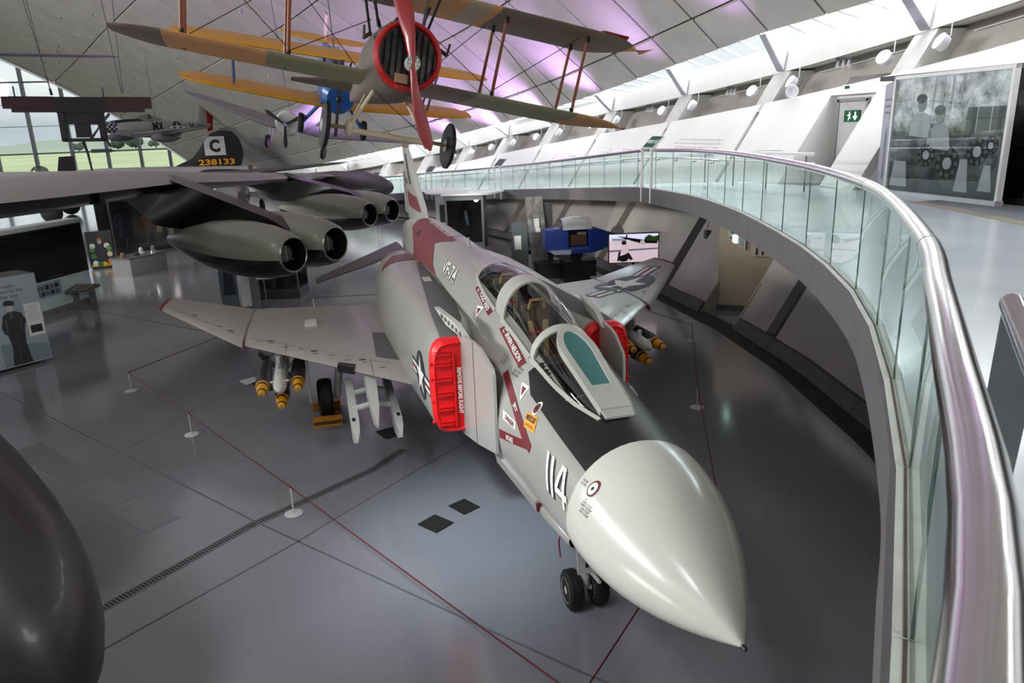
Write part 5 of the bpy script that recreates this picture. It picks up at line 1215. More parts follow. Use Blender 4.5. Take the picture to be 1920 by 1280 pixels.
# medium bomber beyond with a turret, and a patrol wing in grey
mb = thing('dark_bomber', 'dark olive bomber with a glazed top turret beyond the near end of the grey wing', 'aircraft', (36.0, 20.5, 0), (0, 0, rad(-25)))
drab = mat('olive_drab', (.17, .17, .15), .6, var=.1)
G().loft([[V((x, r*.8*sin(t), z+r*cos(t))) for t in [2*pi*k/20 for k in range(20)]] for x, r, z in ((-4, .3, 2.9), (-3, .75, 2.9), (0, .9, 2.95), (5, .85, 3.0), (9, .5, 3.2), (11, .2, 3.3))]).build('fuselage', drab, mb)
tu = G().ball((1.5, 0, 3.9), (.75, .62, .55), 14, 8).build('turret', mat('turret_dark', (.25, .27, .28), .15, .3), mb)
for y in (-.2, .2): G().tube([(2.0, y, 4.1), (3.6, y, 4.45)], .04, 6).build('gun_barrel', black, tu)
flatwing([-9, 0, 9], [-.3, -1.0, -.3], [1.6, 2.2, 1.6], [3.1, 2.6, 3.1], [.15, .5, .15]).build('wing', drab, mb)
for sg in (1, -1): G().lathe([(-.15, .15), (-.12, .5), (0, .6), (.12, .5), (.15, .15)], 18, (1, sg*2.6, .6), (0, 1, 0)).build('wheel', tyre, mb)
for sg in (1, -1): G().tube([(1, sg*2.6, .6), (1, sg*2.5, 2.7)], .1, 8).build('gear_leg', drab, mb)
G().loft([finring(9.2, 10.9, 3.0, .08), finring(9.8, 11, 4.6, .05)]).build('fin', drab, mb)
pw = thing('patrol_bomber', 'grey bomber parked by the ramp whose slim wing shows beyond the engine pods', 'aircraft', (50.5, 8.0, 0), (0, 0, rad(12)))
gb = mat('patrol_grey', (.36, .34, .33), .4, var=.08)
flatwing([-8.6, -7.8, 0, 7], [.9, .4, -.6, .4], [1.5, 1.9, 2.6, 1.9], [3.3, 3.25, 2.9, 3.2], [.06, .16, .5, .16]).build('wing', gb, pw)
G().loft([[V((x, r*.8*sin(t), z+r*cos(t))) for t in [2*pi*k/20 for k in range(20)]] for x, r, z in ((-6, .3, 1.9), (-4.5, .9, 1.9), (0, 1.1, 1.95), (4, .7, 2.1), (6, .3, 2.3))]).build('fuselage', gb, pw)
flatwing([-2.6, -2.3, 0, 2.3], [5.0, 4.8, 4.6, 4.8], [5.6, 5.8, 6, 5.8], [2.4, 2.4, 2.3, 2.4], [.05, .1, .2, .1]).build('tailplane', gb, pw)
for sg in (1, -1): G().lathe([(-.15, .15), (-.12, .5), (0, .6), (.12, .5), (.15, .15)], 18, (0, sg*2.0, .6), (0, 1, 0)).build('wheel', tyre, pw)
# slim long wing high on the left, and a lifted wing section with its red spar and dark bay
lw = thing('glider_wing', 'long slim pale wing of a hung spy plane high by the end window', 'aircraft')
basis(lw, (30.5, 14.5, 8.75), rad(12), rad(0), rad(1))
flatwing([-5.0, -4.4, 0, 6], [.5, .2, 0, 0], [.75, .9, 1.6, 1.8], [.05, .02, 0, 0], [.04, .10, .20, .24]).build('wing', mat('glider_pale', (.44, .43, .43), .4), lw)
G().loft([[V((x, 6.5+r*sin(t), r*cos(t)-.2)) for t in [2*pi*k/16 for k in range(16)]] for x, r in ((-6, .1), (-4, .5), (3, .6), (7, .25))]).build('fuselage', mat('glider_pale', '6a6a6a'), lw)
wr_ = thing('hung_tailplane', 'dark red tailplane section with a boxy dark cut-open bay hung by cables at left', 'aircraft section')
basis(wr_, (31.3, 11.35, 6.75), rad(11), 0, rad(1.2))
dred = mat('spar_red', (.22, .085, .09), .45, var=.1)
for y0, y1 in ((-2.65, -.85), (.85, 2.65)):
    G().box((0, (y0+y1)/2, .12), (.5, y1-y0, .42)).box((0, (y0+y1)/2+(.14 if y0 < 0 else -.14), -.15), (.45, y1-y0-.28, .16)).build('red_plane', dred, wr_)
    G().box((.02, (y0+y1)/2, .35), (.54, y1-y0, .03)).build('top_skin', mat('top_skin_dark', (.12, .10, .10), .5), wr_)
bx_ = G()
bx_.box((0, 0, .05), (.7, 1.75, .6)).box((0, -.70, -.8), (.6, .26, 1.15)).box((0, .70, -.8), (.6, .26, 1.15)).box((0, 0, -.45), (.6, 1.2, .5)).box((0, .02, -.95), (.6, .55, .55)).box((0, 0, -1.32), (.6, 1.5, .14))
bx_.build('bay_frame', mat('bay_dark', (.13, .13, .135), .6, var=.15), wr_)
G().tube([(0, .1, -1.3), (.1, .0, -1.9), (.05, -.05, -2.6)], [.06, .05, .04], 8).build('hook_arm', black, wr_)
for y in (-.9, 2.2): G().tube([(0, y, .36), (0, y, .75)], .03, 6).build('lug', black, wr_)

# hanging cables
wirec = mat('cable_steel', (.25, .25, .26), .4, .6)
def cable(a, b, lab):
    c = thing('cable', lab, 'cable', (0, 0, 0), group='hanging cables of the aircraft'); G().tube([a, b], .014, 5).build('strand', wirec, c); G().tube([V(a), V(a)+(V(b)-V(a)).normalized()*.25], .03, 6).build('shackle', wirec, c)
def to_vault(p, dx=0, dy=0):
    x, y = p[0]+dx, p[1]+dy; return (x, y, vp(x, y-yedge(x)).z-.03)
for p, d, l in (((30.9, 9.6, 7.2), (.4, -.6), 'thin steel cable rising from the right end of the hung red tailplane'), ((31.2, 12.3, 7.2), (.3, .9), 'thin steel cable rising from the left of the hung red tailplane'), ((31.2, 12.25, 7.2), (.3, 1.6), 'second thin cable at the left of the hung red tailplane'), ((30.9, 9.65, 7.2), (.5, .6), 'second thin cable at the right of the hung red tailplane'),
                ((34.8, 3.2, 6.3), (.2, .5), 'steel cable holding the silver monoplane from the vault'), ((59, 13.4, 7.1), (0, 0), 'steel cable holding the silver checkered-nose fighter'), ((22.5, 1.4, 8.0), (.5, .2), 'steel cable holding the blue and yellow trainer')):
    cable(p, to_vault(p, *d), l)
for p, d, l in (((8.6, .6, 6.9), (.6, -2.5), 'steel cable from the brown biplane towards the skylight'), ((9.2, 1.2, 6.85), (2.2, 2.0), 'steel cable from the brown biplane up to the vault')):
    cable(p, to_vault(p, *d), l)
ORD = ('first', 'second', 'third', 'fourth', 'fifth', 'sixth', 'seventh', 'eighth', 'ninth')
# ---------------------------------------------------------------- rope barrier, mats
poleM = mat('barrier_white', (.80, .80, .80), .4); ropeM = mat('rope_red', (.36, .10, .12), .7)
posts = [((13.34, 6.88), 'short white barrier post farthest left, where the rope turns'), ((10.18, 5.2), 'short white barrier post in the middle of the left rope'), ((6.45, 3.3), 'short white barrier post nearest the floor drain'), ((1.35, .72), 'short barrier post under the jet nose cone'),
         ((8.24, -4.19), 'short grey barrier post right of the cockpit on the dark floor'), ((4.49, -2.43), 'short barrier post beside the right edge of the white nose cone'), ((12.32, -6.26), 'short barrier post in front of the washroom passage'), ((19.63, 2.88), 'short white barrier post behind the plain wing near the engine pods'), ((18.4, -5.0), 'short barrier post beside the black desks behind the canopy')]
pp = {}
for (x, y), lb in posts:
    t = thing('barrier_post', lb, 'barrier post', (x, y, 0), group='knee-high rope barrier posts')
    G().lathe([(0, .13), (.012, .135), (.022, .12), (.026, .02)], 24).build('base', poleM, t)
    G().tube([(0, 0, .02), (0, 0, .43)], .012, 8).build('pole', poleM, t)
    G().lathe([(.425, .013), (.43, .017), (.445, .017), (.45, .01)], 10).build('cap', mat('cap_red', (.4, .12, .13), .5), t)
seq = [((13.34, 6.88), (10.18, 5.2), 'red barrier rope between the far left posts'), ((10.18, 5.2), (6.45, 3.3), 'red barrier rope crossing left of the floor drain'), ((6.45, 3.3), (1.35, .72), 'red barrier rope running to the lower frame edge past the drain'), ((1.35, .72), (4.49, -2.43), 'red barrier rope under the tip of the nose cone'),
       ((4.49, -2.43), (8.24, -4.19), 'red barrier rope right of the nose cone'), ((8.24, -4.19), (12.32, -6.26), 'red barrier rope below the star wing tip'), ((13.34, 6.88), (19.63, 2.88), 'red barrier rope behind the plain wing tip'), ((19.63, 2.88), (18.4, -5.0), 'red barrier rope behind the jet fuselage'), ((18.4, -5.0), (12.32, -6.26), 'red barrier rope in front of the leaning wall behind the star wing')]
for a, b, lb in seq:
    A, B = V((*a, .435)), V((*b, .435)); L = (B-A).length
    pts = [A.lerp(B, k/10)-V((0, 0, .012*L*.25*(1-(2*k/10-1)**2))) for k in range(11)]
    tag(G().tube(pts, .009, 6).build('barrier_rope', ropeM), lb, 'rope', 'barrier ropes')
matm = mat('mat_black', (.075, .075, .07), .85, bump=.3, bscale=90)
def mat_(name, c, sx, sy, rz, lb, m=matm):
    o = G().box((0, 0, .006), (sx, sy, .012)).build(name, m); o.location = (*c, .004); o.rotation_euler.z = rad(rz); tag(o, lb, 'floor mat'); return o
mat_('floor_mat', (5.50, 1.36), .38, .34, 35, 'black square drip mat nearest the nose wheels'); mat_('floor_mat', (5.85, .88), .36, .30, 28, 'black square drip mat on the floor left of side number 114'); mat_('floor_mat', (9.0, 1.65), .42, .34, 20, 'black drip mat under the white launch rails')
mat_('floor_mat', (13.1, 4.35), .4, .35, 30, 'white sheet of paper on the floor under the wing fold', mat('sheet_white', (.8, .8, .8), .5)); mat_('floor_mat', (12.5, 4.0), .5, .3, 25, 'dark drip tray near the white sheet under the wing fold')
mat_('floor_mat', (12.75, 4.15), .45, .2, 20, 'small dark strip mat next to the white sheet under the wing fold')

# ---------------------------------------------------------------- lights on the ledge, signs
lampw = mat('lamp_white', (.82, .82, .84), .4); lens_ = glow('lamp_lens', (.90, .86, 1.0), 5.)
pl = [1.2, 6.9, 12.6, 18.3, 23.8, 29.1, 33.7, 37.7, 41.5]
k = 0
for x in pl:
    for dx, sd in ((-.95, 'near'), (.95, 'far')):
        xx = x+dx; c = wp(xx, zbeam(xx)-.42, .0)+V((0, .12, 0)); aim = V((.30 if dx < 0 else -.30, 1, .60)).normalized()
        k += 1
        q_ = pl.index(x)-2
        t = thing('flood_light', ('round LED floodlight on the %s side of the %s pillar from the photo wall' % (sd, ORD[q_])) if q_ >= 0 else 'round LED floodlight %s the entrance above the mezzanine, beyond the frame %s' % (('near', 'close to') if dx < 0 else ('facing', 'by'))[0:2] if False else ('round LED floodlight on the %s side of the %s pillar nearest the entrance' % (sd, ('last', 'next to last')[q_+2])), 'floodlight', c, group='LED floodlights under the skylight beam')
        bd = G().lathe([(-.22, .10), (-.18, .17), (-.02, .20), (.0, .205), (.02, .20)], 24, (0, 0, 0), aim, cap=True).build('housing', lampw, t)
        G().lathe([(.022, .175), (.03, .165)], 24, (0, 0, 0), aim).build('lens_disc', lens_, t)
        a2 = aim.orthogonal().normalized(); b2 = aim.cross(a2); g = G()
        for r, n in ((.06, 6), (.13, 11)):
            for q in range(n): p = aim*.034+(a2*cos(2*pi*q/n)+b2*sin(2*pi*q/n))*r; g.lathe([(0, .018), (.008, .014)], 6, p, aim)
        tag(g.build('led_cell', glow('led_cell', (1, .97, 1), 8.), t), kind='stuff')
        G().tube([V((0, -.05, 0)), V((.0, -.32, .12)), V((0, -.32, .40))], .018, 6).build('yoke', lampw, t)
        if x >= 6:
            L = lamp('flood_beam', 'SPOT', c+aim*.12, c+aim*8, FLOOD_W*(.6 if x < 15 else 1 if x < 26 else 1.9), (.67, .38, 1.0), .12, spot=70, blend=.9)
            L['kind'] = 'helper'
spx = [9.5, 15.8, 21.3, 26.5, 31.5, 35.8, 39.6]
for i, x in enumerate(spx):
    c = wp(x, zbeam(x)-.02, .25)
    t = thing('spot_track', 'three small white spotlights on a track in the %s ledge bay from the photo wall' % ORD[i], 'spotlight track', c, group='spotlight tracks in the ledge bays')
    G().box((0, 0, -.02), (.7, .05, .05)).build('track', darksteel, t)
    for dx in (-.24, 0, .24):
        s_ = G().lathe([(0, .035), (.02, .05), (.2, .055), (.24, .06)], 14, (dx, .0, -.10), (-.55, .55, -.6), cap=True).build('spot_can', lampw if dx else lampw, t)
        G().tube([(dx, 0, -.04), (dx-.02, .01, -.12)], .012, 6).build('stem', darksteel, s_)
for i, x in enumerate([16.9, 28.0]):
    c = wp(x, zbeam(x)-.75, -.1)
    t = thing('loudspeaker', 'white horn loudspeaker beside a floodlight, %s' % ('above the text on the wall' if i == 0 else 'farther along the ledge'), 'loudspeaker', c)
    G().lathe([(-.2, .06), (-.1, .12), (.1, .2), (.14, .2), (.13, .17), (.02, .05)], 18, (0, 0, 0), (-.5, .7, -.2)).build('horn', lampw, t)
    G().tube([(0, -.1, 0), (0, -.3, .3)], .02, 6).build('bracket', darksteel, t)
for i, (x0, x1) in enumerate([(7.5, 11.8), (13.4, 17.4), (19.2, 22.8), (24.8, 28.2)]):
    pts = [wp(x, zbeam(x)-.04, .75)-V((0, 0, .12)) for x in np.linspace(x0, x1, 6)]
    t = thing('cable_conduit', 'thin pale conduit pipe in the %s ledge bay from the photo wall' % ORD[i], 'conduit'); G().tube(pts, .02, 5).build('pipe', lampw, t)
    G().tube([pts[0], pts[0]+V((-.4, .3, .1))], .02, 5).build('branch', lampw, t)
# faint wall text: rows of small raised-print dashes
txtm = mat('wall_print', (.74, .73, .72), .7)
for i, (x0, x1, zf) in enumerate([(19.4, 22.4, 1.35), (25.2, 27.8, 1.35), (30.0, 32.2, 1.35)]):
    t = thing('wall_text', 'faint grey paragraph printed on the white wall, %s block of lettering' % ('nearest', 'middle', 'farthest')[i], 'wall text')
    for r in range(5):
        g = G(); z = zramp(x0)+zf-r*.13; x = x0; xe = x1-(.9 if r in (0, 4) else 0)*random.random()
        while x < xe:
            w = random.uniform(.08, .26); g.quad(wp(x, z, -.006), wp(x+w, z, -.006), wp(x+w, z+.05, -.006), wp(x, z+.05, -.006)); x += w+.05
        tag(g.build('text_line', txtm, t, smooth=0), kind='stuff')
grn_s = mat('sign_green', (.02, .32, .20), .4); sgw = glow('sign_pictogram', (.9, .97, .93), .3)
def man(g, fn, s):
    """running figure pictogram in unit square"""
    for P in ([(.42, .78), (.58, .78), (.58, .95), (.42, .95)], [(.35, .4), (.6, .4), (.68, .75), (.42, .75)], [(.3, .05), (.42, .05), (.55, .42), (.4, .42)], [(.62, .2), (.78, .28), (.58, .45), (.48, .4)], [(.15, .5), (.4, .62), (.4, .72), (.12, .58)]): g.quad(*[fn(u*s, v*s) for u, v in P])
es = thing('fire_exit_sign', 'green running-man fire exit sign with down arrow on the upper door', 'exit sign', (14.2, yd+.03, 5.30))
G().box((0, 0, 0), (.62, .04, .30)).build('plate', grn_s, es)
g = G(); man(g, lambda u, v: V((.22-u, .025, -.13+v)), .26)
g.quad((-.17, .025, .11), (-.11, .025, .11), (-.11, .025, -.02), (-.17, .025, -.02)); g.quad((-.24, .025, -.0), (-.04, .025, -.0), (-.14, .025, -.12)); g.build('pictogram', sgw, es, smooth=0)
es2 = thing('exit_lamp', 'small green exit lamp above the upper fire door', 'exit lamp', wp(14.2, 6.0, -.08))
G().box((0, 0, .05), (.42, .10, .13)).build('lamp_body', glow('exit_white', (.85, .95, .9), 1.2), es2); G().box((.05, .052, .05), (.2, .01, .09)).build('lamp_green', grn_s, es2)
hs = thing('hanging_sign', 'long hung sign with green Exit panel and black washroom pictograms under the mezzanine', 'hanging sign', (12.75, -7.72, 2.42), (0, 0, math.atan2(.95, -2.6)))
G().box((0, 0, 0), (2.3, .06, .24)).build('board', mat('sign_board', (.66, .64, .62), .5), hs)
# face points to the hall: build in local y+ or y-, whichever faces the camera
sg_ = -1
fn = lambda u, v: V((u, sg_*.034, v))
G().quad(fn(-1.0, -.11), fn(-.32, -.11), fn(-.32, .11), fn(-1.0, .11)).build('green_panel', grn_s, hs, smooth=0)
G().quad(fn(.92, -.11), fn(1.14, -.11), fn(1.14, .11), fn(.92, .11)).build('dark_panel', mat('sign_dark', (.03, .12, .08), .5), hs, smooth=0)
g = G(); g.text('Exit', .0, lambda u, v: fn(-.78+u, v)+V((0, sg_*.004, 0)), .09); g.build('lettering', sgw, hs, smooth=0)
g = G(); man(g, lambda u, v: fn(-.52+u, -.09+v)+V((0, sg_*.004, 0)), .18); g.build('pictogram', sgw, hs, smooth=0)
G().box((-.16, sg_*.06, -.02), (.30, .08, .18)).build('exit_lamp', glow('exit_lamp_lit', (.72, .95, .88), 2.2), hs)
g = G()
for x in (.16, .32, .50, .68):
    g.quad(fn(x-.02, -.1), fn(x+.02, -.1), fn(x+.03, .05), fn(x-.03, .05)); g.quad(fn(x-.02, .06), fn(x+.02, .06), fn(x+.02, .1), fn(x-.02, .1))
g.build('washroom_pictogram', blk, hs, smooth=0)
for x in (-.9, .9): G().tube([(x, 0, .12), (x, 0, .62)], .012, 6).build('hanger', darksteel, hs)
ws = thing('washroom_sign', 'small black washroom symbols on the cream passage wall', 'wall sign', (14.25, -9.52, 1.75), (0, 0, math.atan2(2.4, 1.7)))
G().box((0, 0.03, 0), (.75, .02, .28)).build('plate', mat('plate_cream', (.74, .70, .63), .6), ws)
g = G()
for x in (-.24, -.10, .08, .24):
    g.box((x, .045, -.02), (.05, .008, .16)); g.box((x, .045, .09), (.04, .008, .04))
g.build('symbol', blk, ws, smooth=0)
# slanted labels on posts outside the balustrade
def rail_sign(s_, face, text, lb, hh=1.25):
    e = eat(s_); n = enorm(s_); tdir = (eat(s_+.3)-eat(s_-.3)).normalized(); tdir.z = 0; tdir.normalize()
    t = thing('rail_sign', lb, 'rail sign', e, (0, 0, math.atan2(tdir.y, tdir.x)))
    w = .42                                        # local x along the rail, local y: deck side is -y or +y
    dn = -1 if (Mx.Rotation(-math.atan2(tdir.y, tdir.x), 3, 'Z') @ n).y < 0 else 1
    for x in (-w, w): G().box((x, -dn*.07, .40), (.09, .06, 1.55)).build('post', paint_w, t)
    pl_ = [(-w-.05, -dn*.08, 1.12), (w+.05, -dn*.08, 1.12), (w+.05, dn*.28, 1.50), (-w-.05, dn*.28, 1.50)]
    off = V((0, -dn*.03, .04))
    G().prism(pl_, off*-1).build('tray', paint_w, t)
    q = [V(p)+off*.15 for p in pl_]; c = sum(q, V())/4
    q = [c+(p-c)*.93+off*-1.2 for p in q]
    return t, dn, q
sp_ = lambda x: dl[min(range(len(edge)), key=lambda i: abs(edge[i].x-x))]
signs = [(16.4, True, 'slanted green fire exit sign on two white posts outside the balustrade'), (31.6, False, 'slanted grey label tray on white posts halfway along the ramp'), (39.6, False, 'slanted grey label tray on white posts beyond the jet fin'), (47, False, 'slanted grey label tray farthest along the ramp')]
for x, gr, lb in signs:
    e = eat(sp_(x)); n = enorm(sp_(x)); td = V((-n.y, n.x, 0))
    if td.x < 0: td = -td
    t = thing('rail_sign', lb, 'rail sign', e, (0, 0, 0), group='slanted label trays along the ramp')
    w = .36; o = -n*.08
    for s in (-1, 1):
        a = o+td*w*s; G().prism([a-td*.04+n*.03+V((0, 0, -.42)), a+td*.04+n*.03+V((0, 0, -.42)), a+td*.04-n*.03+V((0, 0, -.42)), a-td*.04-n*.03+V((0, 0, -.42))], (0, 0, 1.55)).build('post', paint_w, t)
    # the tray rises away from the deck so it reads from the hall side
    A = o+td*-(w+.06)+V((0, 0, 1.13)); B = o+td*(w+.06)+V((0, 0, 1.13)); up_ = td*-.22+n*-.12+V((0, 0, .30))
    if True: up_ = n*.34+V((0, 0, .33))
    nn = (B-A).cross(up_).normalized(); nn = nn if nn.dot(-n) > 0 else -nn
    G().prism([A, B, B+up_, A+up_], -nn*.05).build('tray', paint_w, t)
    C_ = (A+B+up_)/2+(up_*0); cc = (A+B)/2+up_*.5
    f = lambda u, v: cc+(B-A)*u+up_*v+nn*.006
    m_ = grn_s if gr else mat('tray_label_grey', (.36, .36, .38), .5)
    G().quad(f(-.46, -.44), f(.46, -.44), f(.46, .44), f(-.46, .44)).build('label_plate', m_, t, smooth=0)
    rd = -1 if (B-A).normalized().cross(up_.normalized()).dot(nn) < 0 else 1
    if gr:
        g = G(); g.text('FIRE EXIT', .01, lambda u, v: cc+(B-A).normalized()*(u-.08)*rd+up_.normalized()*v+nn*.012, .11, .46); g.build('lettering', sgw, t, smooth=0)
        g = G(); man(g, lambda u, v: cc+(B-A).normalized()*(.2+u)*rd+up_.normalized()*(-.1+v)+nn*.012, .2); g.build('pictogram', sgw, t, smooth=0)

# ---------------------------------------------------------------- mezzanine displays
ph = thing('photo_screen', 'tall glazed photo wall of workers at machines standing on the mezzanine', 'display screen')
A0 = V((10.4, -9.95, 3.6)); A1 = V((7.35, -9.72, 3.6)); H = 2.42
ax = (A1-A0).normalized(); nr = ax.cross(V((0, 0, 1))).normalized()
if nr.y < 0: nr = -nr
Wd = (A1-A0).length
pf_ = lambda u, v, d=0.: A0+ax*u*Wd+V((0, 0, v*H))+nr*d
def pbox(name, u0, u1, v0, v1, d0, d1, m, par=ph): return G().hexa([pf_(u0, v0, d0), pf_(u1, v0, d0), pf_(u1, v0, d1), pf_(u0, v0, d1)], [pf_(u0, v1, d0), pf_(u1, v1, d0), pf_(u1, v1, d1), pf_(u0, v1, d1)]).build(name, m, par)
pbox('frame_edge', 1.0, 1.02, -.0, 1.03, -.06, .06, paint_w); pbox('frame_top', -.02, 1.02, 1.0, 1.03, -.05, .05, paint_w); pbox('plinth', -.02, 1.02, 0, .04, -.09, .09, mat('plinth_white', (.7, .7, .72), .5))
pbox('frame_post', -.02, .0, 0, 1.03, -.05, .05, paint_w)
def photomat():
    m = mat('photo_print', (.40, .42, .42), .3, var=.0); t = m.node_tree; b = t.nodes['Principled BSDF']
    tc = t.nodes.new('ShaderNodeTexCoord'); sep = t.nodes.new('ShaderNodeSeparateXYZ'); t.links.new(tc.outputs['Generated'], sep.inputs[0])
    n1 = t.nodes.new('ShaderNodeTexNoise'); n1.inputs['Scale'].default_value = 5; n1.inputs['Detail'].default_value = 8; n1.inputs['Roughness'].default_value = .7; t.links.new(tc.outputs['Generated'], n1.inputs['Vector'])
    hz = t.nodes.new('ShaderNodeValToRGB'); hz.color_ramp.elements[0].position = .05; hz.color_ramp.elements[0].color = (.03, .032, .034, 1); hz.color_ramp.elements[1].position = .95; hz.color_ramp.elements[1].color = (.62, .62, .62, 1)
    for p_, c_ in ((.35, (.11, .115, .12, 1)), (.52, (.12, .125, .13, 1)), (.62, (.46, .47, .47, 1))):
        e_ = hz.color_ramp.elements.new(p_); e_.color = c_
    t.links.new(sep.outputs['Z'], hz.inputs[0])
    mx = t.nodes.new('ShaderNodeMix'); mx.data_type = 'RGBA'; mx.blend_type = 'OVERLAY'; mx.inputs[0].default_value = 1.
    t.links.new(hz.outputs[0], mx.inputs[6]); cr_ = t.nodes.new('ShaderNodeValToRGB'); cr_.color_ramp.elements[0].position = .35; cr_.color_ramp.elements[1].position = .65
    t.links.new(n1.outputs[0], cr_.inputs[0]); t.links.new(cr_.outputs[0], mx.inputs[7]); t.links.new(mx.outputs[2], b.inputs['Base Color']); b.inputs['Coat Weight'].default_value = .5
    return m
pm = photomat(); pbox('photo_print', .0, 1.0, .04, 1.0, -.02, .0, pm)
gpn = glass('photo_glass', (.97, .98, .98), .06)
lt = mat('photo_light', (.68, .69, .70), .4); dk = mat('photo_dark', (.10, .11, .115), .4); md = mat('photo_mid', (.36, .375, .38), .4); sk = mat('photo_skin', (.58, .59, .59), .4)
def pq(name, P, m, d=.004): return G().prism([pf_(u, v, d) for u, v in P], nr*.002).build(name, m, ph, smooth=0)
for u0, u1 in ((.0, .33), (.335, .66), (.665, 1.0)): pbox('glass_pane', u0, u1, .04, 1.0, .04, .052, gpn)
# printed figures: two heads and shoulders at a bench, window bars, engine cylinders
for u in (.36, .44, .52, .60): pq('print_window_bar', [(u, .72), (u+.015, .72), (u+.025, .99), (u+.01, .99)], lt)
pq('print_window_bar', [(.33, .80), (.64, .76), (.64, .775), (.33, .815)], lt)
for u in (.76, .87): pq('print_window_bar', [(u, .55), (u+.008, .55), (u+.008, .74), (u, .74)], lt)
pq('print_window_dark', [(.68, .55), (.99, .57), (.99, .74), (.68, .74)], md, .003)
def el(cu, cv, ru, rv, n=18): return [(cu+ru*cos(2*pi*k/n), cv+rv*sin(2*pi*k/n)) for k in range(n)]
for cu, cv in ((.27, .78), (.45, .68)):
    pq('print_figure', [(cu-.10, cv-.26), (cu+.12, cv-.28), (cu+.09, cv-.10), (cu+.03, cv-.07), (cu-.04, cv-.07), (cu-.09, cv-.12)], lt, .006); pq('print_face', el(cu, cv, .042, .065), sk, .009); pq('print_hair', el(cu-.008, cv+.045, .048, .04), md, .012)
for cu, cv, r in ((.36, .36, .10), (.56, .30, .13), (.80, .40, .11), (.90, .45, .07)):
    pq('print_engine', el(cu, cv, r*.8, r*1.0), dk, .005); pq('print_engine_hub', el(cu, cv, r*.3, r*.38), lt, .008)
    for k in range(9):
        a = 2*pi*k/9; pq('print_cylinder', el(cu+r*.62*cos(a), cv+r*.78*sin(a), r*.14, r*.16, 8), md, .011)
for u0, v0, u1, v1 in ((.02, .08, .2, .3), (.64, .08, .76, .34), (.84, .1, .95, .3)): pq('print_smock', [(u0, v0), (u1, v0), (u1-.03, v1), (u0+.03, v1)], lt, .007)
side_p = thing('text_panel', 'narrow grey text panel at the left end of the glazed photo wall', 'display panel')
B0 = V((11.1, -10.25, 3.6)); B1 = A0+V((.10, -.02, 0)); bxn = (B1-B0).normalized()
G().hexa([B0, B1, B1+V((0, -.12, 0)), B0+V((0, -.12, 0))], [B0+V((0, 0, 2.35)), B1+V((0, 0, 2.42)), B1+V((0, -.12, 2.42)), B0+V((0, -.12, 2.35))]).build('board', mat('panel_grey_blue', (.58, .59, .62), .5), side_p)
nb = V((-bxn.y, bxn.x, 0)); nb = nb if nb.y > 0 else -nb
for r in range(3): G().quad(*[B0+bxn*u+V((0, 0, v))+nb*.005 for u, v in ((.12, 2.0-r*.14), (.5, 2.0-r*.14), (.5, 2.05-r*.14), (.12, 2.05-r*.14))]).build('text_line', mat('panel_text', (.42, .43, .45), .6), side_p, smooth=0)
g = G(); f = lambda u, v: B0+bxn*u+V((0, 0, v))+nb*.005
g.quad(f(.3, .3), f(.42, .3), f(.42, 1.2), f(.3, 1.2)); g.quad(f(.32, 1.2), f(.4, 1.2), f(.4, 1.42), f(.32, 1.42)); g.build('print_statue', mat('panel_figure', (.44, .45, .49), .6), side_p, smooth=0)
dc = thing('dark_case', 'tall black display case behind the photo wall at the right edge', 'display case', (6.3, -10.6, 3.6), (0, 0, rad(-4)))
G().box((0, 0, 1.2), (2.6, 1.2, 2.4)).build('carcass', mat('case_black', (.05, .05, .055), .35), dc)
G().box((0, .63, 1.1), (2.3, .02, 1.9)).build('glass_front', glass('case_glass', (.8, .8, .8), .1), dc)
G().box((0, .61, 1.1), (2.2, .02, .02)).build('shelf_edge', mat('shelf_grey', (.25, .25, .26), .4), dc)
bs = thing('barrier_wall', 'grey solid barrier with steel tube rail at the right frame edge', 'barrier')
# steel tube above a triangular grey sheet, standing on the mezzanine floor beside the camera
P0, P1, P2 = V((-1.48, -.13, 4.565)), V((-1.87, .17, 4.45)), V((-2.41, .55, 4.25))
G().tube([P0, P1, P2], .047, 18).build('tube_rail', steel, bs); G().ball(P0, .047, 12, 8).build('rail_end', steel, bs)
G().prism([(-1.46, -.12, 4.53), (-1.50, -.06, 4.18), (-1.68, -.03, 3.81), (-1.83, .12, 4.40)], (.03, -.02, 0)).build('panel', mat('barrier_grey', (.30, .30, .32), .4), bs)
G().tube([P2, V((-2.41, .55, 3.6))], .03, 10).build('post', steel, bs)
# ---------------------------------------------------------------- left exhibits
pale = mat('panel_pale_blue', (.50, .55, .58), .55, var=.05); pgrey = mat('plinth_mid', (.42, .42, .42), .55); paper = mat('paper', (.74, .74, .74), .7); prt = mat('print_dark', (.10, .10, .11), .6)
ip = thing('info_panel', 'pale blue text panel printed with a person in uniform and cap at the left edge', 'info panel')
a = V((16.0, 10.24, .08)); b = V((16.72, 9.42, .08)); axp = (b-a).normalized(); a = a-axp*.75; npn = V((-axp.y, axp.x, 0)); npn = npn if npn.x < 0 else -npn
wI = (b-a).length; fI = lambda u, v, d=0: a+axp*u+V((0, 0, v))+npn*d
G().hexa([fI(0, 0), fI(wI, 0), fI(wI, 0, -.9), fI(0, 0, -.9)], [fI(0, 2.2), fI(wI, 2.2), fI(wI, 2.2, -.9), fI(0, 2.2, -.9)]).build('cabinet', mat('cabinet_dark', (.24, .24, .24), .6), ip)
G().hexa([fI(0, 0, .0), fI(wI, 0, 0), fI(wI, 0, .02), fI(0, 0, .02)], [fI(0, 2.2, 0), fI(wI, 2.2, 0), fI(wI, 2.2, .02), fI(0, 2.2, .02)]).build('face_sheet', pale, ip)
def pI(name, P, m, d): return G().prism([fI(u, v, d) for u, v in P], npn*.002).build(name, m, ip, smooth=0)
x0 = wI-1.07
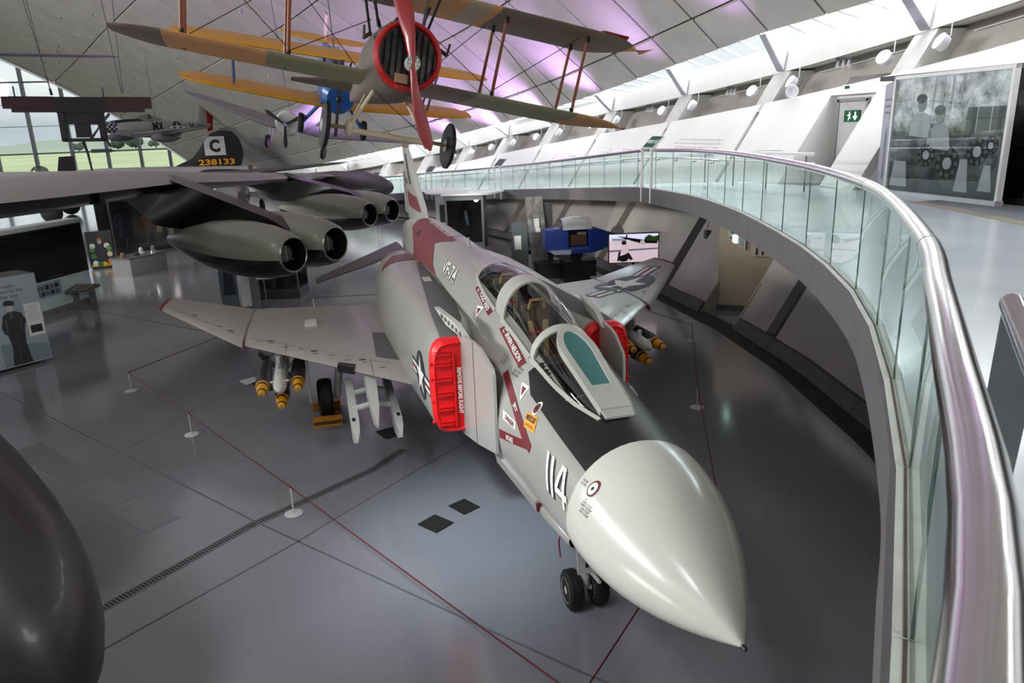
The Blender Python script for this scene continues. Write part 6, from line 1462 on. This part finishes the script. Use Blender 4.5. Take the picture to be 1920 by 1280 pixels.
g = G(); g.text('ought\nwood to the\nber war', 0, lambda u, v: fI(x0+.42+u*1.0, 1.86+v, .025), .088); g.build('lettering', prt, ip, smooth=0)
un = mat('print_uniform', (.13, .13, .15), .6); fc = mat('print_face', (.60, .59, .58), .6)
pI('print_sky', [(x0+.3, .9), (x0+.62, .9), (x0+.62, 1.75), (x0+.4, 1.6)], mat('print_pale', (.44, .49, .52), .6), .024)
pI('print_figure', [(x0+.18, .03), (x0+.62, .03), (x0+.56, .55), (x0+.60, .92), (x0+.66, 1.1), (x0+.58, 1.30), (x0+.45, 1.36), (x0+.30, 1.36), (x0+.17, 1.28), (x0+.10, 1.0), (x0+.14, .85), (x0+.2, .8), (x0+.24, .5)], un, .028)
pI('print_face', el(x0+.36, 1.46, .075, .10), fc, .031); pI('print_cap', [(x0+.25, 1.52), (x0+.47, 1.50), (x0+.49, 1.58), (x0+.40, 1.64), (x0+.28, 1.64), (x0+.23, 1.58)], un, .034)
for P_ in ([(x0+.19, .85), (x0+.23, .86), (x0+.24, 1.2), (x0+.21, 1.2)], [(x0+.50, .80), (x0+.52, .80), (x0+.55, 1.2), (x0+.53, 1.2)], [(x0+.37, .1), (x0+.385, .1), (x0+.40, .8), (x0+.385, .8)], [(x0+.33, 1.2), (x0+.40, 1.2), (x0+.38, 1.36), (x0+.34, 1.36)]): pI('print_fold', P_, mat('print_fold', (.26, .26, .28), .6), .030)
pI('print_ground', [(x0, .03), (wI-.03, .03), (wI-.03, .42), (x0, .62)], mat('print_field', (.40, .46, .50), .6), .0245)
pI('text_sheet', [(wI-.40, .66), (wI-.03, .66), (wI-.03, 1.48), (wI-.40, 1.48)], paper, .03)
for r in range(12): pI('text_line', [(wI-.37, 1.42-r*.035), (wI-.07-.04*(r % 3 == 2), 1.42-r*.035), (wI-.07-.04*(r % 3 == 2), 1.43-r*.035), (wI-.37, 1.43-r*.035)], mat('text_grey', (.5, .5, .5), .7), .033)
pI('text_picture', [(wI-.35, .74), (wI-.08, .74), (wI-.08, .93), (wI-.35, .93)], prt, .033)
for u in (.2, wI-.2): G().box(fI(u, -.04, -.2), (.05, .05, .08)).build('foot', darksteel, ip)
dw = thing('display_wall', 'long pale display wall with a wide black video screen and a photo strip', 'display wall')
a = V((18.0, 13.1, 0)); b = V((24.2, 10.25, 0)); axp2 = (b-a).normalized(); nw = V((-axp2.y, axp2.x, 0)); nw = nw if nw.x < 0 else -nw
wD = (b-a).length; fD = lambda u, v, d=0: a+axp2*u+V((0, 0, v))+nw*d
def bD(name, u0, u1, v0, v1, d0, d1, m): return G().hexa([fD(u0, v0, d0), fD(u1, v0, d0), fD(u1, v0, d1), fD(u0, v0, d1)], [fD(u0, v1, d0), fD(u1, v1, d0), fD(u1, v1, d1), fD(u0, v1, d1)]).build(name, m, dw)
bD('wall_board', 0, wD, .22, 2.85, -.5, 0, mat('board_pale', (.58, .64, .65), .5)); bD('plinth', .0, wD, 0, .22, -.45, -.04, mat('plinth_dim', (.36, .35, .34), .6))
bD('video_screen', .6, wD-.06, 1.18, 2.72, .0, .05, mat('screen_black', (.015, .014, .014), .12)); bD('screen_bezel', .55, wD-.02, 1.14, 2.76, .0, .03, black); bD('top_edge', 0, wD, 2.85, 2.9, -.5, .02, mat('edge_pale', (.7, .7, .7), .4))
bD('photo_strip', wD-2.5, wD-1.35, .62, 1.08, 0, .012, mat('strip_blue', (.40, .47, .52), .5))
for i in range(5):
    for j in range(2): bD('portrait_print', wD-2.42+i*.2, wD-2.27+i*.2, .68+j*.18, .82+j*.18, .012, .016, prt if (i+j) % 2 else mat('portrait_grey', (.3, .28, .27), .6))
bD('screen_caption', wD-1.9, wD-1.2, 1.22, 1.245, .05, .052, mat('caption_brown', (.25, .12, .11), .5))
def lectern(name, lb, c, rz, w=.85, h=.74, picture=True):
    t = thing(name, lb, 'lectern', (*c, 0), (0, 0, rz)); m = mat('lectern_grey', (.31, .31, .31), .55)
    for s in (-1, 1): G().box((0, s*w*.36, h*.44), (.16, .12, h*.88)).build('leg', m, t)
    G().hexa([(-.32, -w/2, h*.86), (.3, -w/2, h*.98), (.3, w/2, h*.98), (-.32, w/2, h*.86)], [(-.32, -w/2, h*.93), (.3, -w/2, h*1.08), (.3, w/2, h*1.08), (-.32, w/2, h*.93)]).build('sloped_top', m, t)
    if picture:
        f = lambda u, v, e=.006: V((-.32+.62*(v+.5), u, h*(.93+.15*(v+.5))+e))
        G().quad(f(-.26, -.36), f(.26, -.36), f(.26, .36), f(-.26, .36)).build('label_sheet', mat('sheet_pink', (.70, .66, .65), .6), t, smooth=0)
        g = G()
        for i in range(4):
            for j in range(2): g.quad(*[f(-.2+i*.105+du, -.26+j*.28+dv, .010) for du, dv in ((0, 0), (.085, 0), (.085, .22), (0, .22))])
        g.build('label_photo', prt, t, smooth=0)
    return t
lectern('lectern', 'grey sloped lectern with a photo label in front of the pale display wall', (23.0, 10.2), rad(-22))
# far back left: poster, plinth, clothes case
po = thing('poster_stand', 'dark poster of a person in uniform among flowers by a display plinth', 'poster', (31.9, 11.75, 0), (0, 0, rad(-72)))
G().box((0, 0, .85), (1.0, .06, 1.55)).build('board', mat('poster_dark', (.07, .06, .09), .5), po)
y_ = -.036 if True else .036
def pq2(name, P, m, d=.0): return G().prism([(u, -.034-d, v) for u, v in P], (0, -.003, 0)).build(name, m, po, smooth=0)
pq2('print_figure', [(-.12, .35), (.14, .35), (.18, .9), (.1, 1.05), (-.1, 1.05), (-.17, .9)], mat('poster_navy', (.07, .09, .15), .5)); pq2('print_face', el(0, 1.18, .08, .11), mat('poster_face', (.6, .58, .56), .5)); pq2('print_hair', el(0, 1.27, .09, .06), mat('poster_hair', (.5, .32, .14), .5), .004)
for u, v, c in ((-.33, .85, (.2, .42, .2)), (.32, .85, (.28, .5, .25)), (-.3, .55, (.75, .75, .7)), (.32, .6, (.78, .72, .6)), (-.28, .25, (.8, .8, .82)), (.3, .3, (.75, .4, .14)), (.05, .18, (.75, .62, .1)), (-.1, .2, (.1, .4, .2)), (.25, .98, (.8, .78, .7)), (-.3, 1.0, (.7, .75, .7))):
    pq2('print_flower', el(u, v, .11, .12, 10), mat('poster_bloom_%d' % int(100*(u+1)+10*v), c, .5), .002)
pq2('print_base', [(-.45, .09), (.45, .09), (.45, .2), (-.45, .2)], mat('poster_yellow', (.7, .58, .1), .5)); G().box((0, 0, .04), (.9, .3, .08)).build('foot', black, po)
pi_ = thing('display_plinth', 'grey display plinth with small instruments on top near the flower poster', 'plinth', (29.9, 9.85, 0), (0, 0, rad(-35)))
G().box((0, 0, .36), (1.9, 1.0, .72)).build('body', pgrey, pi_); G().box((0, 0, .74), (2.0, 1.05, .04)).build('top', mat('plinth_top', (.3, .3, .3), .4), pi_)
for i, (x, y) in enumerate(((-.7, .1), (-.2, -.15), (.3, .15), (.6, -.2))):
    t = thing('instrument', 'small %s instrument on the grey display plinth' % ('round brass', 'dark square', 'pale round', 'glass domed')[i], 'instrument', V((29.9, 9.85, .76))+Mx.Rotation(rad(-35), 3, 'Z') @ V((x, y, 0)))
    G().lathe([(0, .12), (.08, .12), (.10, .08), (.16+.03*i, .07), (.2+.03*i, .02)], 12 if i != 1 else 4).build('body', (mat('inst_brass', (.5, .42, .3), .4, .6), black, paper, steel)[i], t); G().lathe([(.1, .085), (.12, .085)], 12).build('ring', darksteel, t)
cc_ = thing('clothes_case', 'glazed case with red and blue flying clothes and pale notes beneath the bomber wing', 'display case', (38.0, 10.2, 0), (0, 0, rad(-58)))
G().box((0, 1.0, 1.3), (5.6, .1, 2.6)).build('back_panel', mat('case_back', (.12, .12, .13), .6), cc_); G().box((0, 0, .1), (5.6, 2.0, .2)).build('floor_plate', mat('case_floor', (.16, .16, .17), .5), cc_)
for x in (-2.8, -.9, .95, 2.8): G().box((x, -.95, 1.3), (.06, .06, 2.6)).build('case_post', mat('case_post', (.32, .32, .34), .4, .5), cc_)
for x in (-1.85, .02, 1.87): G().box((x, -.95, 1.3), (1.75, .015, 2.5)).build('glass_pane', glass('case_glass', (.8, .8, .8), .1), cc_)
def garment(nm, lb, x, y, m, h0, h1, par=None):
    t = thing(nm, lb, 'clothing', cc_.matrix_basis @ V((x, y, .0)) if False else Mx.Translation(V((38.0, 10.2, 0))) @ Mx.Rotation(rad(-58), 4, 'Z') @ V((x, y, .2)), (0, 0, rad(-58)))
    G().loft([[V((w*sin(2*pi*k/14), d*cos(2*pi*k/14), z)) for k in range(14)] for z, w, d in ((h0, .24, .16), (h0+(h1-h0)*.5, .25, .17), (h1-.15, .30, .17), (h1-.03, .2, .12), (h1, .08, .08))]).build('torso', m, t)
    for s in (-1, 1): G().tube([(s*.27, 0, h1-.12), (s*.38, -.03, h1-.45), (s*.34, -.1, h1-.75)], [.09, .075, .06], 8).build('sleeve', m, t)
    G().tube([(0, 0, 0), (0, 0, h0+.1)], .03, 6).build('stand', darksteel, t)
rd_ = mat('cloth_red', (.42, .07, .07), .8); nv_ = mat('cloth_navy', (.08, .10, .22), .8)
garment('flying_jacket', 'red flying jacket on a stand, higher of the two in the clothes case', .35, .4, rd_, 1.2, 2.0); garment('flying_jacket', 'red flying jacket on a stand, lower of the two in the clothes case', -.9, -.1, rd_, .7, 1.45); garment('flying_suit', 'dark blue flying suit on a stand in the clothes case', -1.9, .0, nv_, .5, 1.7); garment('flying_suit', 'grey blue flying suit at the right of the clothes case', 1.6, .2, mat('cloth_greyblue', (.2, .25, .32), .8), .6, 1.6)
for i, (x, z) in enumerate(((-.45, 1.0), (.1, .75), (.75, 1.35), (1.0, 1.0), (2.3, .9))):
    tag(G().prism([(x-.13, 0, z-.2), (x+.13, 0, z-.2), (x+.13, 0, z+.2), (x-.13, 0, z+.2)], (0, .012, 0)).xf(Mx.Translation(V((38.0, 10.2, 0))) @ Mx.Rotation(rad(-58), 4, 'Z') @ Mx.Translation(V((0, -.6, 0)))).build('note_card', mat('card_buff', (.62, .55, .42), .7)), '%s buff note card from the left in the clothes case' % ORD[i], 'card', 'note cards in the clothes case')
# sign group under the near pods
ls = thing('low_case', 'glazed low case with dark contents under the paired pods behind the wing', 'display case', (22.6, 4.05, 0), (0, 0, rad(-15)))
G().box((0, 0, .15), (1.2, 1.8, .3)).build('base', mat('case_base', (.2, .2, .2), .5), ls); G().box((.55, 0, .9), (.06, 1.8, 1.3)).build('back', mat('case_back', '1c1c1c'), ls); G().box((-.58, 0, .95), (.015, 1.75, 1.25)).build('glass_pane', glass('case_glass', (.8, .8, .8), .1), ls)
for s in (-.88, .88): G().box((-.58, s, .9), (.04, .04, 1.4)).build('post', darksteel, ls)
G().box((.2, .1, .55), (.5, .9, .5)).build('crate', mat('crate_brown', (.2, .16, .12), .8), ls)
for i, (c, rz, m, lb) in enumerate((((21.35, 5.5), 20, mat('panel_photo_blue', (.36, .42, .46), .6), 'pale blue photo board, left one of the pair under the near pods'), ((20.95, 4.95), 8, paint_w, 'plain white upright board between the blue board and the grey post'), ((20.8, 4.65), 0, pgrey, 'grey upright post board next to the white board under the pods'))):
    t = thing('upright_board', lb, 'display board', (*c, 0), (0, 0, rad(rz))); w = (.55, .28, .26)[i]
    G().box((0, 0, .8), (.06, w, 1.5)).build('board', m, t); G().box((0, 0, .03), (.3, w, .06)).build('foot', pgrey, t)
    if i == 0: G().quad((-.034, -.2, .4), (-.034, .2, .4), (-.034, .1, 1.3), (-.034, -.15, 1.2)).build('print_shape', mat('print_navy', (.15, .2, .25), .6), t, smooth=0)
tk = thing('label_tray', 'small tilted white label tray beside the white board under the pods', 'label', (20.75, 4.35, 0)); G().tube([(0, 0, 0), (0, 0, 1.0)], .02, 6).build('pole', darksteel, tk); G().hexa([(-.14, -.25, .95), (.14, -.25, 1.1), (.14, .22, 1.1), (-.14, .22, .95)], [(-.15, -.25, .99), (.13, -.25, 1.14), (.13, .22, 1.14), (-.15, .22, .99)]).build('tray', paper, tk); G().lathe([(0, .15), (.02, .14)], 16).build('foot', darksteel, tk)

# ---------------------------------------------------------------- exhibits under the mezzanine on the right
uc = thing('uniform_case', 'grey glazed case with a dark uniform under a white canopy by the leaning wall', 'display case', (30.6, -4.3, 0), (0, 0, rad(-20)))
gc = mat('case_grey', (.33, .34, .36), .5)
G().box((.55, 0, 1.15), (.06, 1.7, 2.3)).build('back', mat('case_inner', (.13, .14, .15), .6), uc); G().box((0, 0, .12), (1.15, 1.8, .24)).build('base', gc, uc); G().box((0, 0, 2.28), (1.2, 1.85, .2)).build('head', gc, uc)
for s in (-.85, .85): G().box((0, s, 1.2), (1.1, .1, 2.1)).build('side', gc, uc)
G().box((-.57, 0, 1.2), (.015, 1.6, 1.95)).build('glass_pane', glass('case_glass', (.8, .8, .8), .1), uc)
G().hexa([(-.9, -1.2, 2.42), (.9, -1.75, 2.42), (.9, 1.0, 2.42), (-.9, 1.0, 2.42)], [(-.9, -1.2, 2.5), (.9, -1.75, 2.5), (.9, 1.0, 2.5), (-.9, 1.0, 2.5)]).build('canopy', paint_w, uc)
un_ = thing('uniform', 'dark flying uniform with a pale scarf on a stand inside the grey case', 'clothing', Mx.Translation(V((30.6, -4.3, 0))) @ Mx.Rotation(rad(-20), 4, 'Z') @ V((.0, .1, .25)), (0, 0, rad(-20)))
G().loft([[V((d*cos(2*pi*k/14), w*sin(2*pi*k/14), z)) for k in range(14)] for z, w, d in ((.35, .24, .16), (.9, .26, .18), (1.3, .32, .18), (1.42, .2, .12), (1.48, .08, .08))]).build('jacket', mat('cloth_black', (.05, .05, .06), .8), un_)
G().tube([(-.17, -.1, 1.42), (-.2, -.14, 1.1), (-.2, -.2, .75)], [.07, .09, .05], 8).build('scarf', mat('scarf_pale', (.62, .72, .82), .7), un_); G().ball((0, 0, 1.62), (.1, .11, .13), 12, 8).build('stand_head', black, un_); G().lathe([(0, .2), (.03, .2), (.04, .03), (.4, .03)], 14).build('stand', darksteel, un_)
kb = thing('kiosk', 'white rounded kiosk behind the jet fin left of the uniform case', 'kiosk', (34.5, -4.2, 0), (0, 0, rad(-15)))
G().box((0, 0, 1.1), (1.0, 1.3, 2.2)).build('body', paint_w, kb); G().lathe([(2.2, 1.2), (2.28, 1.25), (2.36, 1.2)], 24, (0, 0, 0)).build('roof', paint_w, kb); G().box((-.52, .1, 1.2), (.03, .7, .9)).build('opening', mat('kiosk_dark', (.25, .26, .27), .5), kb)
mb_ = thing('mirror_door', 'tall scratched metal hatch panel with an arched opening behind the blue cockpit', 'metal panel', (22.3, -5.3, 0), (0, 0, rad(-10)))
sm = mat('scratched_metal', (.42, .41, .40), .25, .85, var=.4, scale=6)
g = G()
g.hexa([(0, -.42, .05), (.05, -.42, .05), (.05, .2, .05), (0, .2, .05)], [(0.15, -.3, 1.55), (.2, -.3, 1.55), (.2, .32, 1.55), (.15, .32, 1.55)]); g.hexa([(.21, -.28, 2.1), (.26, -.28, 2.1), (.26, .36, 2.1), (.21, .36, 2.1)], [(.28, -.22, 2.85), (.33, -.22, 2.85), (.33, .42, 2.85), (.28, .42, 2.85)])
g.hexa([(.15, -.3, 1.55), (.2, -.3, 1.55), (.2, -.16, 1.55), (.15, -.16, 1.55)], [(.21, -.28, 2.1), (.26, -.28, 2.1), (.26, -.12, 2.1), (.21, -.12, 2.1)]); g.hexa([(.15, .16, 1.55), (.2, .16, 1.55), (.2, .32, 1.55), (.15, .32, 1.55)], [(.21, .22, 2.1), (.26, .22, 2.1), (.26, .36, 2.1), (.21, .36, 2.1)])
g.build('sheet', sm, mb_); G().box((.35, -.35, 1.3), (.08, .5, 2.6)).build('support', mat('support_grey', (.22, .22, .23), .5), mb_)
G().box((.5, 0, .04), (.5, .9, .08)).build('foot', darksteel, mb_); G().quad((.3, -.14, 1.56), (.3, .2, 1.56), (.34, .24, 2.09), (.34, -.12, 2.09)).build('lit_opening', mat('opening_pale', (.75, .76, .77), .5), mb_, smooth=0)
lp = thing('label_post', 'dark green slanted label post left of the scratched metal panel', 'label post', (22.4, -4.62, 0), (0, 0, rad(-10)))
G().hexa([(-.25, -.3, 0), (.3, -.3, 0), (.3, .3, 0), (-.25, .3, 0)], [(.0, -.28, 1.9), (.3, -.28, 1.95), (.3, .28, 1.95), (.0, .28, 1.9)]).build('body', mat('label_green_grey', (.20, .24, .25), .5), lp); G().quad((-.13, -.05, 1.0), (-.13, .2, 1.0), (-.055, .2, 1.5), (-.055, -.05, 1.5)).build('notice', paper, lp, smooth=0)
sl_ = thing('floor_label', 'small white slanted label stand on the floor before the writing desk', 'label', (22.4, -3.5, 0)); G().prism([(0, -.16, .35), (0, .16, .35), (.2, .2, .85), (.2, -.12, .85)], (.02, 0, 0)).build('tray', paper, sl_); G().tube([(.1, .02, 0), (.1, .02, .5)], .015, 6).build('pole', steel, sl_); G().lathe([(0, .12), (.02, .11)], 14, (.1, .02, 0)).build('foot', steel, sl_)
bc = thing('blue_cockpit', 'blue cut-away trainer cockpit with silver hood on a black stand under the mezzanine', 'cockpit section', (20.2, -6.0, 1.12), (0, 0, rad(-98)))
bl_ = mat('cockpit_blue', (.06, .16, .44), .35, coat=.3)
# local x runs away from the blunt end to the pointed right end
def bsect(x, w, z0, z1): return [V((x, -w, z0)), V((x, w, z0)), V((x, w, z1-.08)), V((x, w*.8, z1)), V((x, -w*.8, z1)), V((x, -w, z1-.08))]
G().loft([bsect(x, w, a, b) for x, w, a, b in ((-1.1, .36, .12, .82), (-.5, .42, .0, .85), (-.32, .42, .0, .85))]).build('rear_shell', bl_, bc)
G().loft([bsect(x, w, a, b) for x, w, a, b in ((-.32, .42, .0, .22), (.42, .42, .0, .22))]).build('lower_shell', bl_, bc)
G().loft([bsect(x, w, a, b) for x, w, a, b in ((.42, .42, .0, .82), (.7, .4, .05, .8), (1.3, .22, .2, .6), (1.75, .05, .32, .45))]).build('nose_shell', bl_, bc)
G().box((.05, .38, .5), (.74, .04, .56)).build('far_side', bl_, bc)
G().box((.05, .1, .42), (.66, .4, .36)).build('seat_and_panel', mat('cockpit_brown', (.26, .16, .10), .7, var=.4, scale=8), bc); G().box((.22, -.05, .5), (.3, .08, .36)).build('panel_pale', mat('cockpit_pale', (.45, .42, .34), .6, var=.4, scale=14), bc)
G().loft([[V((x, w*sin(t), .82+h*max(0, cos(t)))) for t in [-pi/2+pi*k/12 for k in range(13)]] for x, w, h in ((-.5, .42, .34), (0, .44, .42), (.5, .42, .34))], closed=False).build('hood', mat('hood_silver', (.66, .66, .67), .4, .3), bc)
G().prism([(-.5, -.42, .82), (-.5, -.42, 1.06), (.5, -.42, 1.06), (.5, -.42, .82)], (0, .03, 0)).build('hood_side', mat('hood_silver', '999999'), bc)
G().prism([(-1.0, -.4, .12), (-.2, -.4, .12), (-.35, -1.0, .10), (-.9, -1.0, .10)], (0, 0, .03)).build('stub_wing', mat('stub_pale', (.55, .60, .66), .4), bc)
G().lathe([(0, .02), (.02, .3), (.05, .3)], 18, (1.55, .35, .5), (.4, -1, 0)).build('disc', mat('disc_pale', (.66, .67, .67), .5), bc)
st_ = thing('cockpit_stand', 'black boxy stand carrying the blue cockpit', 'stand', (20.9, -6.35, 0), (0, 0, rad(-98)))
G().box((0, 0, .36), (1.15, .8, .72)).build('box', black, st_)
G().box((-.05, 0, .9), (.35, .5, .40)).build('riser', black, st_); G().box((.3, -.1, .755), (.5, .5, .07)).build('tray', mat('tray_pale', (.6, .63, .65), .5), st_); G().box((.3, -.1, .81), (.5, .5, .02)).build('tray_lid', mat('tray_pale', 'aaaaaa'), st_)
stp = thing('step_stool', 'low black stool with pale tread in front of the black stand', 'stool', (20.0, -6.75, 0), (0, 0, rad(-98)))
G().box((0, 0, .2), (.5, .36, .03)).build('tread', mat('tray_pale', 'aaaaaa'), stp)
for x in (-.2, .2):
    for y in (-.13, .13): G().box((x, y, .095), (.04, .04, .19)).build('leg', black, stp)
dk_ = thing('writing_desk', 'dark wooden writing desk with slim legs left of the blue cockpit', 'desk', (23.6, -5.55, 0), (0, 0, rad(-98)))
wd = mat('dark_wood', (.09, .07, .06), .4)
G().box((0, 0, .74), (1.3, .65, .05)).build('desk_top', wd, dk_); G().box((0, 0, .66), (1.2, .58, .12)).build('apron', wd, dk_)
for x in (-.58, .58):
    for y in (-.26, .26): G().box((x, y, .31), (.05, .05, .62)).build('leg', wd, dk_)
bt_ = thing('boot', 'small black leather boots on the dark desk', 'boots', (23.5, -5.85, .766)); 
for y in (-.08, .08): G().loft([[V((x+.07*sin(2*pi*k/10), y+.05*cos(2*pi*k/10), z)) for k in range(10)] for z, x in ((0, 0), (.1, 0), (.3, .02))]).build('boot_shaft', black, bt_)
db = thing('dark_chest', 'low dark chest on the floor between the desk and the black stand', 'chest', (21.75, -5.75, 0), (0, 0, rad(-98))); G().box((0, 0, .26), (1.3, .7, .5)).build('body', mat('chest_dark', (.05, .045, .04), .5), db); G().box((0, 0, .53), (1.34, .74, .05)).build('lid', wd, db)
tv = thing('video_screen', 'bright flat screen showing a person in a wheelchair before a bomber, near the star wing', 'screen', (17.9, -7.15, 0), (0, 0, math.atan2(-1.63, -.42)))
# local x along the screen (left to right for the viewer)
G().box((0, 0, 1.5), (1.62, .06, .96)).build('housing', black, tv)
fT = lambda u, v, d=0.: V((u, -.032-d, 1.5+v))
def tq(name, P, c, d, s=1.): return G().quad(*[fT(u*.78, v*.45, d) for u, v in P]).build(name, glow('screen_'+name, c, s), tv, smooth=0)
tq('sky', [(-1, .55), (1, .55), (1, 1), (-1, 1)], (.80, .80, .90), .002, .75); tq('apron', [(-1, -1), (1, -1), (1, .56), (-1, .56)], (.82, .74, .78), .002, .6); tq('apron_band', [(-1, -.25), (1, -.12), (1, -.02), (-1, -.12)], (.45, .42, .5), .003, .4)
tq('trees', [(.42, .5), (1, .45), (1, .85), (.8, .78), (.62, .92), (.45, .72)], (.18, .28, .15), .003, .3); tq('building', [(-.9, .56), (-.3, .5), (-.3, .68), (-.9, .72)], (.55, .58, .66), .003, .5)
tq('wing', [(-.68, .86), (-.55, .84), (.95, .42), (.9, .30), (.25, .34), (-.1, .52)], (.06, .07, .10), .004, .12); tq('fuselage', [(.2, .34), (.95, .28), (.98, .45), (.3, .52)], (.05, .06, .08), .005, .1); tq('fin', [(-.38, .62), (-.30, .98), (-.26, .98), (-.28, .6)], (.12, .15, .25), .004, .2)
for nm, P, c, d in (('propeller_disc', el(.35, .38, .10, .18), (.85, .85, .85), .006), ('person_head', el(-.40, .38, .10, .17), (.16, .09, .07), .006), ('wheel', el(-.42, -.72, .20, .24), (.08, .07, .08), .006)):
    G().quad(*[fT(u*.78, v*.45, d) for u, v in P]).build('screen_'+nm, glow('scr_'+nm, c, .3), tv, smooth=0)
tq('person_body', [(-.5, -.35), (-.2, -.35), (-.22, .2), (-.42, .28), (-.52, .1)], (.80, .70, .72), .007, .6); tq('person_legs', [(-.45, -.5), (-.12, -.85), (-.02, -.8), (-.2, -.3)], (.15, .12, .13), .0075, .2); tq('chair_frame', [(-.68, -.9), (-.6, -.9), (-.52, -.2), (-.62, -.25)], (.1, .08, .09), .007, .2)
G().box((0, .05, .55), (.08, .06, 1.1)).build('pole', black, tv); G().box((0, .05, .03), (.7, .5, .06)).build('foot', black, tv)
wb = thing('wall_box', 'small grey box fixed on the leaning wall right of the screen', 'wall box', wp(17.0, 1.9, -.02)); G().box((0, .05, 0), (.16, .12, .26)).build('case', mat('wallbox_grey', (.33, .31, .30), .6), wb); G().tube([(0, .05, .13), (.3, -.3, .7)], .012, 5).build('conduit', mat('wallbox_grey', '555555'), wb)
